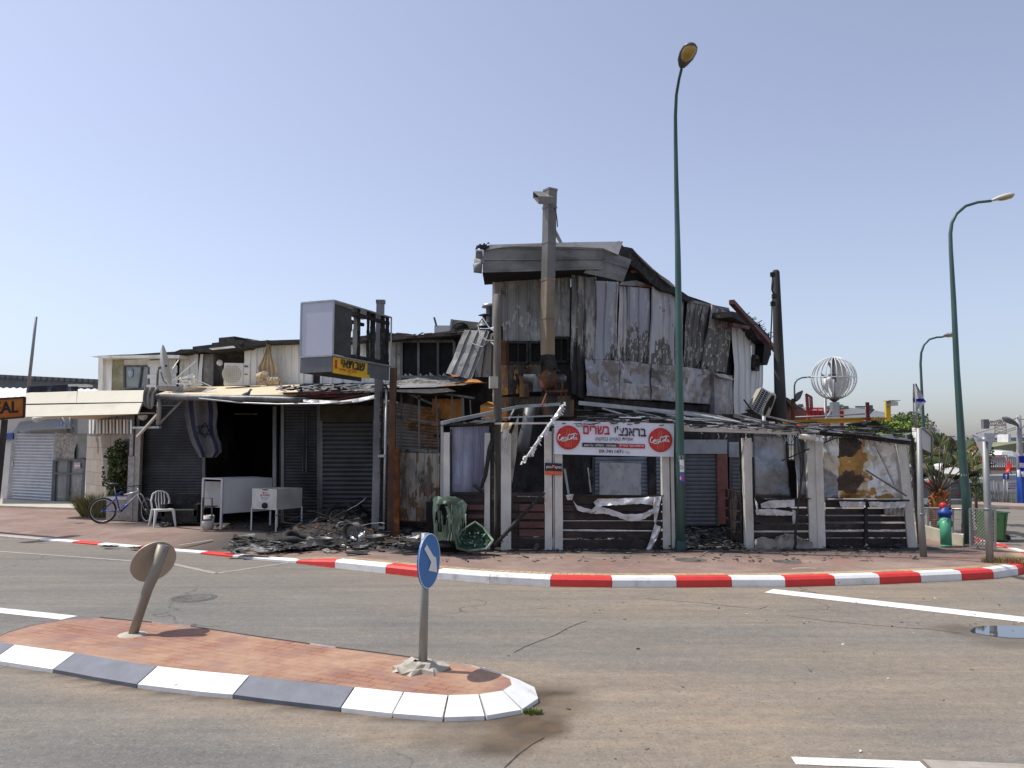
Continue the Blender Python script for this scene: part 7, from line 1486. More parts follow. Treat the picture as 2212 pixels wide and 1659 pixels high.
kc = lambda x, y, o=.006: PLc(*z2(x, y), o)
mb = MB(); mb.prism([kc(882, 1240), kc(950, 1240), kc(950, 1298), kc(882, 1298)][::-1], -PLc.n * .003); ntc = part(mb, 'notice', M['white_paint'], T)
for i, (s_, x0, x1, y0, y1, m_) in enumerate(((heb("מתנות"), 903, 938, 1214, 1222, 'text_dark'), (heb("מסוכן גז און"), 888, 948, 1248, 1264, 'text_red'), (heb("אסור לעישון"), 892, 944, 1267, 1273, 'text_dark'), (heb("טלפון חירום"), 897, 938, 1276, 1282, 'text_dark'), ("02 1234 567", 894, 940, 1285, 1290, 'text_red'))):
    text_mb(s_, (kc(x0, y0, .01), kc(x1, y0, .01), kc(x0, y1, .01)), M[m_], ntc, bold=.01)
mb = MB(); mb.prism([kc(898, 1240, .012), kc(912, 1234, .012), kc(912, 1238, .012), kc(940, 1238, .012), kc(940, 1242, .012), kc(912, 1242, .012), kc(912, 1246, .012)], -PLc.n * .002); part(mb, 'red_arrow', M['text_red'], ntc)
mb = MB(); c0 = kc(918, 1325, .03); mb.lathe([(0, 0), (.07, 0), (.075, .02), (.05, .03), (0, .03)], c0, 12, rot=Matrix.Rotation(math.pi / 2, 3, 'X')); part(mb, 'burnt_drain', M['char'], T)
# dark chair frame, bucket, dark seats
T = thing('dark_chair', 'dark metal chair frame standing before the open end of the white counter', 'chair', P(446, 1122, 19.2)); T.location.z = .12
mb = MB()
for pts in ([(497, 1430), (500, 1275), (562, 1275), (560, 1415)], [(500, 1330), (562, 1330)], [(497, 1425), (560, 1420)], [(500, 1350), (520, 1330)]):
    mb.tube([P(*z2(x, y), 19.2) for x, y in pts], .022, 6)
mb.tube([P(*z2(500, 1275), 19.2), P(*z2(500, 1275), 19.6), P(*z2(500, 1420), 19.6)], .02, 6); part(mb, 'frame', M['far_dark'], T)
mb = MB(); mb.prism([P(*z2(497, 1332), 19.2), P(*z2(560, 1332), 19.2), P(*z2(560, 1332), 19.2) + V(0, .4, 0), P(*z2(497, 1332), 19.2) + V(0, .4, 0)], Z * -.03); part(mb, 'seat', M['far_dark'], T)
mb = MB(); g = P(450, 1116, 19.5); g.z = .12; mb.lathe([(0, 0), (.12, 0), (.15, .34), (.14, .34), (.11, .02)], g, 16); o = mb.build('bucket', M['offwhite_post']); tag(o, 'pale plastic bucket standing behind the dark chair frame', 'bucket')
T = thing('burnt_armchair', 'charred low armchair hidden in shade right of the white plastic chair', 'armchair', P(390, 1122, 20.4)); T.location.z = .12; g = Vector(T.location)
mb = MB(); mb.box(g + V(0, .2, .25), (.9, .6, .3)); part(mb, 'seat', M['char'], T); mb = MB(); mb.box(g + V(0, .45, .55), (.9, .12, .5)); mb.box(g + V(-.42, .2, .4), (.1, .6, .3)); mb.box(g + V(.42, .2, .4), (.1, .6, .3)); part(mb, 'backrest', M['char'], T)
# hanging flag in the shade
FPl = Yp(18.9)
# draped banner: rows down the cloth; columns across (white field with two dark blue stripes)
rows = [(612, 365, 590), (700, 372, 600), (780, 388, 590), (850, 405, 600), (905, 425, 622), (960, 455, 628), (1000, 478, 590)]
def fl_rows(rows, cols, conv, Y_, name, label, mats, amp=.08):
    mb = MB(); n1 = len(cols) ; vs = []
    for j, (y, xa, xb) in enumerate(rows):
        for i, t in enumerate(cols): vs.append(P(*conv(xa + (xb - xa) * t, y), Y_ + amp * math.sin(t * 11 + j * .5)))
    mi = []
    for j in range(len(rows) - 1):
        for i in range(n1 - 1):
            t = (cols[i] + cols[i + 1]) / 2; k = 1 if (.16 < t < .30 or .74 < t < .88) else 0
            a, b, c, d = vs[j * n1 + i], vs[j * n1 + i + 1], vs[(j + 1) * n1 + i + 1], vs[(j + 1) * n1 + i]; o_ = V(0, .006, 0)
            mb.add([a, b, c, d, a + o_, b + o_, c + o_, d + o_], [(3, 2, 1, 0), (4, 5, 6, 7)], k, True)
    o = mb.build(name, mats); return tag(o, label, 'flag'), vs
T = thing('draped_flag', 'large shade-darkened white flag with blue stripes and star hanging under the canopy', 'flag', P(437, 866, 20.5))
cols = [0, .05, .10, .16, .23, .30, .38, .46, .54, .62, .68, .74, .81, .88, .94, 1]
o, _ = fl_rows(rows, cols, z2, 20.5, 'flag_cloth', 'x', [M['flag_grey'], M['flag_navy']], .05); del o['label'], o['category']; o.parent = T; o.location = o.location - T.location
cs = z2(510, 815); mb = MB(); r_ = (P(cs[0] + 16.5, cs[1], 20.4) - P(*cs, 20.4)).length
for s_ in (1, -1):
    tri_ = [P(*cs, 20.4) + V(math.sin(a) * r_, 0, s_ * math.cos(a) * r_) for a in (0.08, 2.094 + .08, 4.189 + .08)]
    for i in range(3): mb.bar(tri_[i], tri_[(i + 1) % 3], .03, .006, up=V(0, 1, 0))
part(mb, 'star', M['flag_navy'], T)

# ================================================================== PLANTS BY THE SHOP
def leaves(name, label, cat, c, rad, n, size, mats, T=None, shape=lambda p: True, seed=1, up=.3, pname='foliage'):
    rnd = random.Random(seed); mb = MB()
    for k in range(n):
        while True:
            p = V(rnd.uniform(-1, 1), rnd.uniform(-1, 1), rnd.uniform(-1, 1)); l = p.length
            if l < 1 and noise.noise(p * 2.2 + V(seed, 0, 0)) > -.12 - .3 * (1 - l): break
        p = c + V(p.x * rad[0], p.y * rad[1], p.z * rad[2]); s_ = size * rnd.uniform(.6, 1.4)
        d = V(rnd.gauss(0, 1), rnd.gauss(0, 1), rnd.gauss(0, 1) * .6 + up).normalized(); x = d.orthogonal().normalized(); x = Matrix.Rotation(rnd.uniform(0, 6.28), 3, d) @ x; y = d.cross(x)
        mb.add([p - x * s_ * .5, p + y * s_ * .28, p + x * s_ * .5 + d * s_ * .15, p - y * s_ * .28], [(0, 1, 2, 3)], rnd.randrange(len(mats)))
    if T is None: T = thing(name, label, cat, V(c.x, c.y, .1))
    part(mb, pname, mats, T); return T
g = G(*z1(770, 1290)); g.y += .8
T = leaves('climbing_shrub', 'dark green shrub with a few orange leaves growing beside the cream wall', 'shrub', V(*P(254, 1020, 22.6)), (.42, .3, .95), 1900, .11, [M['foliage'], M['foliage'], M['palm_leaf'], M['palm_dry']], seed=3)
mb = MB(); b0 = V(T.location.x, T.location.y, .4); mb.tube([b0, b0 + V(.05, 0, .5), b0 + V(-.05, 0, 1.2)], [.03, .025, .01], 6); part(mb, 'stem', M['bark'], T)
T = thing('stone_planter', 'cracked pale concrete planter behind the bicycle frame', 'planter', G(*z1(745, 1440)))
PLn = Pl(G(*z1(670, 1440)), G(*z1(820, 1440))); mb = MB(); vbox(mb, PLn, z1(680, 0)[0], z1(822, 0)[0], z1(0, 1305)[1], z1(0, 1438)[1], .5); part(mb, 'body', M['concrete'], T); mb = MB(); vbox(mb, PLn, z1(668, 0)[0], z1(845, 0)[0], z1(0, 1288)[1], z1(0, 1306)[1], .56, .03); part(mb, 'rim', M['white_paint'], T)
def grass(name, label, c, r, h, n, m, seed=1, kind=None, lean=.5):
    rnd = random.Random(seed); mb = MB()
    for k in range(n):
        a = rnd.uniform(0, 6.28); q = rnd.random() ** .5; p = c + V(math.cos(a) * r[0] * q, math.sin(a) * r[1] * q, 0); hh = h * rnd.uniform(.45, 1.1); d = V(math.cos(a) * lean * q + rnd.uniform(-.2, .2), math.sin(a) * lean * q, 1) * hh; s_ = V(rnd.uniform(-1, 1), rnd.uniform(-1, 1), 0).normalized() * .007
        m1 = p + d * .55 + V(0, 0, .05 * hh); t = p + d - Z * (.12 * hh)
        mb.add([p - s_, p + s_, m1 + s_ * .8, m1 - s_ * .8, t], [(0, 1, 2, 3), (3, 2, 4)], rnd.randrange(len(m)))
    return mb
g = G(*z1(600, 1420)); mb = grass('', '', g + V(-.05, .35, 0), (.45, .3), .78, 1500, [M['grass'], M['foliage_light'], M['straw']], 5, lean=.7)
T = thing('ornamental_grass', 'clump of feathery green grass growing behind the bicycle rear wheel', 'plant', g + V(0, .3, 0)); part(mb, 'blades', [M['grass'], M['foliage_light'], M['straw']], T)
mb = grass('', '', G(*r5(1470, 1300), 0), (.07, .04), .045, 90, [M['grass'], M['foliage_light']], 8); o = mb.build('kerb_weeds', [M['grass'], M['foliage_light']]); tag(o, 'tiny green weeds growing by the rounded white nose of the island', 'weeds', kind='stuff')
mb = grass('', '', G(2195, 1219) + V(.05, .1, 0), (.55, .25), .13, 1500, [M['straw'], M['straw'], M['palm_dry']], 9, lean=.4); o = mb.build('dry_grass', [M['straw'], M['straw'], M['palm_dry']]); tag(o, 'dry straw coloured grass on the right pavement corner', 'grass', kind='stuff')

# ================================================================== MELTED BIN
gb = G(1000, 1190)
T = thing('melted_wheelie_bin', 'melted light green rubbish bin body collapsed against the terrace by the wooden pole', 'bin', G(950, 1188))
Bp2 = Yp(14.9)
def shell(edges, Y_, m, name, T, amp=.08, seed=0, nu=14, hole=None, th=.02):
    """edges: list of (y, xl, xr) rows in z4 units"""
    mb = MB(); vs = []; nv = len(edges)
    for j, (y, xa, xb) in enumerate(edges):
        for i in range(nu + 1):
            t = i / nu; x = xa + (xb - xa) * t; b = -.24 * math.sin(math.pi * t); p = P(*z4(x, y + 5 * NZ((t * 5, j, seed))), Y_ + b + amp * NZ((t * 5, j * .7, seed)) + .09 * abs(math.sin(t * 9 + j * .35 + seed))); vs.append(p)
    fs = []
    for j in range(nv - 1):
        for i in range(nu):
            if hole and hole((i + .5) / nu, (j + .5) / (nv - 1)): continue
            fs.append((j * (nu + 1) + i, j * (nu + 1) + i + 1, (j + 1) * (nu + 1) + i + 1, (j + 1) * (nu + 1) + i))
    N_ = len(vs); mb.add(vs + [p + V(0, th, 0) for p in vs], fs + [tuple(x + N_ for x in f[::-1]) for f in fs], 0, True); return part(mb, name, m, T)
GP = M['green_plastic']
shell([(1250, 285, 400), (1262, 275, 440), (1290, 268, 470), (1330, 266, 462), (1370, 268, 440), (1410, 272, 430), (1450, 276, 420), (1500, 288, 410)], 14.9, GP, 'body', T, seed=1, hole=lambda u, v: (u - .28) ** 2 / .035 + (v - .58) ** 2 / .10 < 1 + .5 * NZ((u * 6, v * 6, 2)))
shell([(1243, 280, 395), (1262, 268, 440), (1285, 270, 400)], 14.62, GP, 'rim', T, seed=4, amp=.05); mb = MB(); mb.box(P(*z4(350, 1420), 15.15), (.8, .04, .95)); part(mb, 'inner_dark', M['soot_int'], T)
shell([(1300, 330, 400), (1350, 345, 430), (1400, 352, 412), (1450, 362, 400), (1500, 350, 400)], 14.6, GP, 'drooping_plastic', T, seed=7, nu=8, hole=lambda u, v: NZ((u * 4, v * 5, 3)) > .22)
mb = MB()
for k in range(22): x = R(285, 460); y = R(1290, 1400); p = P(*z4(x, y), 14.6 + R(0, .2)); mb.tube([p, p + V(R(-.04, .04), 0, -R(.1, .3)), p + V(R(-.05, .05), 0, -R(.3, .5))], [.012, .008, .003], 5)
part(mb, 'melted_strings', GP, T)
mb = MB(); mb.tube([P(*z4(290, 1530), 14.9), P(*z4(405, 1530), 14.9)], .05, 8); mb.box(P(*z4(350, 1510), 15.1), (.7, .3, .12)); part(mb, 'axle', M['black_plastic'], T)
T = thing('bin_lid', 'dark green bin lid lying on its edge with glass shards by the wooden pole', 'bin lid', gb)
rim = [z4(398, 1490), z4(440, 1440), z4(515, 1392), z4(560, 1425), z4(620, 1500), z4(608, 1515), z4(580, 1548), z4(470, 1562), z4(410, 1545), z4(400, 1500)]
rp = [P(x, y, 14.75 + (1.0 if 0 else 0) + .25 * (1 if y < z4(0, 1480)[1] else -.1)) for x, y in rim]
mb = MB(); mb.tube(rp, .022, 6, closed=True); part(mb, 'rim', GP, T)
mb = MB(); cc = sum(rp, Vector()) / len(rp) + V(0, .22, -.03); n = len(rp); ringm = [p.lerp(cc, .55) + V(0, .10, 0) for p in rp]; mb.add(rp + ringm + [cc], [(i, (i + 1) % n, (i + 1) % n + n, i + n) for i in range(n)] + [(i + n, (i + 1) % n + n, 2 * n) for i in range(n)], 0, False); part(mb, 'panel', mat('dark_green', (.035, .075, .045), .5, var=.5, vs=5, layers=[((.14, .24, .16), .3, 5, .1, (1, 1, 1))]), T)
mb = MB()
for k in range(40): p = P(*z4(R(430, 585), R(1450, 1545)), 14.75 + R(0, .15)); a = V(R(-1, 1), R(-1, 1), R(-1, 1)).normalized() * R(.02, .07); b = V(R(-1, 1), R(-1, 1), R(-1, 1)).normalized() * R(.02, .06); mb.add([p, p + a, p + b], [(0, 1, 2)])
part(mb, 'glass_shards', mat('shards', (.25, .42, .36), .1, spec=.9), T)

# ================================================================== DEBRIS PILE, TYRES, RIMS
def scatter_debris(name, label, area, n, mats, L=(.05, .4), zmax=.1, seed=3, hfun=None, cat='debris'):
    rnd = random.Random(seed); mb = MB()
    for k in range(n):
        x, y = area(rnd); p = G(x, y, .12); h = hfun(x, y) if hfun else zmax; p.z = .125 + rnd.random() * h
        an = rnd.uniform(0, 3.14); tl_ = rnd.gauss(0, .25) * min(1, zmax * 10 + .1); d = V(math.cos(an), math.sin(an), tl_).normalized() * rnd.uniform(*L) * .5
        w_ = rnd.uniform(.01, .09) * min(1, L[1] / .3); t_ = rnd.uniform(.006, .03) * min(1, L[1] / .3)
        if rnd.random() < .4: mb.grid(p - d, p + d, p + d + V(-d.y, d.x, rnd.uniform(-.1, .15) * min(1, L[1])) * .8, p - d + V(-d.y, d.x, rnd.uniform(-.1, .15) * min(1, L[1])) * .8, 2, 2, dent(.04 * min(1, L[1] * 3), 6, k), t=.004, m=rnd.randrange(len(mats)))
        else: mb.bar(p - d, p + d, w_, t_, m=rnd.randrange(len(mats)))
    o = mb.build(name, mats); return tag(o, label, cat, kind='stuff')
CH = M['char']
def pilef(x, y): return max(0, (.50 * math.exp(-((x - 770) / 46) ** 2 - ((y - 1142) / 22) ** 2) + .30 * math.exp(-((x - 690) / 60) ** 2 - ((y - 1155) / 16) ** 2)))
# heap itself
mb = MB(); vs = []; nx_, ny_ = 40, 22
for j in range(ny_ + 1):
    for i in range(nx_ + 1):
        x = 590 + 225 * i / nx_; y = 1120 + 66 * j / ny_; p = G(x, y, .12); h = pilef(x, y); p.z = .11 + h * (1 + .5 * NZ((p.x * 3, p.y * 3, 1))) + .05 * NZ((p.x * 9, p.y * 9, 2)) * (h > .03); p.z = max(p.z, .10); vs.append(p)
mb.add(vs, [(j * (nx_ + 1) + i, j * (nx_ + 1) + i + 1, (j + 1) * (nx_ + 1) + i + 1, (j + 1) * (nx_ + 1) + i) for j in range(ny_) for i in range(nx_)]); o = mb.build('ash_heap', mat('heap', (.030, .026, .024), .9, var=.5, vs=9, bump=.8, bs=14, layers=[((.10, .06, .04), .2, 2, .15, (1, 1, 1)), ((.2, .19, .18), .12, 12, .06, (1, 1, 1))])); tag(o, 'heap of black ash and burnt wreckage against the shutter left of the column', 'heap', kind='stuff')
scatter_debris('burnt_scraps', 'burnt sheet scraps and bars strewn over the ash heap', lambda r: (r.gauss(742, 46), r.gauss(1150, 13)), 900, [CH, CH, M['brown_dark'], M['galv_dark'], M['rust']], (.06, .42), seed=4, hfun=pilef)
mb = MB()
for k in range(70):
    x, y = random.gauss(735, 48), random.gauss(1152, 12); p = G(x, y) + Z * (pilef(x, y) + .02); q = [p]; d = V(R(-1, 1), R(-.5, .5), R(.1, .5)) * .12
    for j in range(7): d += V(R(-1, 1), R(-1, 1), R(-1, .6)) * .045; n_ = q[-1] + d; n_.z = max(.14, n_.z); q.append(n_)
    mb.tube(q, R(.004, .012), 4, m=k % 9 == 0)
o = mb.build('tangled_wires', [CH, M['foil']]); tag(o, 'tangle of burnt wires curling over the ash heap', 'wires', kind='stuff')
scatter_debris('charred_flakes', 'charred flakes and splinters spread along the kerb in front of the heap', lambda r: (r.uniform(500, 950), 1176 + (r.random() - .5) * 24 + r.gauss(0, 3)), 420, [CH, CH, CH, M['ash'], M['galv_dark']], (.04, .38), zmax=.05, seed=5)
scatter_debris('pavement_flakes', 'scattered burnt bits on the paving before the terrace', lambda r: (r.uniform(955, 2000), r.choice([r.uniform(1183, 1196), r.uniform(1186, 1215)])), 330, [CH, CH, M['ash']], (.02, .14), zmax=.015, seed=6)
scatter_debris('entrance_rubble', 'burnt rubble covering the floor in the terrace entrance', lambda r: (r.uniform(1465, 1610), 1135 + 52 * r.random() ** .8), 700, [CH, CH, CH, M['galv_dark'], M['ash'], M['ash'], M['brown_dark']], (.03, .35), zmax=.05, seed=7)
scatter_debris('terrace_rubble', 'burnt rubble behind and under the terrace boards', lambda r: (r.uniform(1220, 1960), r.uniform(1150, 1186)), 500, [CH, CH, M['ash']], (.05, .3), zmax=.08, seed=8)
scatter_debris('yard_rubble', 'burnt rubble on the ground below the sheet metal gate', lambda r: (r.uniform(850, 1000), r.uniform(1145, 1185)), 260, [CH, CH, M['galv_dark'], M['ash']], (.05, .45), zmax=.06, seed=9)
scatter_debris('shop_floor_litter', 'dark litter on the floor before the shop shutters', lambda r: (r.uniform(330, 690), 1120 + 24 * r.random() ** 2), 160, [CH, CH, M['galv_dark']], (.03, .25), zmax=.04, seed=10)
scatter_debris('road_litter', 'small bits of litter lying on the asphalt', lambda r: (r.uniform(1150, 2200), r.uniform(1272, 1330)) if r.random() < .5 else (r.uniform(1000, 2200), r.uniform(1300, 1640)), 75, [CH, M['white_paint'], M['mud'], M['mud']], (.008, .05), zmax=.004, seed=11)
for o in [x for x in bpy.data.objects if x.name == 'road_litter']: o.location.z -= .12
MT = M['tyre']
def tyre(c, R_, r_, rot, label, sag=0):
    mb = MB(); pts = []
    for i in range(28): a = i * math.pi / 14; v = V(math.cos(a) * R_, math.sin(a) * R_ * (1 - sag), .03 * math.sin(a * 3)); pts.append(c + rot @ v)
    mb.tube(pts, [r_ * (1 + .25 * NZ((i * .6, R_, 3))) for i in range(28)], 10, closed=True); o = mb.build('burnt_tyre', MT); return tag(o, label, 'tyre', 'burnt tyres in the heap')
rt = lambda a, b, c=0: Matrix.Rotation(math.radians(c), 3, 'Z') @ Matrix.Rotation(math.radians(a), 3, 'X') @ Matrix.Rotation(math.radians(b), 3, 'Y')
tyre(G(666, 1155) + Z * .16, .30, .07, rt(15, -12), 'slumped burnt tyre lying at the left foot of the ash heap')
tyre(G(642, 1172) + Z * .09, .26, .075, rt(8, 10), 'collapsed burnt tyre in front, nearest the kerb')
tyre(G(733, 1146) + Z * .42, .30, .06, rt(35, -10), 'burnt tyre resting high on the middle of the ash heap')
tyre(G(708, 1158) + Z * .25, .28, .05, rt(25, 12), 'burnt tyre half buried between the other tyres', .2)
def wheel_rim(c, R_, w_, rot, label):
    mb = MB(); mb.lathe([(R_, 0), (R_ * .93, .01), (R_ * .80, .05), (R_ * .76, w_ * .5), (R_ * .80, w_ - .05), (R_ * .93, w_ - .01), (R_, w_), (R_ * 1.03, w_), (R_ * 1.0, w_ - .015), (R_ * .82, w_ * .5), (R_ * 1.0, .015), (R_ * 1.03, 0), (R_, 0)], c, 26, rot=rot); mb.lathe([(R_ * .78, w_ * .62), (R_ * .5, w_ * .72), (R_ * .2, w_ * .66), (.03, w_ * .66)], c, 26, rot=rot)
    o = mb.build('wheel_rim', mat('rim' + label[:4], (.16, .15, .14), .5, .5, .3, 5, layers=[((.32, .31, .3), .3, 4, .1, (1, 1, 1)), ((.15, .07, .03), .2, 5, .1, (1, 1, 1))])); return tag(o, label, 'wheel rim', 'burnt wheel rims')
wheel_rim(G(768, 1172) + Z * .22, .20, .2, rt(90, 0, -28), 'bare steel wheel rim standing upright beside the grey column')
wheel_rim(G(696, 1181) + Z * .02, .20, .16, rt(0, 4), 'bare steel wheel rim lying flat at the front of the heap')
wheel_rim(G(810, 1172) + Z * .0, .20, .14, rt(3, -3), 'bare steel wheel rim lying flat at the foot of the column')
# melted bright aluminium lumps
mb = MB(); c0 = G(770, 1172)
for k in range(14): p = c0 + V(R(-.16, .12), R(-.28, -.12), R(.0, .12) if k < 9 else R(.1, .36)); mb.grid(p, p + V(R(.05, .14), 0, R(-.03, .06)), p + V(R(.05, .12), R(-.06, 0), R(-.12, -.04)), p + V(0, R(-.05, 0), R(-.12, -.04)), 5, 5, dent(.09, 11, k), sm=True)
o = mb.build('melted_aluminium', M['foil']); tag(o, 'bright lumps of melted aluminium spilling over the upright wheel rim', 'molten metal', kind='stuff')
for k, (a, b, w_, m_, lb) in enumerate((((505, 1192), (575, 1196), .22, 'ash', 'long grey charred board lying left along the kerb'), ((612, 1188), (672, 1186), .2, 'char', 'flat black charred board in front of the front tyre'), ((750, 1202), (800, 1199), .16, 'char', 'flat black board lying alone on the pale edging'), ((870, 1200), (910, 1198), .14, 'char', 'flat black board on the paving left of the blue sign'),
                                           ((835, 1180), (900, 1170), .3, 'brown_dark', 'reddish charred panel lying in front of the gate'), ((700, 1186), (740, 1182), .2, 'char', 'square charred board between the two flat rims'))):
    p = G(*a); q = G(*b); d = (q - p); s_ = V(-d.y, d.x, 0).normalized() * w_; mb = MB(); mb.grid(p + Z * .05, q + Z * .04, q + s_ + Z * .08, p + s_ + Z * .07, 8, 3, dent(.03, 6, k), t=.018, mask=rag(k, .06, 6)); o = mb.build('charred_board', M[m_]); tag(o, lb, 'board', 'charred boards on the pavement')
mb = MB(); p = G(895, 1172); mb.grid(p + V(-.2, 0, .06), p + V(.1, .15, .12), p + V(.12, -.1, .1), p + V(-.18, -.2, .04), 6, 4, dent(.1, 5), sm=True); mb.box(G(905, 1166) + Z * .1, (.3, .02, .1), .3); o = mb.build('crumpled_foil', M['foil']); tag(o, 'crumpled silver foil lying behind the blue round sign', 'foil')
mb = MB(); p = G(545, 1192); mb.grid(p + V(-.5, .05, .03), p + V(.5, .0, .06), p + V(.5, -.12, .02), p + V(-.5, -.1, .01), 14, 3, dent(.08, 6), sm=True); o = mb.build('pale_ash_strip', M['ash']); tag(o, 'pale crumpled strip of ash coated sheet at the kerb left of the tyres', 'sheet')
for k, (x, y) in enumerate(((233, 1180), (352, 1111), (392, 1113), (292, 1183))):
    mb = MB()
    for i in range(22): p = G(x + R(-9, 9), y + R(-1.5, 1.5), .05); mb.bar(p, p + V(R(-.15, .2), R(-.08, .08), R(0, .02)), .02, .01)
    o = mb.build('leaf_litter', M['palm_leaf'] if k else CH); tag(o, ('dark tuft of litter lying over the red and white kerb on the left', 'small dark litter patch on the pavement before the bicycle', 'small dark litter patch on the pavement before the plastic chair', 'second dark litter tuft further right on the low kerb')[k], 'litter', 'litter tufts on the left pavement', 'stuff')
T = thing('dangling_cables', 'bundle of dark cables hanging from the terrace roof to the pavement', 'cables', PF(1714, 1190, .3))
for k, pts in enumerate(([(1040, 330), (1105, 370), (1128, 480), (1135, 680), (1115, 850), (1085, 1060), (1060, 1250), (1068, 1440)], [(1085, 400), (1125, 520), (1130, 700), (1105, 900), (1080, 1100), (1070, 1330), (1030, 1440)], [(1075, 420), (1110, 620), (1112, 840), (1095, 1000), (1065, 1200), (1075, 1350), (1045, 1400)])):
    mb = MB(); mb.tube([PF(*b2(x, y), .18 + .1 * k * 0) for x, y in pts], .014, 6); part(mb, 'cable', M['black_cable'], T)
mb = MB(); mb.tube([PF(*b2(x, y), .1) for x, y in ((960, 290), (1060, 320), (1110, 370))], .012, 5); part(mb, 'cable', M['black_cable'], T)
mb = MB(); p = PF(*b2(1170, 432), .2); mb.tube([p - V(.18, 0, -.02), p + V(.15, 0, 0)], [.05, .07], 10); o = mb.build('wall_spotlight', M['offwhite_post']); tag(o, 'small pale spotlight fixed on top of the twin right terrace posts', 'spotlight')
# tilted burnt air conditioner beside the pale side wall
T = thing('tilted_air_conditioner', 'scorched air conditioner tipped over on the terrace roof beside the charred pole', 'air conditioner', P(1650, 893, 20.5))
Ya = 20.5
k6 = lambda x, y, o=0: P(*z6(x, y), Ya + o)
mb = MB(); A_, B_, C2_, D_ = k6(1050, 1420), k6(1145, 1245), k6(1215, 1290), k6(1130, 1470); mb.prism([A_, B_, C2_, D_][::-1], V(.02, .5, -.02)); part(mb, 'casing', M['ac_tan'], T, recalc=True)
mb = MB(); E2, F2 = k6(1262, 1320, .35), k6(1200, 1490, .35); mb.add([C2_ + V(0, -.02, 0), E2, F2, D_ + V(0, -.02, 0)], [(0, 3, 2, 1)]); mb.add([C2_ + V(.02, 0, 0), E2, E2 + V(0, .1, .1), B_ + V(0, .3, 0)], [(0, 1, 2, 3)]); part(mb, 'front_panel', M['ac_tan'], T)
mb = MB()
for k in range(12): t = (k + .5) / 12; mb.bar(A_.lerp(B_, t) + V(0, -.02, 0), D_.lerp(C2_, t) + V(0, -.02, 0), .015)
for k in range(3): t = (k + .5) / 3; mb.bar(A_.lerp(D_, t) + V(0, -.03, 0), B_.lerp(C2_, t) + V(0, -.03, 0), .015)
part(mb, 'coil_grille', M['dish'], T)
mb = MB(); mb.prism([A_.lerp(C2_, .08) - V(0, .012, 0), A_.lerp(B_, .92).lerp(C2_, .04) - V(0, .012, 0), C2_.lerp(A_, .06) - V(0, .012, 0), D_.lerp(A_, .1).lerp(B_, .04) - V(0, .012, 0)], V(0, .004, 0)); part(mb, 'coil', M['soot_int'], T)
cc = (C2_ + E2 + F2 + D_) / 4; u_ = (E2 - C2_) * .40; v_ = (C2_ - D_) * .46; mb = MB(); mb.add([cc + V(0, -.03, 0) + u_ * math.cos(i * math.pi / 12) + v_ * math.sin(i * math.pi / 12) for i in range(24)], [list(range(24))[::-1]]); part(mb, 'fan_opening', M['soot_int'], T)
mb = MB(); mb.bar(k6(1000, 1345, -.3), k6(1080, 1450, -.3), .03); part(mb, 'support_bar', M['char'], T)
# ================================================================== RIGHT SIDE: fence, hydrant, bin, palm
T = thing('mesh_fence', 'low grey mesh fence with rail between terrace corner and lamp post', 'fence', G(1985, 1150))
FP = Pl(G(1985, 1152), G(2140, 1186))
mb = MB(); mb.tube([FP(*c3(215, 492)), FP(*c3(600, 495)), FP(*c3(950, 512))], .02, 6); part(mb, 'top_rail', M['galv'], T)
mb = MB()
for x in (225, 400, 610, 800, 950): mb = MB(); a = FP(*c3(x, 500)); b = FP(*c3(x, 900)); mb.bar(a, b, .035); part(mb, 'fence_post', M['galv'], T)
mb = MB()
for k in range(24): x = 230 + k * 31; mb.bar(FP(*c3(x, 520)), FP(*c3(x, 860)), .006)
for k in range(12): y = 520 + k * 31; mb.bar(FP(*c3(225, y)), FP(*c3(950, y + 8)), .006)
part(mb, 'wire_mesh', M['galv'], T)
T = thing('lattice_panel', 'pale diamond lattice panel behind the right grey sign post', 'panel', G(2113, 1182))
FP2 = Pl(G(2090, 1178), G(2150, 1188))
mb = MB(); q = Q(FP2, [c3(1070, 505), c3(1480, 515), c3(1480, 1135), c3(1085, 1125)])
na, nb = 8, 11
for k in range(-nb, na):     # crossed strips
    for s_ in (0, 1):
        pts = []
        for t in (0, 1):
            pass
        u0, v0, u1, v1 = k / na, 0.0, (k + nb) / na, 1.0
        if u0 < 0: v0 = -u0 * na / nb; u0 = 0
        if u1 > 1: v1 = 1 - (u1 - 1) * na / nb; u1 = 1
        if u1 <= u0: continue
        if s_: u0, u1 = 1 - u0, 1 - u1
        a = q[0].lerp(q[1], u0).lerp(q[3].lerp(q[2], u0), v0); b = q[0].lerp(q[1], u1).lerp(q[3].lerp(q[2], u1), v1); mb.bar(a + FP2.n * .006 * s_, b + FP2.n * .006 * s_, .018, .005)
part(mb, 'lattice', M['post_grey'], T)
mb = MB()
for i in range(4): mb.bar(q[i], q[(i + 1) % 4], .03)
part(mb, 'frame', M['galv'], T)
mb = MB(); w_ = Pl(G(1985, 1152), G(2085, 1173)); a, b = w_(1975, 1150), w_(2084, 1170); mb.prism([V(a.x, a.y, .05), V(b.x, b.y, .0), V(b.x, b.y, .28), V(a.x, a.y, .36)], V(-.05, .25, 0)); o = mb.build('low_wall', M['pale_base'], recalc=True); tag(o, 'low cream concrete wall under the mesh fence behind the hydrant', 'wall')
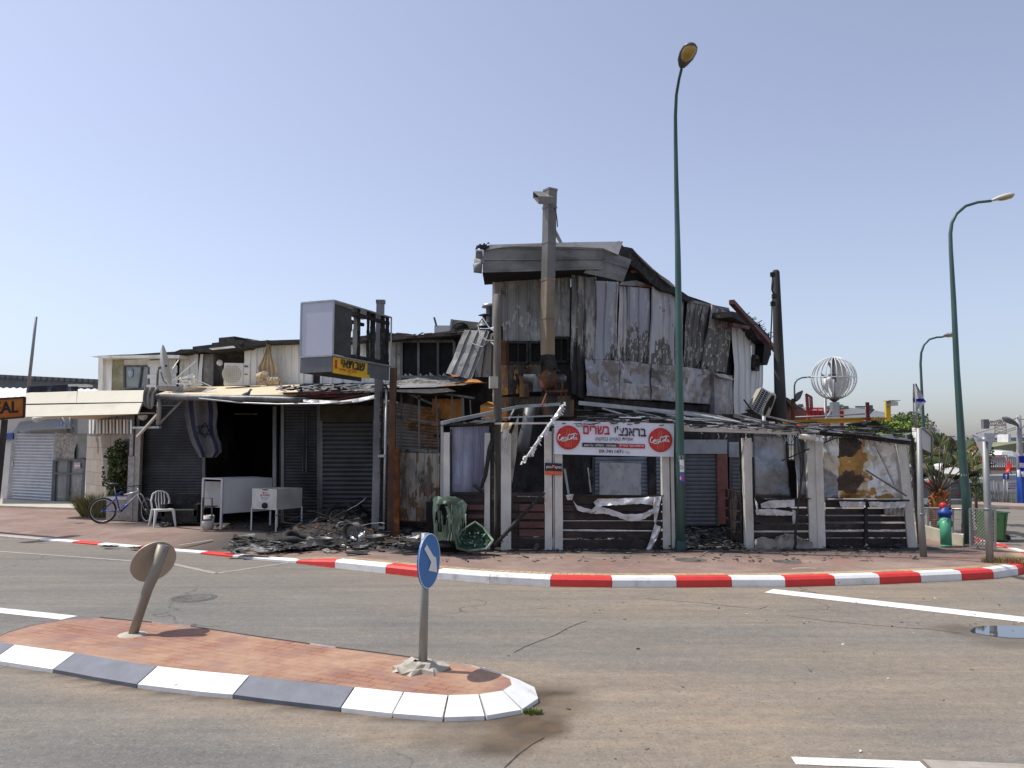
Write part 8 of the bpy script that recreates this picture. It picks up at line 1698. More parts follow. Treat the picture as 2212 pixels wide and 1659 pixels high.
# hydrant
g = G(2044, 1179, .08); T = thing('fire_hydrant', 'stout hydrant painted green, blue and red beside the mesh fence', 'hydrant', g)
s = g.y / 1703.0
mb = MB(); mb.tube([g, g + Z * .33, g + Z * .42 + V(.016, .03, 0), g + Z * .50 + V(.066, .12, 0)], [11 * s, 11 * s, 11.5 * s, 11 * s], 18); mb.lathe([(12 * s, 0), (12 * s, .02), (10.5 * s, .02)], g, 18); part(mb, 'base_pipe', M['hydrant_green'], T)
mb = MB(); RXY = Matrix.Rotation(math.radians(-58), 3, 'X'); c0 = g + V(.055, .10, .44); mb.lathe([(0, -.03), (15 * s, -.03), (15 * s, .03), (0, .03)], c0, 20, rot=RXY)
for i in range(8): a = i * math.pi / 4; mb.tube([c0 + RXY @ V(math.cos(a) * 13 * s, math.sin(a) * 13 * s, z_) for z_ in (-.05, .06)], .014, 6)
part(mb, 'flange', M['hydrant_green'], T)
mb = MB(); c1_ = g + V(.088, .16, .46); mb.lathe([(12 * s, 0), (12.5 * s, .16), (14.5 * s, .17), (14.5 * s, .23), (9 * s, .27), (6 * s, .33), (0, .35)], c1_, 20); mb.bar(c1_ + V(-.13, 0, .2), c1_ + V(.13, 0, .2), .04); part(mb, 'valve_body', M['blue_paint'], T)
mb = MB(); c2_ = g + V(.07, .18, .80); mb.lathe([(0, -.08), (5 * s, -.08), (7.5 * s, -.03), (7.5 * s, .03), (5 * s, .07), (0, .08)], c2_, 16); part(mb, 'cap', M['red_paint'], T)
mb = MB(); mb.tube([c2_ + V(.03, 0, -.02), c2_ + V(.16, 0, -.05)], .03, 8); mb.tube([g + V(.02, -.02, .56), g + V(.03, -.06, .42)], .02, 6); part(mb, 'outlet', M['galv_dark'], T)
# green wheelie bin on the side road
g = G(2160, 1171, 0); T = thing('wheelie_bin', 'intact green two wheeled rubbish bin standing on the side road', 'bin', g)
BL = Yp(g.y); mb = MB()
k9 = lambda x, y, o=0: P(*c3(x, y), g.y + o)
f = [k9(1425, 1010), k9(1640, 1010), k9(1690, 560), k9(1400, 560)]; bk_ = [p + V(.0, .55, 0) for p in f]; mb.add(f + bk_, [(0, 1, 2, 3), (7, 6, 5, 4), (0, 4, 5, 1), (1, 5, 6, 2), (2, 6, 7, 3), (3, 7, 4, 0)]); part(mb, 'body', M['green_bin'], T, recalc=True)
mb = MB(); q = [k9(1390, 560, -.03), k9(1720, 575, -.03), k9(1720, 575, .6), k9(1390, 560, .6)]; mb.prism(q, Z * .03); mb.prism([p + Z * .05 for p in [k9(1400, 540, 0), k9(1700, 545, 0), k9(1700, 545, .5), k9(1400, 540, .5)]], Z * .03); part(mb, 'lid', mat('bin_lid_paint', (.16, .36, .26), .45), T, recalc=True)
mb = MB(); mb.tube([k9(1655, 990, .5), k9(1690, 990, .5)], .1, 12); mb.bar(k9(1420, 1025), k9(1680, 1035), .05, .05); part(mb, 'wheel', M['black_plastic'], T)
mb = MB(); mb.bar(k9(1440, 590, -.03), k9(1470, 680, -.03), .02); mb.bar(k9(1470, 680, -.03), k9(1540, 680, -.03), .02); mb.bar(k9(1640, 590, .0), k9(1630, 1000, .0), .03); part(mb, 'ribs', M['palm_leaf'], T)
# fan palm
Yp_ = 19.5; g = P(2026, 1100, Yp_); g.z = .05
T = thing('fan_palm', 'short fan palm with drooping dry fronds behind the right lamp post', 'palm tree', g)
tp = P(2028, 1066, Yp_); mb = MB(); mb.tube([g, P(2023, 1092, Yp_), P(2026, 1078, Yp_), tp], [.15, .16, .19, .13], 12); 
rnd = random.Random(5)
for k in range(70): a = rnd.uniform(0, 6.28); z_ = rnd.uniform(.1, 1); p = g.lerp(tp, z_); d = V(math.cos(a), math.sin(a), .9); mb.bar(p + V(math.cos(a), math.sin(a), 0) * .13, p + V(math.cos(a), math.sin(a), 0) * .13 + d * .13, .05, .02)
part(mb, 'trunk', M['palm_trunk'], T)
def frond(T, base, tip, droop, r, n, m, seed, dry=0):
    rn = random.Random(seed); mb = MB(); d = (tip - base).normalized(); side = d.cross(Z).normalized() if abs(d.z) < .98 else V(1, 0, 0); 
    mb.tube([base, base.lerp(tip, .5) + Z * .04, tip], [.022, .016, .012], 5, m=0)
    up_ = side.cross(d).normalized()
    for i in range(n):
        a = math.radians(-110 + 220 * i / (n - 1)); e = (d * math.cos(a) + side * math.sin(a)).normalized(); L_ = r * (.75 + .25 * math.cos(a)) * rn.uniform(.85, 1.05); s_ = (e.cross(up_)).normalized() * .017
        p0 = tip; p1 = tip + e * L_ * .55 + up_ * .03 * (i % 2); p2 = p1 + (e * .45 - Z * droop * rn.uniform(.5, 1.3)).normalized() * L_ * .5
        m_ = 1 if rn.random() > dry else 2
        mb.add([p0, p1 + s_, p1 - s_, p2, p1 + up_ * .012], [(0, 1, 4), (0, 4, 2), (1, 3, 4), (4, 3, 2)], m_)
    part(mb, 'frond', [M['bark'], m, M['palm_dry']], T)
FR = [((1960, 1010), -.3, .6, .1), ((1975, 985), .2, .65, .5), ((1985, 960), .4, .7, .7), ((2005, 950), -.3, .6, .6), ((2010, 975), .5, .62, .6), ((2030, 955), .3, .6, .2), ((2050, 965), -.2, .6, .1), ((2085, 965), .1, .62, .3), ((2100, 985), -.2, .6, .2),
      ((2105, 1010), .3, .6, .2), ((2085, 1025), .5, .62, .1), ((2060, 1000), .6, .66, .1), ((2000, 1010), .6, .6, .1), ((1985, 1025), .3, .5, .2), ((2035, 990), .7, .6, .05), ((2070, 985), .8, .6, .1), ((1990, 990), .8, .6, .3), ((2015, 1020), .8, .6, .1), ((2045, 1025), .9, .55, .1), ((2095, 1045), .4, .5, .2), ((1968, 1035), .2, .45, .2)]
for k, ((x, y), dy, r, dr) in enumerate(FR): frond(T, tp, P(x, y + 8, Yp_ + dy), 1.3, r, 52, M['palm_leaf'], k, dr)
# orange tree / fruit behind the palm
T = leaves('orange_tree', 'small bush with orange fruit behind the palm', 'shrub', P(2105, 985, 22), (.55, .4, .6), 700, .11, [M['foliage'], M['palm_leaf']], seed=8)
mb = MB()
for k in range(9): c = P(R(2088, 2120), R(950, 1008), 21.6); mb.lathe([(0, -.05), (.04, -.03), (.05, 0), (.04, .03), (0, .05)], c, 8)
part(mb, 'fruit', mat('fruit', (.75, .18, .04), .5), T); mb = MB(); b0 = P(2105, 1010, 22); mb.tube([V(b0.x, b0.y, 0), b0], .04, 6); part(mb, 'stem', M['bark'], T)

# ================================================================== GLOBE SCULPTURE, TANK, BEAM
Yg = 27.0; cg = P(1801, 817, Yg); rg = 46 / 1703 * Yg; g = V(cg.x, cg.y, 0)
T = thing('globe_sculpture', 'openwork white metal globe with fan blades on a grey steel post', 'sculpture', g)
for k in range(13):
    mb = MB(); a0_ = math.pi * k / 13 + .12; mb.tube([cg + V(math.cos(a0_) * math.cos(t), math.sin(a0_) * math.cos(t), math.sin(t)) * rg for t in [i * math.pi / 18 for i in range(36)]], .016, 6, closed=True); part(mb, 'meridian_ring', M['white_plastic'], T)
mb = MB(); tl_ = Matrix.Rotation(math.radians(5), 3, 'X'); mb.tube([cg + tl_ @ V(math.cos(t) * rg, math.sin(t) * rg, .05) for t in [i * math.pi / 18 for i in range(36)]], .016, 6, closed=True); part(mb, 'equator_ring', M['white_plastic'], T)
mb = MB(); mb.lathe([(.02, -rg - .12), (.20, -rg + .03), (.3, -rg + .06), (.02, -rg + .06)], cg, 16); part(mb, 'cup', M['far_dark'], T)
mb = MB(); mb.tube([cg - Z * rg, cg + Z * rg], .035, 8); mb.box(cg + V(-.05, 0, 0), (.2, .2, .28)); part(mb, 'axis_and_motor', M['far_dark'], T)
mb = MB(); pn = [(0.02, rg * .95), (.25, rg * .9), (.45, rg * .68), (.62, rg * .30), (.66, 0), (.60, -rg * .4), (.4, -rg * .78), (.2, -rg * .9), (0.02, -rg * .97)]; mb.prism([cg + V(x, .25, z_) for x, z_ in pn], V(0, .01, 0)); part(mb, 'white_sail', M['offwhite_post'], T, recalc=True)
for (pts) in ([(-.02, .06), (-.10, .28), (-.22, .52), (-.20, .60), (-.12, .52), (-.06, .3)], [(-.04, .02), (-.30, .06), (-.44, .17), (-.43, .04), (-.3, -.02)]):
    mb = MB(); mb.prism([cg + V(x, -.06, z_) for x, z_ in pts], V(0, .02, 0)); part(mb, 'fan_blade', M['post_grey'], T, recalc=True)
mb = MB(); mb.tube([cg + V(-.12, -.12, .02), cg + V(-.30, -.14, -.1), cg + V(-.34, -.12, -.3), cg + V(-.27, -.1, -.5)], [.05, .12, .10, .03], 8); mb.tube([cg + V(-.1, -.12, -.06), cg + V(-.13, -.12, -.3), cg + V(-.07, -.12, -.62)], [.08, .09, .02], 8); part(mb, 'white_shell', M['sign_white'], T)
mb = MB(); mb.bar(V(cg.x - .02, cg.y, 0), cg - Z * (rg + .10), .24, .24); mb.bar(P(1765, 935, Yg), P(1797, 890, Yg), .12); part(mb, 'post', M['galv'], T)
Yr = 31.0
T = thing('red_container', 'open topped red steel container with railings and a tall side ladder', 'container', P(1785, 1030, Yr)); T.location.z = 0
mb = MB(); a = P(1743, 890, Yr); b = P(1820, 890, Yr); zr = P(1780, 928, Yr).z; mb.prism([V(a.x, Yr, zr), V(b.x, Yr, zr), V(b.x + .25, Yr + .8, zr), V(a.x + .3, Yr + 2.2, zr)], Z * (P(1780, 889, Yr).z - zr)); part(mb, 'tank_body', M['red_paint'], T, recalc=True)
mb = MB()
for k in range(9): x = 1745 + k * 9.5; mb.bar(P(x, 889, Yr - .02), P(x, 928, Yr - .02), .05, .04)
mb.bar(P(1743, 900, Yr - .04), P(1821, 898, Yr - .04), .08, .04); mb.bar(V(a.x + .3, Yr + 1, 0), V(a.x + .3, Yr + 1, zr), .15); mb.bar(V(b.x, Yr + .5, 0), V(b.x, Yr + .5, zr), .15); part(mb, 'ribs', mat('red_rib', (.42, .02, .02), .5), T)
mb = MB()
for y in (882, 888): mb.tube([P(1742, y, Yr), P(1822, y + 1, Yr)], .03, 6)
for x in range(1742, 1826, 12): mb.tube([P(x, 880, Yr), P(x, 891, Yr)], .025, 6)
part(mb, 'railing', M['red_paint'], T)
mb = MB(); kk = [c1(765, 780), c1(862, 835), c1(872, 1040), c1(785, 1060)]
for i in range(4): mb.bar(P(*kk[i], Yr - .2), P(*kk[(i + 1) % 4], Yr - .2), .06)
for t in (.33, .66): mb.bar(P(kk[0][0] + (kk[1][0] - kk[0][0]) * t, kk[0][1] + (kk[1][1] - kk[0][1]) * t, Yr - .2), P(kk[3][0] + (kk[2][0] - kk[3][0]) * t, kk[3][1] + (kk[2][1] - kk[3][1]) * t, Yr - .2), .04)
part(mb, 'side_gate', mat('red_frame', (.25, .03, .03), .5), T)
Yb = 20.0
T = thing('yellow_beam', 'yellow steel beam lying level above the right end of the terrace', 'beam', P(1790, 915, Yb))
mb = MB(); a, b = P(1692, 914, Yb), P(1880, 906, Yb); mb.bar(a, b, .03, .10); mb.bar(a - Z * .05, b - Z * .05, .12, .02); mb.bar(a + Z * .05, b + Z * .05, .12, .02); part(mb, 'beam', M['yellow_beam'], T)
mb = MB(); mb.bar(b, P(1914, 904.5, Yb), .09, .06); part(mb, 'rusty_end', M['rust_orange'], T)
mb = MB(); mb.bar(P(1875, 908, Yb - .1), P(1873.5, 869, Yb - .1), .07, .07); part(mb, 'bracket_post', M['red_dark'], T)
mb = MB(); mb.tube([P(1718, 901, Yb), P(1800, 898, Yb), P(1868, 894, Yb)], .018, 6); mb.tube([P(1750, 904, Yb + 1), P(1840, 903, Yb)], .012, 5); part(mb, 'stay_rod', M['post_grey'], T)
mb = MB(); mb.box(P(1881, 882, Yb), (.09, .05, .16), 0); mb.bar(P(1878, 894, Yb), P(1888, 884, Yb), .03); mb.tube([P(1866, 913, Yb - .15), P(1870, 910, Yb)], .05, 8); part(mb, 'spotlight', M['far_dark'], T)
mb = MB(); mb.prism([P(1827, 918, 21), P(1878, 910, 20.5), P(1884, 903, 20.8), P(1917, 929, 21.5), P(1880, 926, 22)], Z * .02); o = mb.build('shade_cloth', M['char'], recalc=True); tag(o, 'black triangular shade cloth stretched below the yellow beam', 'shade cloth')
# terracotta roof heap right of charred pole
T = thing('rusty_shed_roof', 'reddish collapsed shed roof behind the charred pole', 'shed', P(1705, 890, 26)); 
mb = MB(); mb.prism([P(*c1(x, y), 25.5) for x, y in ((330, 850), (400, 845), (560, 1000), (780, 1080), (780, 1240), (380, 1230), (330, 1230))][::-1], V(0, 1.5, 0)); part(mb, 'wall', M['terracotta'], T, recalc=True)
mb = MB(); mb.grid(P(*c1(350, 840), 25.2), P(*c1(420, 850), 26.5), P(*c1(790, 1100), 26.5), P(*c1(560, 1010), 25.2), 6, 8, dent(.12, 3)); part(mb, 'roof', M['char'], T)
mb = MB(); p = P(1918, 910, 24); mb.bar(p, P(1917.5, 866, 24), .14, .1); o = mb.build('yellow_mast', M['yellow']); T = tag(o, 'short yellow mast with a white camera left of the two flags', 'mast')
mb = MB(); p = P(1919, 872, 23.8); mb.box(p + V(.12, 0, 0), (.25, .2, .12), .2); mb.box(p + V(.1, 0, .09), (.4, .3, .02), .2); o = mb.build('security_camera', M['offwhite_post']); tag(o, 'white camera housing mounted on the yellow mast', 'camera')

# ---- two small flags on thin poles
def smallflag(x0, ytop, ybase, Y, fp, label, stripes):
    T = thing('flag_on_pole', label, 'flag', P(x0, ybase, Y), 'small flags by the terrace corner')
    mb = MB(); mb.tube([P(x0 + (5 if 0 else 4), ybase, Y), P(x0, ytop, Y)], .016, 6); part(mb, 'pole', M['post_grey'], T)
    mb = MB(); mb.lathe([(.05, 0), (.05, .25), (.02, .25)], P(x0 + 4, ybase, Y) , 8); part(mb, 'socket', M['offwhite_post'], T)
    mb = MB(); n_ = 8; rows = fp; vs = []
    for (y, xa, xb) in rows:
        for i in range(n_ + 1): t = i / n_; vs.append(P(xa + (xb - xa) * t, y, Y - .02 + .05 * math.sin(t * 8 + y * .1)))
    for j in range(len(rows) - 1):
        for i in range(n_):
            k = 1 if j in stripes else 0; a, b, c, d = vs[j * (n_ + 1) + i], vs[j * (n_ + 1) + i + 1], vs[(j + 1) * (n_ + 1) + i + 1], vs[(j + 1) * (n_ + 1) + i]; e = V(0, .006, 0)
            mb.add([a, b, c, d, a + e, b + e, c + e, d + e], [(3, 2, 1, 0), (4, 5, 6, 7)], k, True)
    part(mb, 'cloth', [M['flag_white'], M['flag_blue']], T)
smallflag(1972, 829, 948, 18, [(830, 1972, 1976), (835, 1972, 1977), (861, 1972, 1979), (867, 1972, 1980), (870, 1972, 1979)], 'left one of two small white and blue flags on thin poles', {0, 2})
smallflag(1977, 828, 955, 17.8, [(829, 1977, 1980), (834, 1978, 1982), (845, 1979, 1988), (861, 1980, 1996), (868, 1980, 2001), (876, 1981, 1992), (886, 1981, 1989), (892, 1984, 1989)], 'right one of two small flags, white with blue stripes and hanging lower', {0, 3})

# ================================================================== BACKGROUND
T = thing('domed_hall', 'large white domed hall roof in the distance behind the red container', 'building', P(1830, 960, 110)); T.location.z = 0
mb = MB(); prof = [(1650, 884), (1715, 880), (1790, 879.5), (1840, 881), (1880, 885), (1915, 891), (1940, 899), (1958, 908), (1964, 916), (1964, 960), (1650, 960)]
mb.prism([P(x, y, 110) for x, y in prof][::-1], V(0, 40, 0)); part(mb, 'dome', M['pale_roof'], T, recalc=True)
for x, y in ((1730, 876), (1828, 880)):
    mb = MB(); p = P(x, y, 108); mb.add([p + V(a, b, c) for a, b, c in ((-.5, 0, -.2), (.4, 0, -.2), (.3, 0, .2), (-.3, 0, .2), (-.5, 2, -.2), (.4, 2, -.2), (.3, 2, .2), (-.3, 2, .2))], [(0, 1, 2, 3), (7, 6, 5, 4), (0, 4, 5, 1), (1, 5, 6, 2), (2, 6, 7, 3), (3, 7, 4, 0)]); part(mb, 'roof_vent', M['far_dark'], T, recalc=True)
mb = MB()
for k in range(7): mb.bar(P(1849 + k * 3, 877, 112), P(1849 + k * 3, 886, 112), .12)
mb.bar(P(1847, 878, 112), P(1871, 878, 112), .12); part(mb, 'roof_frame', M['far_dark'], T)
def tree(label, x, y, Y, rad, n, sz, mats, seed, name='tree', trunkz=0):
    c = P(x, y, Y); T = leaves(name, label, 'tree', c, rad, n, sz, mats, seed=seed, pname='crown'); T.location = V(c.x, c.y, 0); ch = [o for o in bpy.data.objects if o.parent == T]
    for o in ch:
        for v in o.data.vertices: v.co.z += .1
    mb = MB(); b = V(c.x, c.y, 0); mb.tube([b, b.lerp(c, .6), c + V(.2, 0, rad[2] * .4)], [.25, .18, .06], 8)
    for k in range(5): a = k * 1.3; mb.tube([b.lerp(c, .6), c + V(math.cos(a) * rad[0] * .5, math.sin(a) * rad[1] * .5, rad[2] * .2)], [.1, .03], 5)
    part(mb, 'trunk', M['bark'], T); return T
FLm = [M['foliage_light'], M['foliage_light'], M['foliage']]
tree('bright green tree behind the right end of the yellow beam', 1900, 935, 45, (2.0, 1.6, .9), 2600, .26, FLm, 11)
tree('bright green tree right of the shade cloth in front of the dome', 1945, 930, 47, (1.5, 1.3, .8), 1800, .26, FLm, 12)
tree('low green tree below the shade cloth on the left', 1855, 948, 43, (1.3, 1.2, .6), 1200, .26, FLm, 13)
tree('pale grey leafed tree just left of the small flags', 1968, 922, 50, (1.5, 1.2, 1.0), 1600, .24, [M['foliage_grey'], M['foliage_grey'], M['foliage_light']], 14)
def bld(name, label, x0, x1, yt, yb, Y, dep, m, extra=None, roofm=None, cat='building'):
    T = thing(name, label, cat, P((x0 + x1) / 2, yb, Y)); T.location.z = 0
    a = P(x0, yt, Y); b = P(x1, yt, Y); mb = MB(); mb.prism([V(a.x, Y, 0), V(b.x, Y, 0), V(b.x, Y + dep, 0), V(a.x, Y + dep, 0)], Z * a.z); part(mb, 'wall', M[m], T, recalc=True)
    if roofm: mb = MB(); mb.prism([V(a.x - .4, Y - .4, a.z), V(b.x + .4, Y - .4, a.z), V(b.x + .4, Y + dep, a.z + .2), V(a.x - .4, Y + dep, a.z + .2)], Z * .25); part(mb, 'roof', M[roofm], T, recalc=True)
    return T
bld('white_block', 'plain white block building above the bus stop sign', 1992, 2030, 927, 950, 70, 15, 'pale_wall')
T = bld('long_grey_hall', 'long low grey hall with white roof edge behind the palm', 1990, 2130, 951, 1060, 60, 14, 'far_grey', roofm='pale_roof')
mb = MB(); mb.bar(P(2035, 956, 59.8), P(2062, 956, 59.8), .3, 1.0); part(mb, 'red_sign', M['terracotta'], T)
T = bld('flat_white_roof', 'white low roofs in the middle distance left of the give way sign', 2030, 2110, 943, 960, 75, 10, 'pale_roof')
# flyover
T = thing('road_flyover', 'pale concrete flyover with one thick pier in the far right distance', 'bridge', P(2180, 960, 140)); T.location.z = 0
mb = MB(); mb.prism([P(2120, 941, 150), P(2260, 936, 125), P(2260, 962, 125), P(2120, 950, 150)], V(3, 8, 0)); part(mb, 'deck', M['far_grey'], T, recalc=True)
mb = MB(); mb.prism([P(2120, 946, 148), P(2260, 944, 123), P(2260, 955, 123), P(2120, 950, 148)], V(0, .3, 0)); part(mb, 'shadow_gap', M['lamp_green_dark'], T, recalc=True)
mb = MB(); mb.prism([P(2178, 938, 132), P(2184, 938, 132), P(2184, 1000, 132), P(2178, 1000, 132)], V(0, 3, 0)); part(mb, 'pier', M['pale_wall'], T, recalc=True)
mb = MB(); mb.bar(P(2110, 957, 100), P(2240, 958, 100), 1, .25); part(mb, 'lower_road', M['pale_roof'], T)
vs = []; mb = MB()
prof = [(2080, 985), (2140, 966), (2175, 960), (2215, 955), (2300, 958)]
mb.prism([P(2080, 1060, 90)] + [P(x, y, 90) for x, y in prof] + [P(2300, 1060, 90)], V(0, 25, 0)); o = mb.build('hill', M['hill_green'], recalc=True); tag(o, kind='structure')
# crane
T = thing('tower_crane', 'tiny tower crane on the horizon above the flyover', 'crane', P(2161, 960, 170)); T.location.z = 0
mb = MB(); 
def truss(a, b, w_, n):
    for k in range(n):
        p = a.lerp(b, k / n); q = a.lerp(b, (k + 1) / n); d = (b - a).normalized(); s_ = (V(1, 0, 0) if abs(d.z) > .5 else Z) * w_
        mb.bar(p + s_, q + s_, .14); mb.bar(p - s_, q - s_, .14); mb.bar(p + s_, q - s_, .1); mb.bar(p - s_, q + s_, .1)
truss(P(2162, 975, 170), P(2161, 917, 170), 1.2, 9); part(mb, 'mast', M['crane_paint'], T)
mb = MB(); truss(P(2131, 915, 170), P(2173, 914, 170), .5, 9); mb.bar(P(2161, 915, 170), P(2160, 906, 170), .4); mb.bar(P(2160, 906, 170), P(2135, 914, 170), .15); part(mb, 'jib', M['crane_paint'], T)
mb = MB(); mb.box(P(2128, 916, 170), (1.2, 1, 2)); part(mb, 'counterweight', M['far_dark'], T)
# white street wall across the side road
Yw = 30.5
T = thing('white_street_wall', 'long white wall with cream base and railings across the side road', 'wall', P(2110, 1090, Yw)); T.location.z = 0
WP = Pl(P(1990, 1080, 29.5), P(2230, 1080, 31.5))
mb = MB(); vbox(mb, WP, 1985, 2300, 1033, 1064, .3); part(mb, 'wall', M['pale_wall'], T)
mb = MB(); vbox(mb, WP, 1985, 2300, 1062, 1092, .3, .06); part(mb, 'base', M['pale_base'], T)
mb = MB(); vbox(mb, WP, 2132, 2300, 1026, 1036, .8, .1); part(mb, 'coping', M['far_grey'], T)
for (x0, x1, y0, y1) in ((2051, 2078, 1040, 1079), (2080, 2104, 1041, 1079), (2106, 2140, 1042, 1079)):
    mb = MB(); mb.grid(*rect(WP, x0, y0, x1, y1, .08), 1, waves(10, .02, 3)); wq = part(mb, 'window', M['far_dark'], T)
    mb = MB(); q = rect(WP, x0, y0, x1, y1, .14)
    for i in range(4): mb.bar(q[i], q[(i + 1) % 4], .05)
    part(mb, 'window_frame', M['pale_roof'], wq)
mb = MB(); vbox(mb, WP, 2064, 2074, 1066, 1072, .02, .1); part(mb, 'red_lettering_plate', mat('dull_red', (.25, .05, .05), .6), T)
for x in (2150, 2156, 2178):
    mb = MB(); vbox(mb, WP, x, x + (5 if x == 2156 else 1.2), 1038 + (0 if x != 2156 else 5), 1088, .05, .3); part(mb, 'upright', M['far_grey'], T)
T = thing('roadside_railing', 'thin pale railing in front of the white street wall', 'railing', P(2150, 1085, 29.5)); T.location.z = .05
mb = MB()
for y in (1065, 1078): mb.bar(P(2100, y, 29.6), P(2210, y + 1, 30), .03)
for k in range(12): mb.bar(P(2102 + k * 9.4, 1064, 29.7), P(2102 + k * 9.4, 1088, 29.7), .03)
part(mb, 'bars', M['post_grey'], T)
# house with balcony behind
T = bld('balcony_house', 'white low building with a railed terrace and terracotta band behind the street wall', 2112, 2300, 1010, 1060, 36, 10, 'pale_wall')
mb = MB(); mb.bar(P(2100, 1012, 35.7), P(2200, 1013, 35.7), .2, .16); part(mb, 'red_band', M['terracotta'], T)
mb = MB()
for k in range(22): mb.bar(P(2112 + k * 4.6, 985 + (k % 3), 35.6), P(2112 + k * 4.6, 1010, 35.6), .05)
mb.bar(P(2112, 987, 35.6), P(2212, 989, 35.6), .06); part(mb, 'railing', M['far_grey'], T)
mb = MB(); mb.prism([P(2130, 975, 40), P(2165, 972, 40), P(2192, 976, 40), P(2230, 984, 40), P(2230, 1008, 40), P(2125, 1008, 40)][::-1], V(0, 2, 0)); part(mb, 'upper_wall', M['pale_roof'], T, recalc=True)
mb = MB(); mb.prism([P(2165, 975, 38), P(2187, 974, 38), P(2190, 984, 38), P(2162, 986, 38)][::-1], V(0, 1, 0)); part(mb, 'awning', M['pale_roof'], T, recalc=True); mb = MB(); mb.box(P(2154, 991, 35.9), (.9, .1, .35)); part(mb, 'salmon_sign', mat('salmon', (.7, .25, .15), .6), T)
T = bld('grey_depot', 'dark low shop front between the palm and the terrace corner', 1978, 2052, 1040, 1085, 27.5, 3, 'far_dark'); mb = MB(); mb.bar(P(1985, 1082, 27.3), P(2050, 1086, 27.3), .1, .2); part(mb, 'white_sill', M['pale_wall'], T)
mb = MB(); 
for x, y in ((1993, 1044), (2007, 1044)): mb.lathe([(0, -.1), (.1, 0), (0, .1)], P(x, y, 27.2), 8)
part(mb, 'red_lantern', M['red_paint'], T)
g = G(2170, 1092, 0); g.y = 29.2; g = P(2170, 1088, 29.2); g.z = 0; T = thing('one_way_sign', 'small square blue sign with a white up arrow across the side road', 'sign', g)
mb = MB(); mb.tube([g, P(2169, 1030, 29.2)], .035, 6); part(mb, 'post', M['post_grey'], T)
OW = Yp(29.1); mb = MB(); mb.prism(rect(OW, 2167, 1022, 2180, 1035.5)[::-1], V(0, .02, 0)); part(mb, 'plate', M['blue_paint'], T, recalc=True)
mb = MB(); mb.prism([OW(x, y, .01) for x, y in ((2172.5, 1034), (2172.5, 1028), (2170, 1028), (2173.5, 1023.5), (2177, 1028), (2174.5, 1028), (2174.5, 1034))], V(0, -.005, 0)); part(mb, 'arrow', M['sign_white'], T, recalc=True)
T = thing('direction_board', 'white notice board with two lines of red and blue writing over a black arrow', 'sign', P(2187, 1092, 29.6)); T.location.z = 0
OX = Yp(29.5); mb = MB(); mb.prism(rect(OX, 2176, 1041, 2197, 1061)[::-1], V(0, .02, 0)); part(mb, 'board', M['white_paint'], T, recalc=True)
mb = MB(); mb.tube([P(2178, 1090, 29.6), P(2177.5, 1043, 29.6)], .03, 6); part(mb, 'post', M['post_grey'], T)
text_mb(heb("מוסך מרכזי"), (OX(2179, 1043.5, .02), OX(2195, 1043.5, .02), OX(2179, 1047, .02)), M['blue_paint'], T); text_mb(heb("חניה פנימית"), (OX(2179, 1048.5, .02), OX(2195, 1048.5, .02), OX(2179, 1052, .02)), M['text_red'], T)
mb = MB(); mb.prism([OX(x, y, .02) for x, y in ((2177.5, 1055.5), (2181, 1053.5), (2181, 1055), (2193, 1055), (2193, 1056), (2181, 1056), (2181, 1057.5))], V(0, -.005, 0)); part(mb, 'arrow', M['text_dark'], T, recalc=True)
g = P(2206, 1098, 29); g.z = 0; T = thing('blue_gas_column', 'tall bright blue column standing at the right edge across the side road', 'column', g)
mb = MB(); a = P(2200, 1020, 29); b = P(2216, 1020, 29); mb.box(((a.x + b.x) / 2, 29, a.z / 2), (b.x - a.x, .3, a.z)); part(mb, 'body', M['blue_paint'], T); mb = MB(); mb.bar(P(2205, 1010, 29), P(2210, 1030, 29), .12); part(mb, 'tip', M['blue_paint'], T)
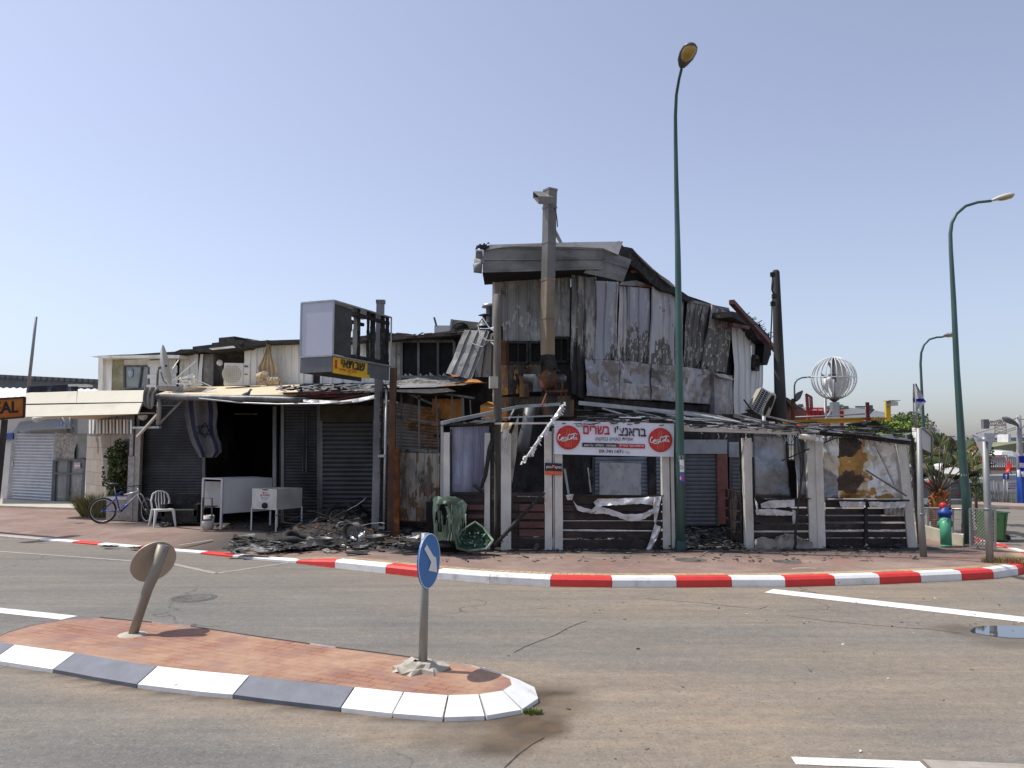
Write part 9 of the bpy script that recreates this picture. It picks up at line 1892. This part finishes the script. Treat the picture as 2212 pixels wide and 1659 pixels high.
smallflag(2197, 972, 1030, 28.8, [(973, 2198, 2202), (985, 2200, 2214), (1000, 2202, 2225), (1010, 2203, 2222), (1018, 2206, 2220), (1030, 2208, 2218)], 'large white and blue flag at the right edge above the blue column', {1, 3})
T = thing('red_flag', 'faded red flag drooping on a leaning stick before the balcony', 'flag', P(2175, 1030, 31)); 
mb = MB(); mb.tube([P(2185, 1025, 31), P(2172, 985, 31)], .025, 5); part(mb, 'stick', M['post_grey'], T)
mb = MB(); mb.grid(P(2175, 990, 31), P(2181, 1000, 30.9), P(2189, 1012, 30.8), P(2172, 1018, 31), 6, 4, dent(.12, 2), sm=True); mb.grid(P(2174, 1012, 31), P(2182, 1010, 30.9), P(2178, 1022, 30.8), P(2171, 1021, 31), 4, 3, dent(.1, 2), sm=True); part(mb, 'cloth', M['red_paint'], T)
T = thing('distant_utility_pole', 'thin concrete utility pole with wires at the far right edge', 'utility pole', P(2204, 1085, 33)); T.location.z = 0
mb = MB(); mb.tube([T.location, P(2202, 945, 33), P(2200.5, 897, 33)], [.13, .11, .09], 8); part(mb, 'pole', M['far_grey'], T)
for pts in ([(2200, 901), (2150, 925), (2110, 936)], [(2200, 905), (2230, 908)], [(2200, 925), (2185, 930), (2165, 936), (2140, 941)], [(2200, 921), (2175, 929), (2150, 938)], [(2203, 930), (2225, 905)], [(2203, 945), (2230, 925)]):
    mb = MB(); mb.tube([P(x, y, 33 + (2200 - x) * .2 if x < 2200 else 32.5) for x, y in pts], .02, 4); part(mb, 'wire', M['far_dark'], T)
lamp_head(T, P(2200, 921, 32.9), V(-1, -.1, .55), 1.25, top='far_dark', lensm='far_dark')
# small potted bush and far pavement
leaves('potted_bush', 'small bush in front of the street wall right of the lamp post', 'shrub', P(2118, 1062, 26), (.3, .3, .35), 400, .09, [M['foliage'], M['foliage_light']], seed=21)
mb = MB(); q = [G(2100, 1096, 0), G(2300, 1106, 0), G(2300, 1098, 0), G(2100, 1090, 0)]; mb.prism(q, Z * .12); o = mb.build('far_pavement', mat('far_pave', (.34, .26, .22), .8, var=.2), recalc=True); tag(o, kind='structure')
# haze-free open ground edge: bushes at the far left beyond the neighbour
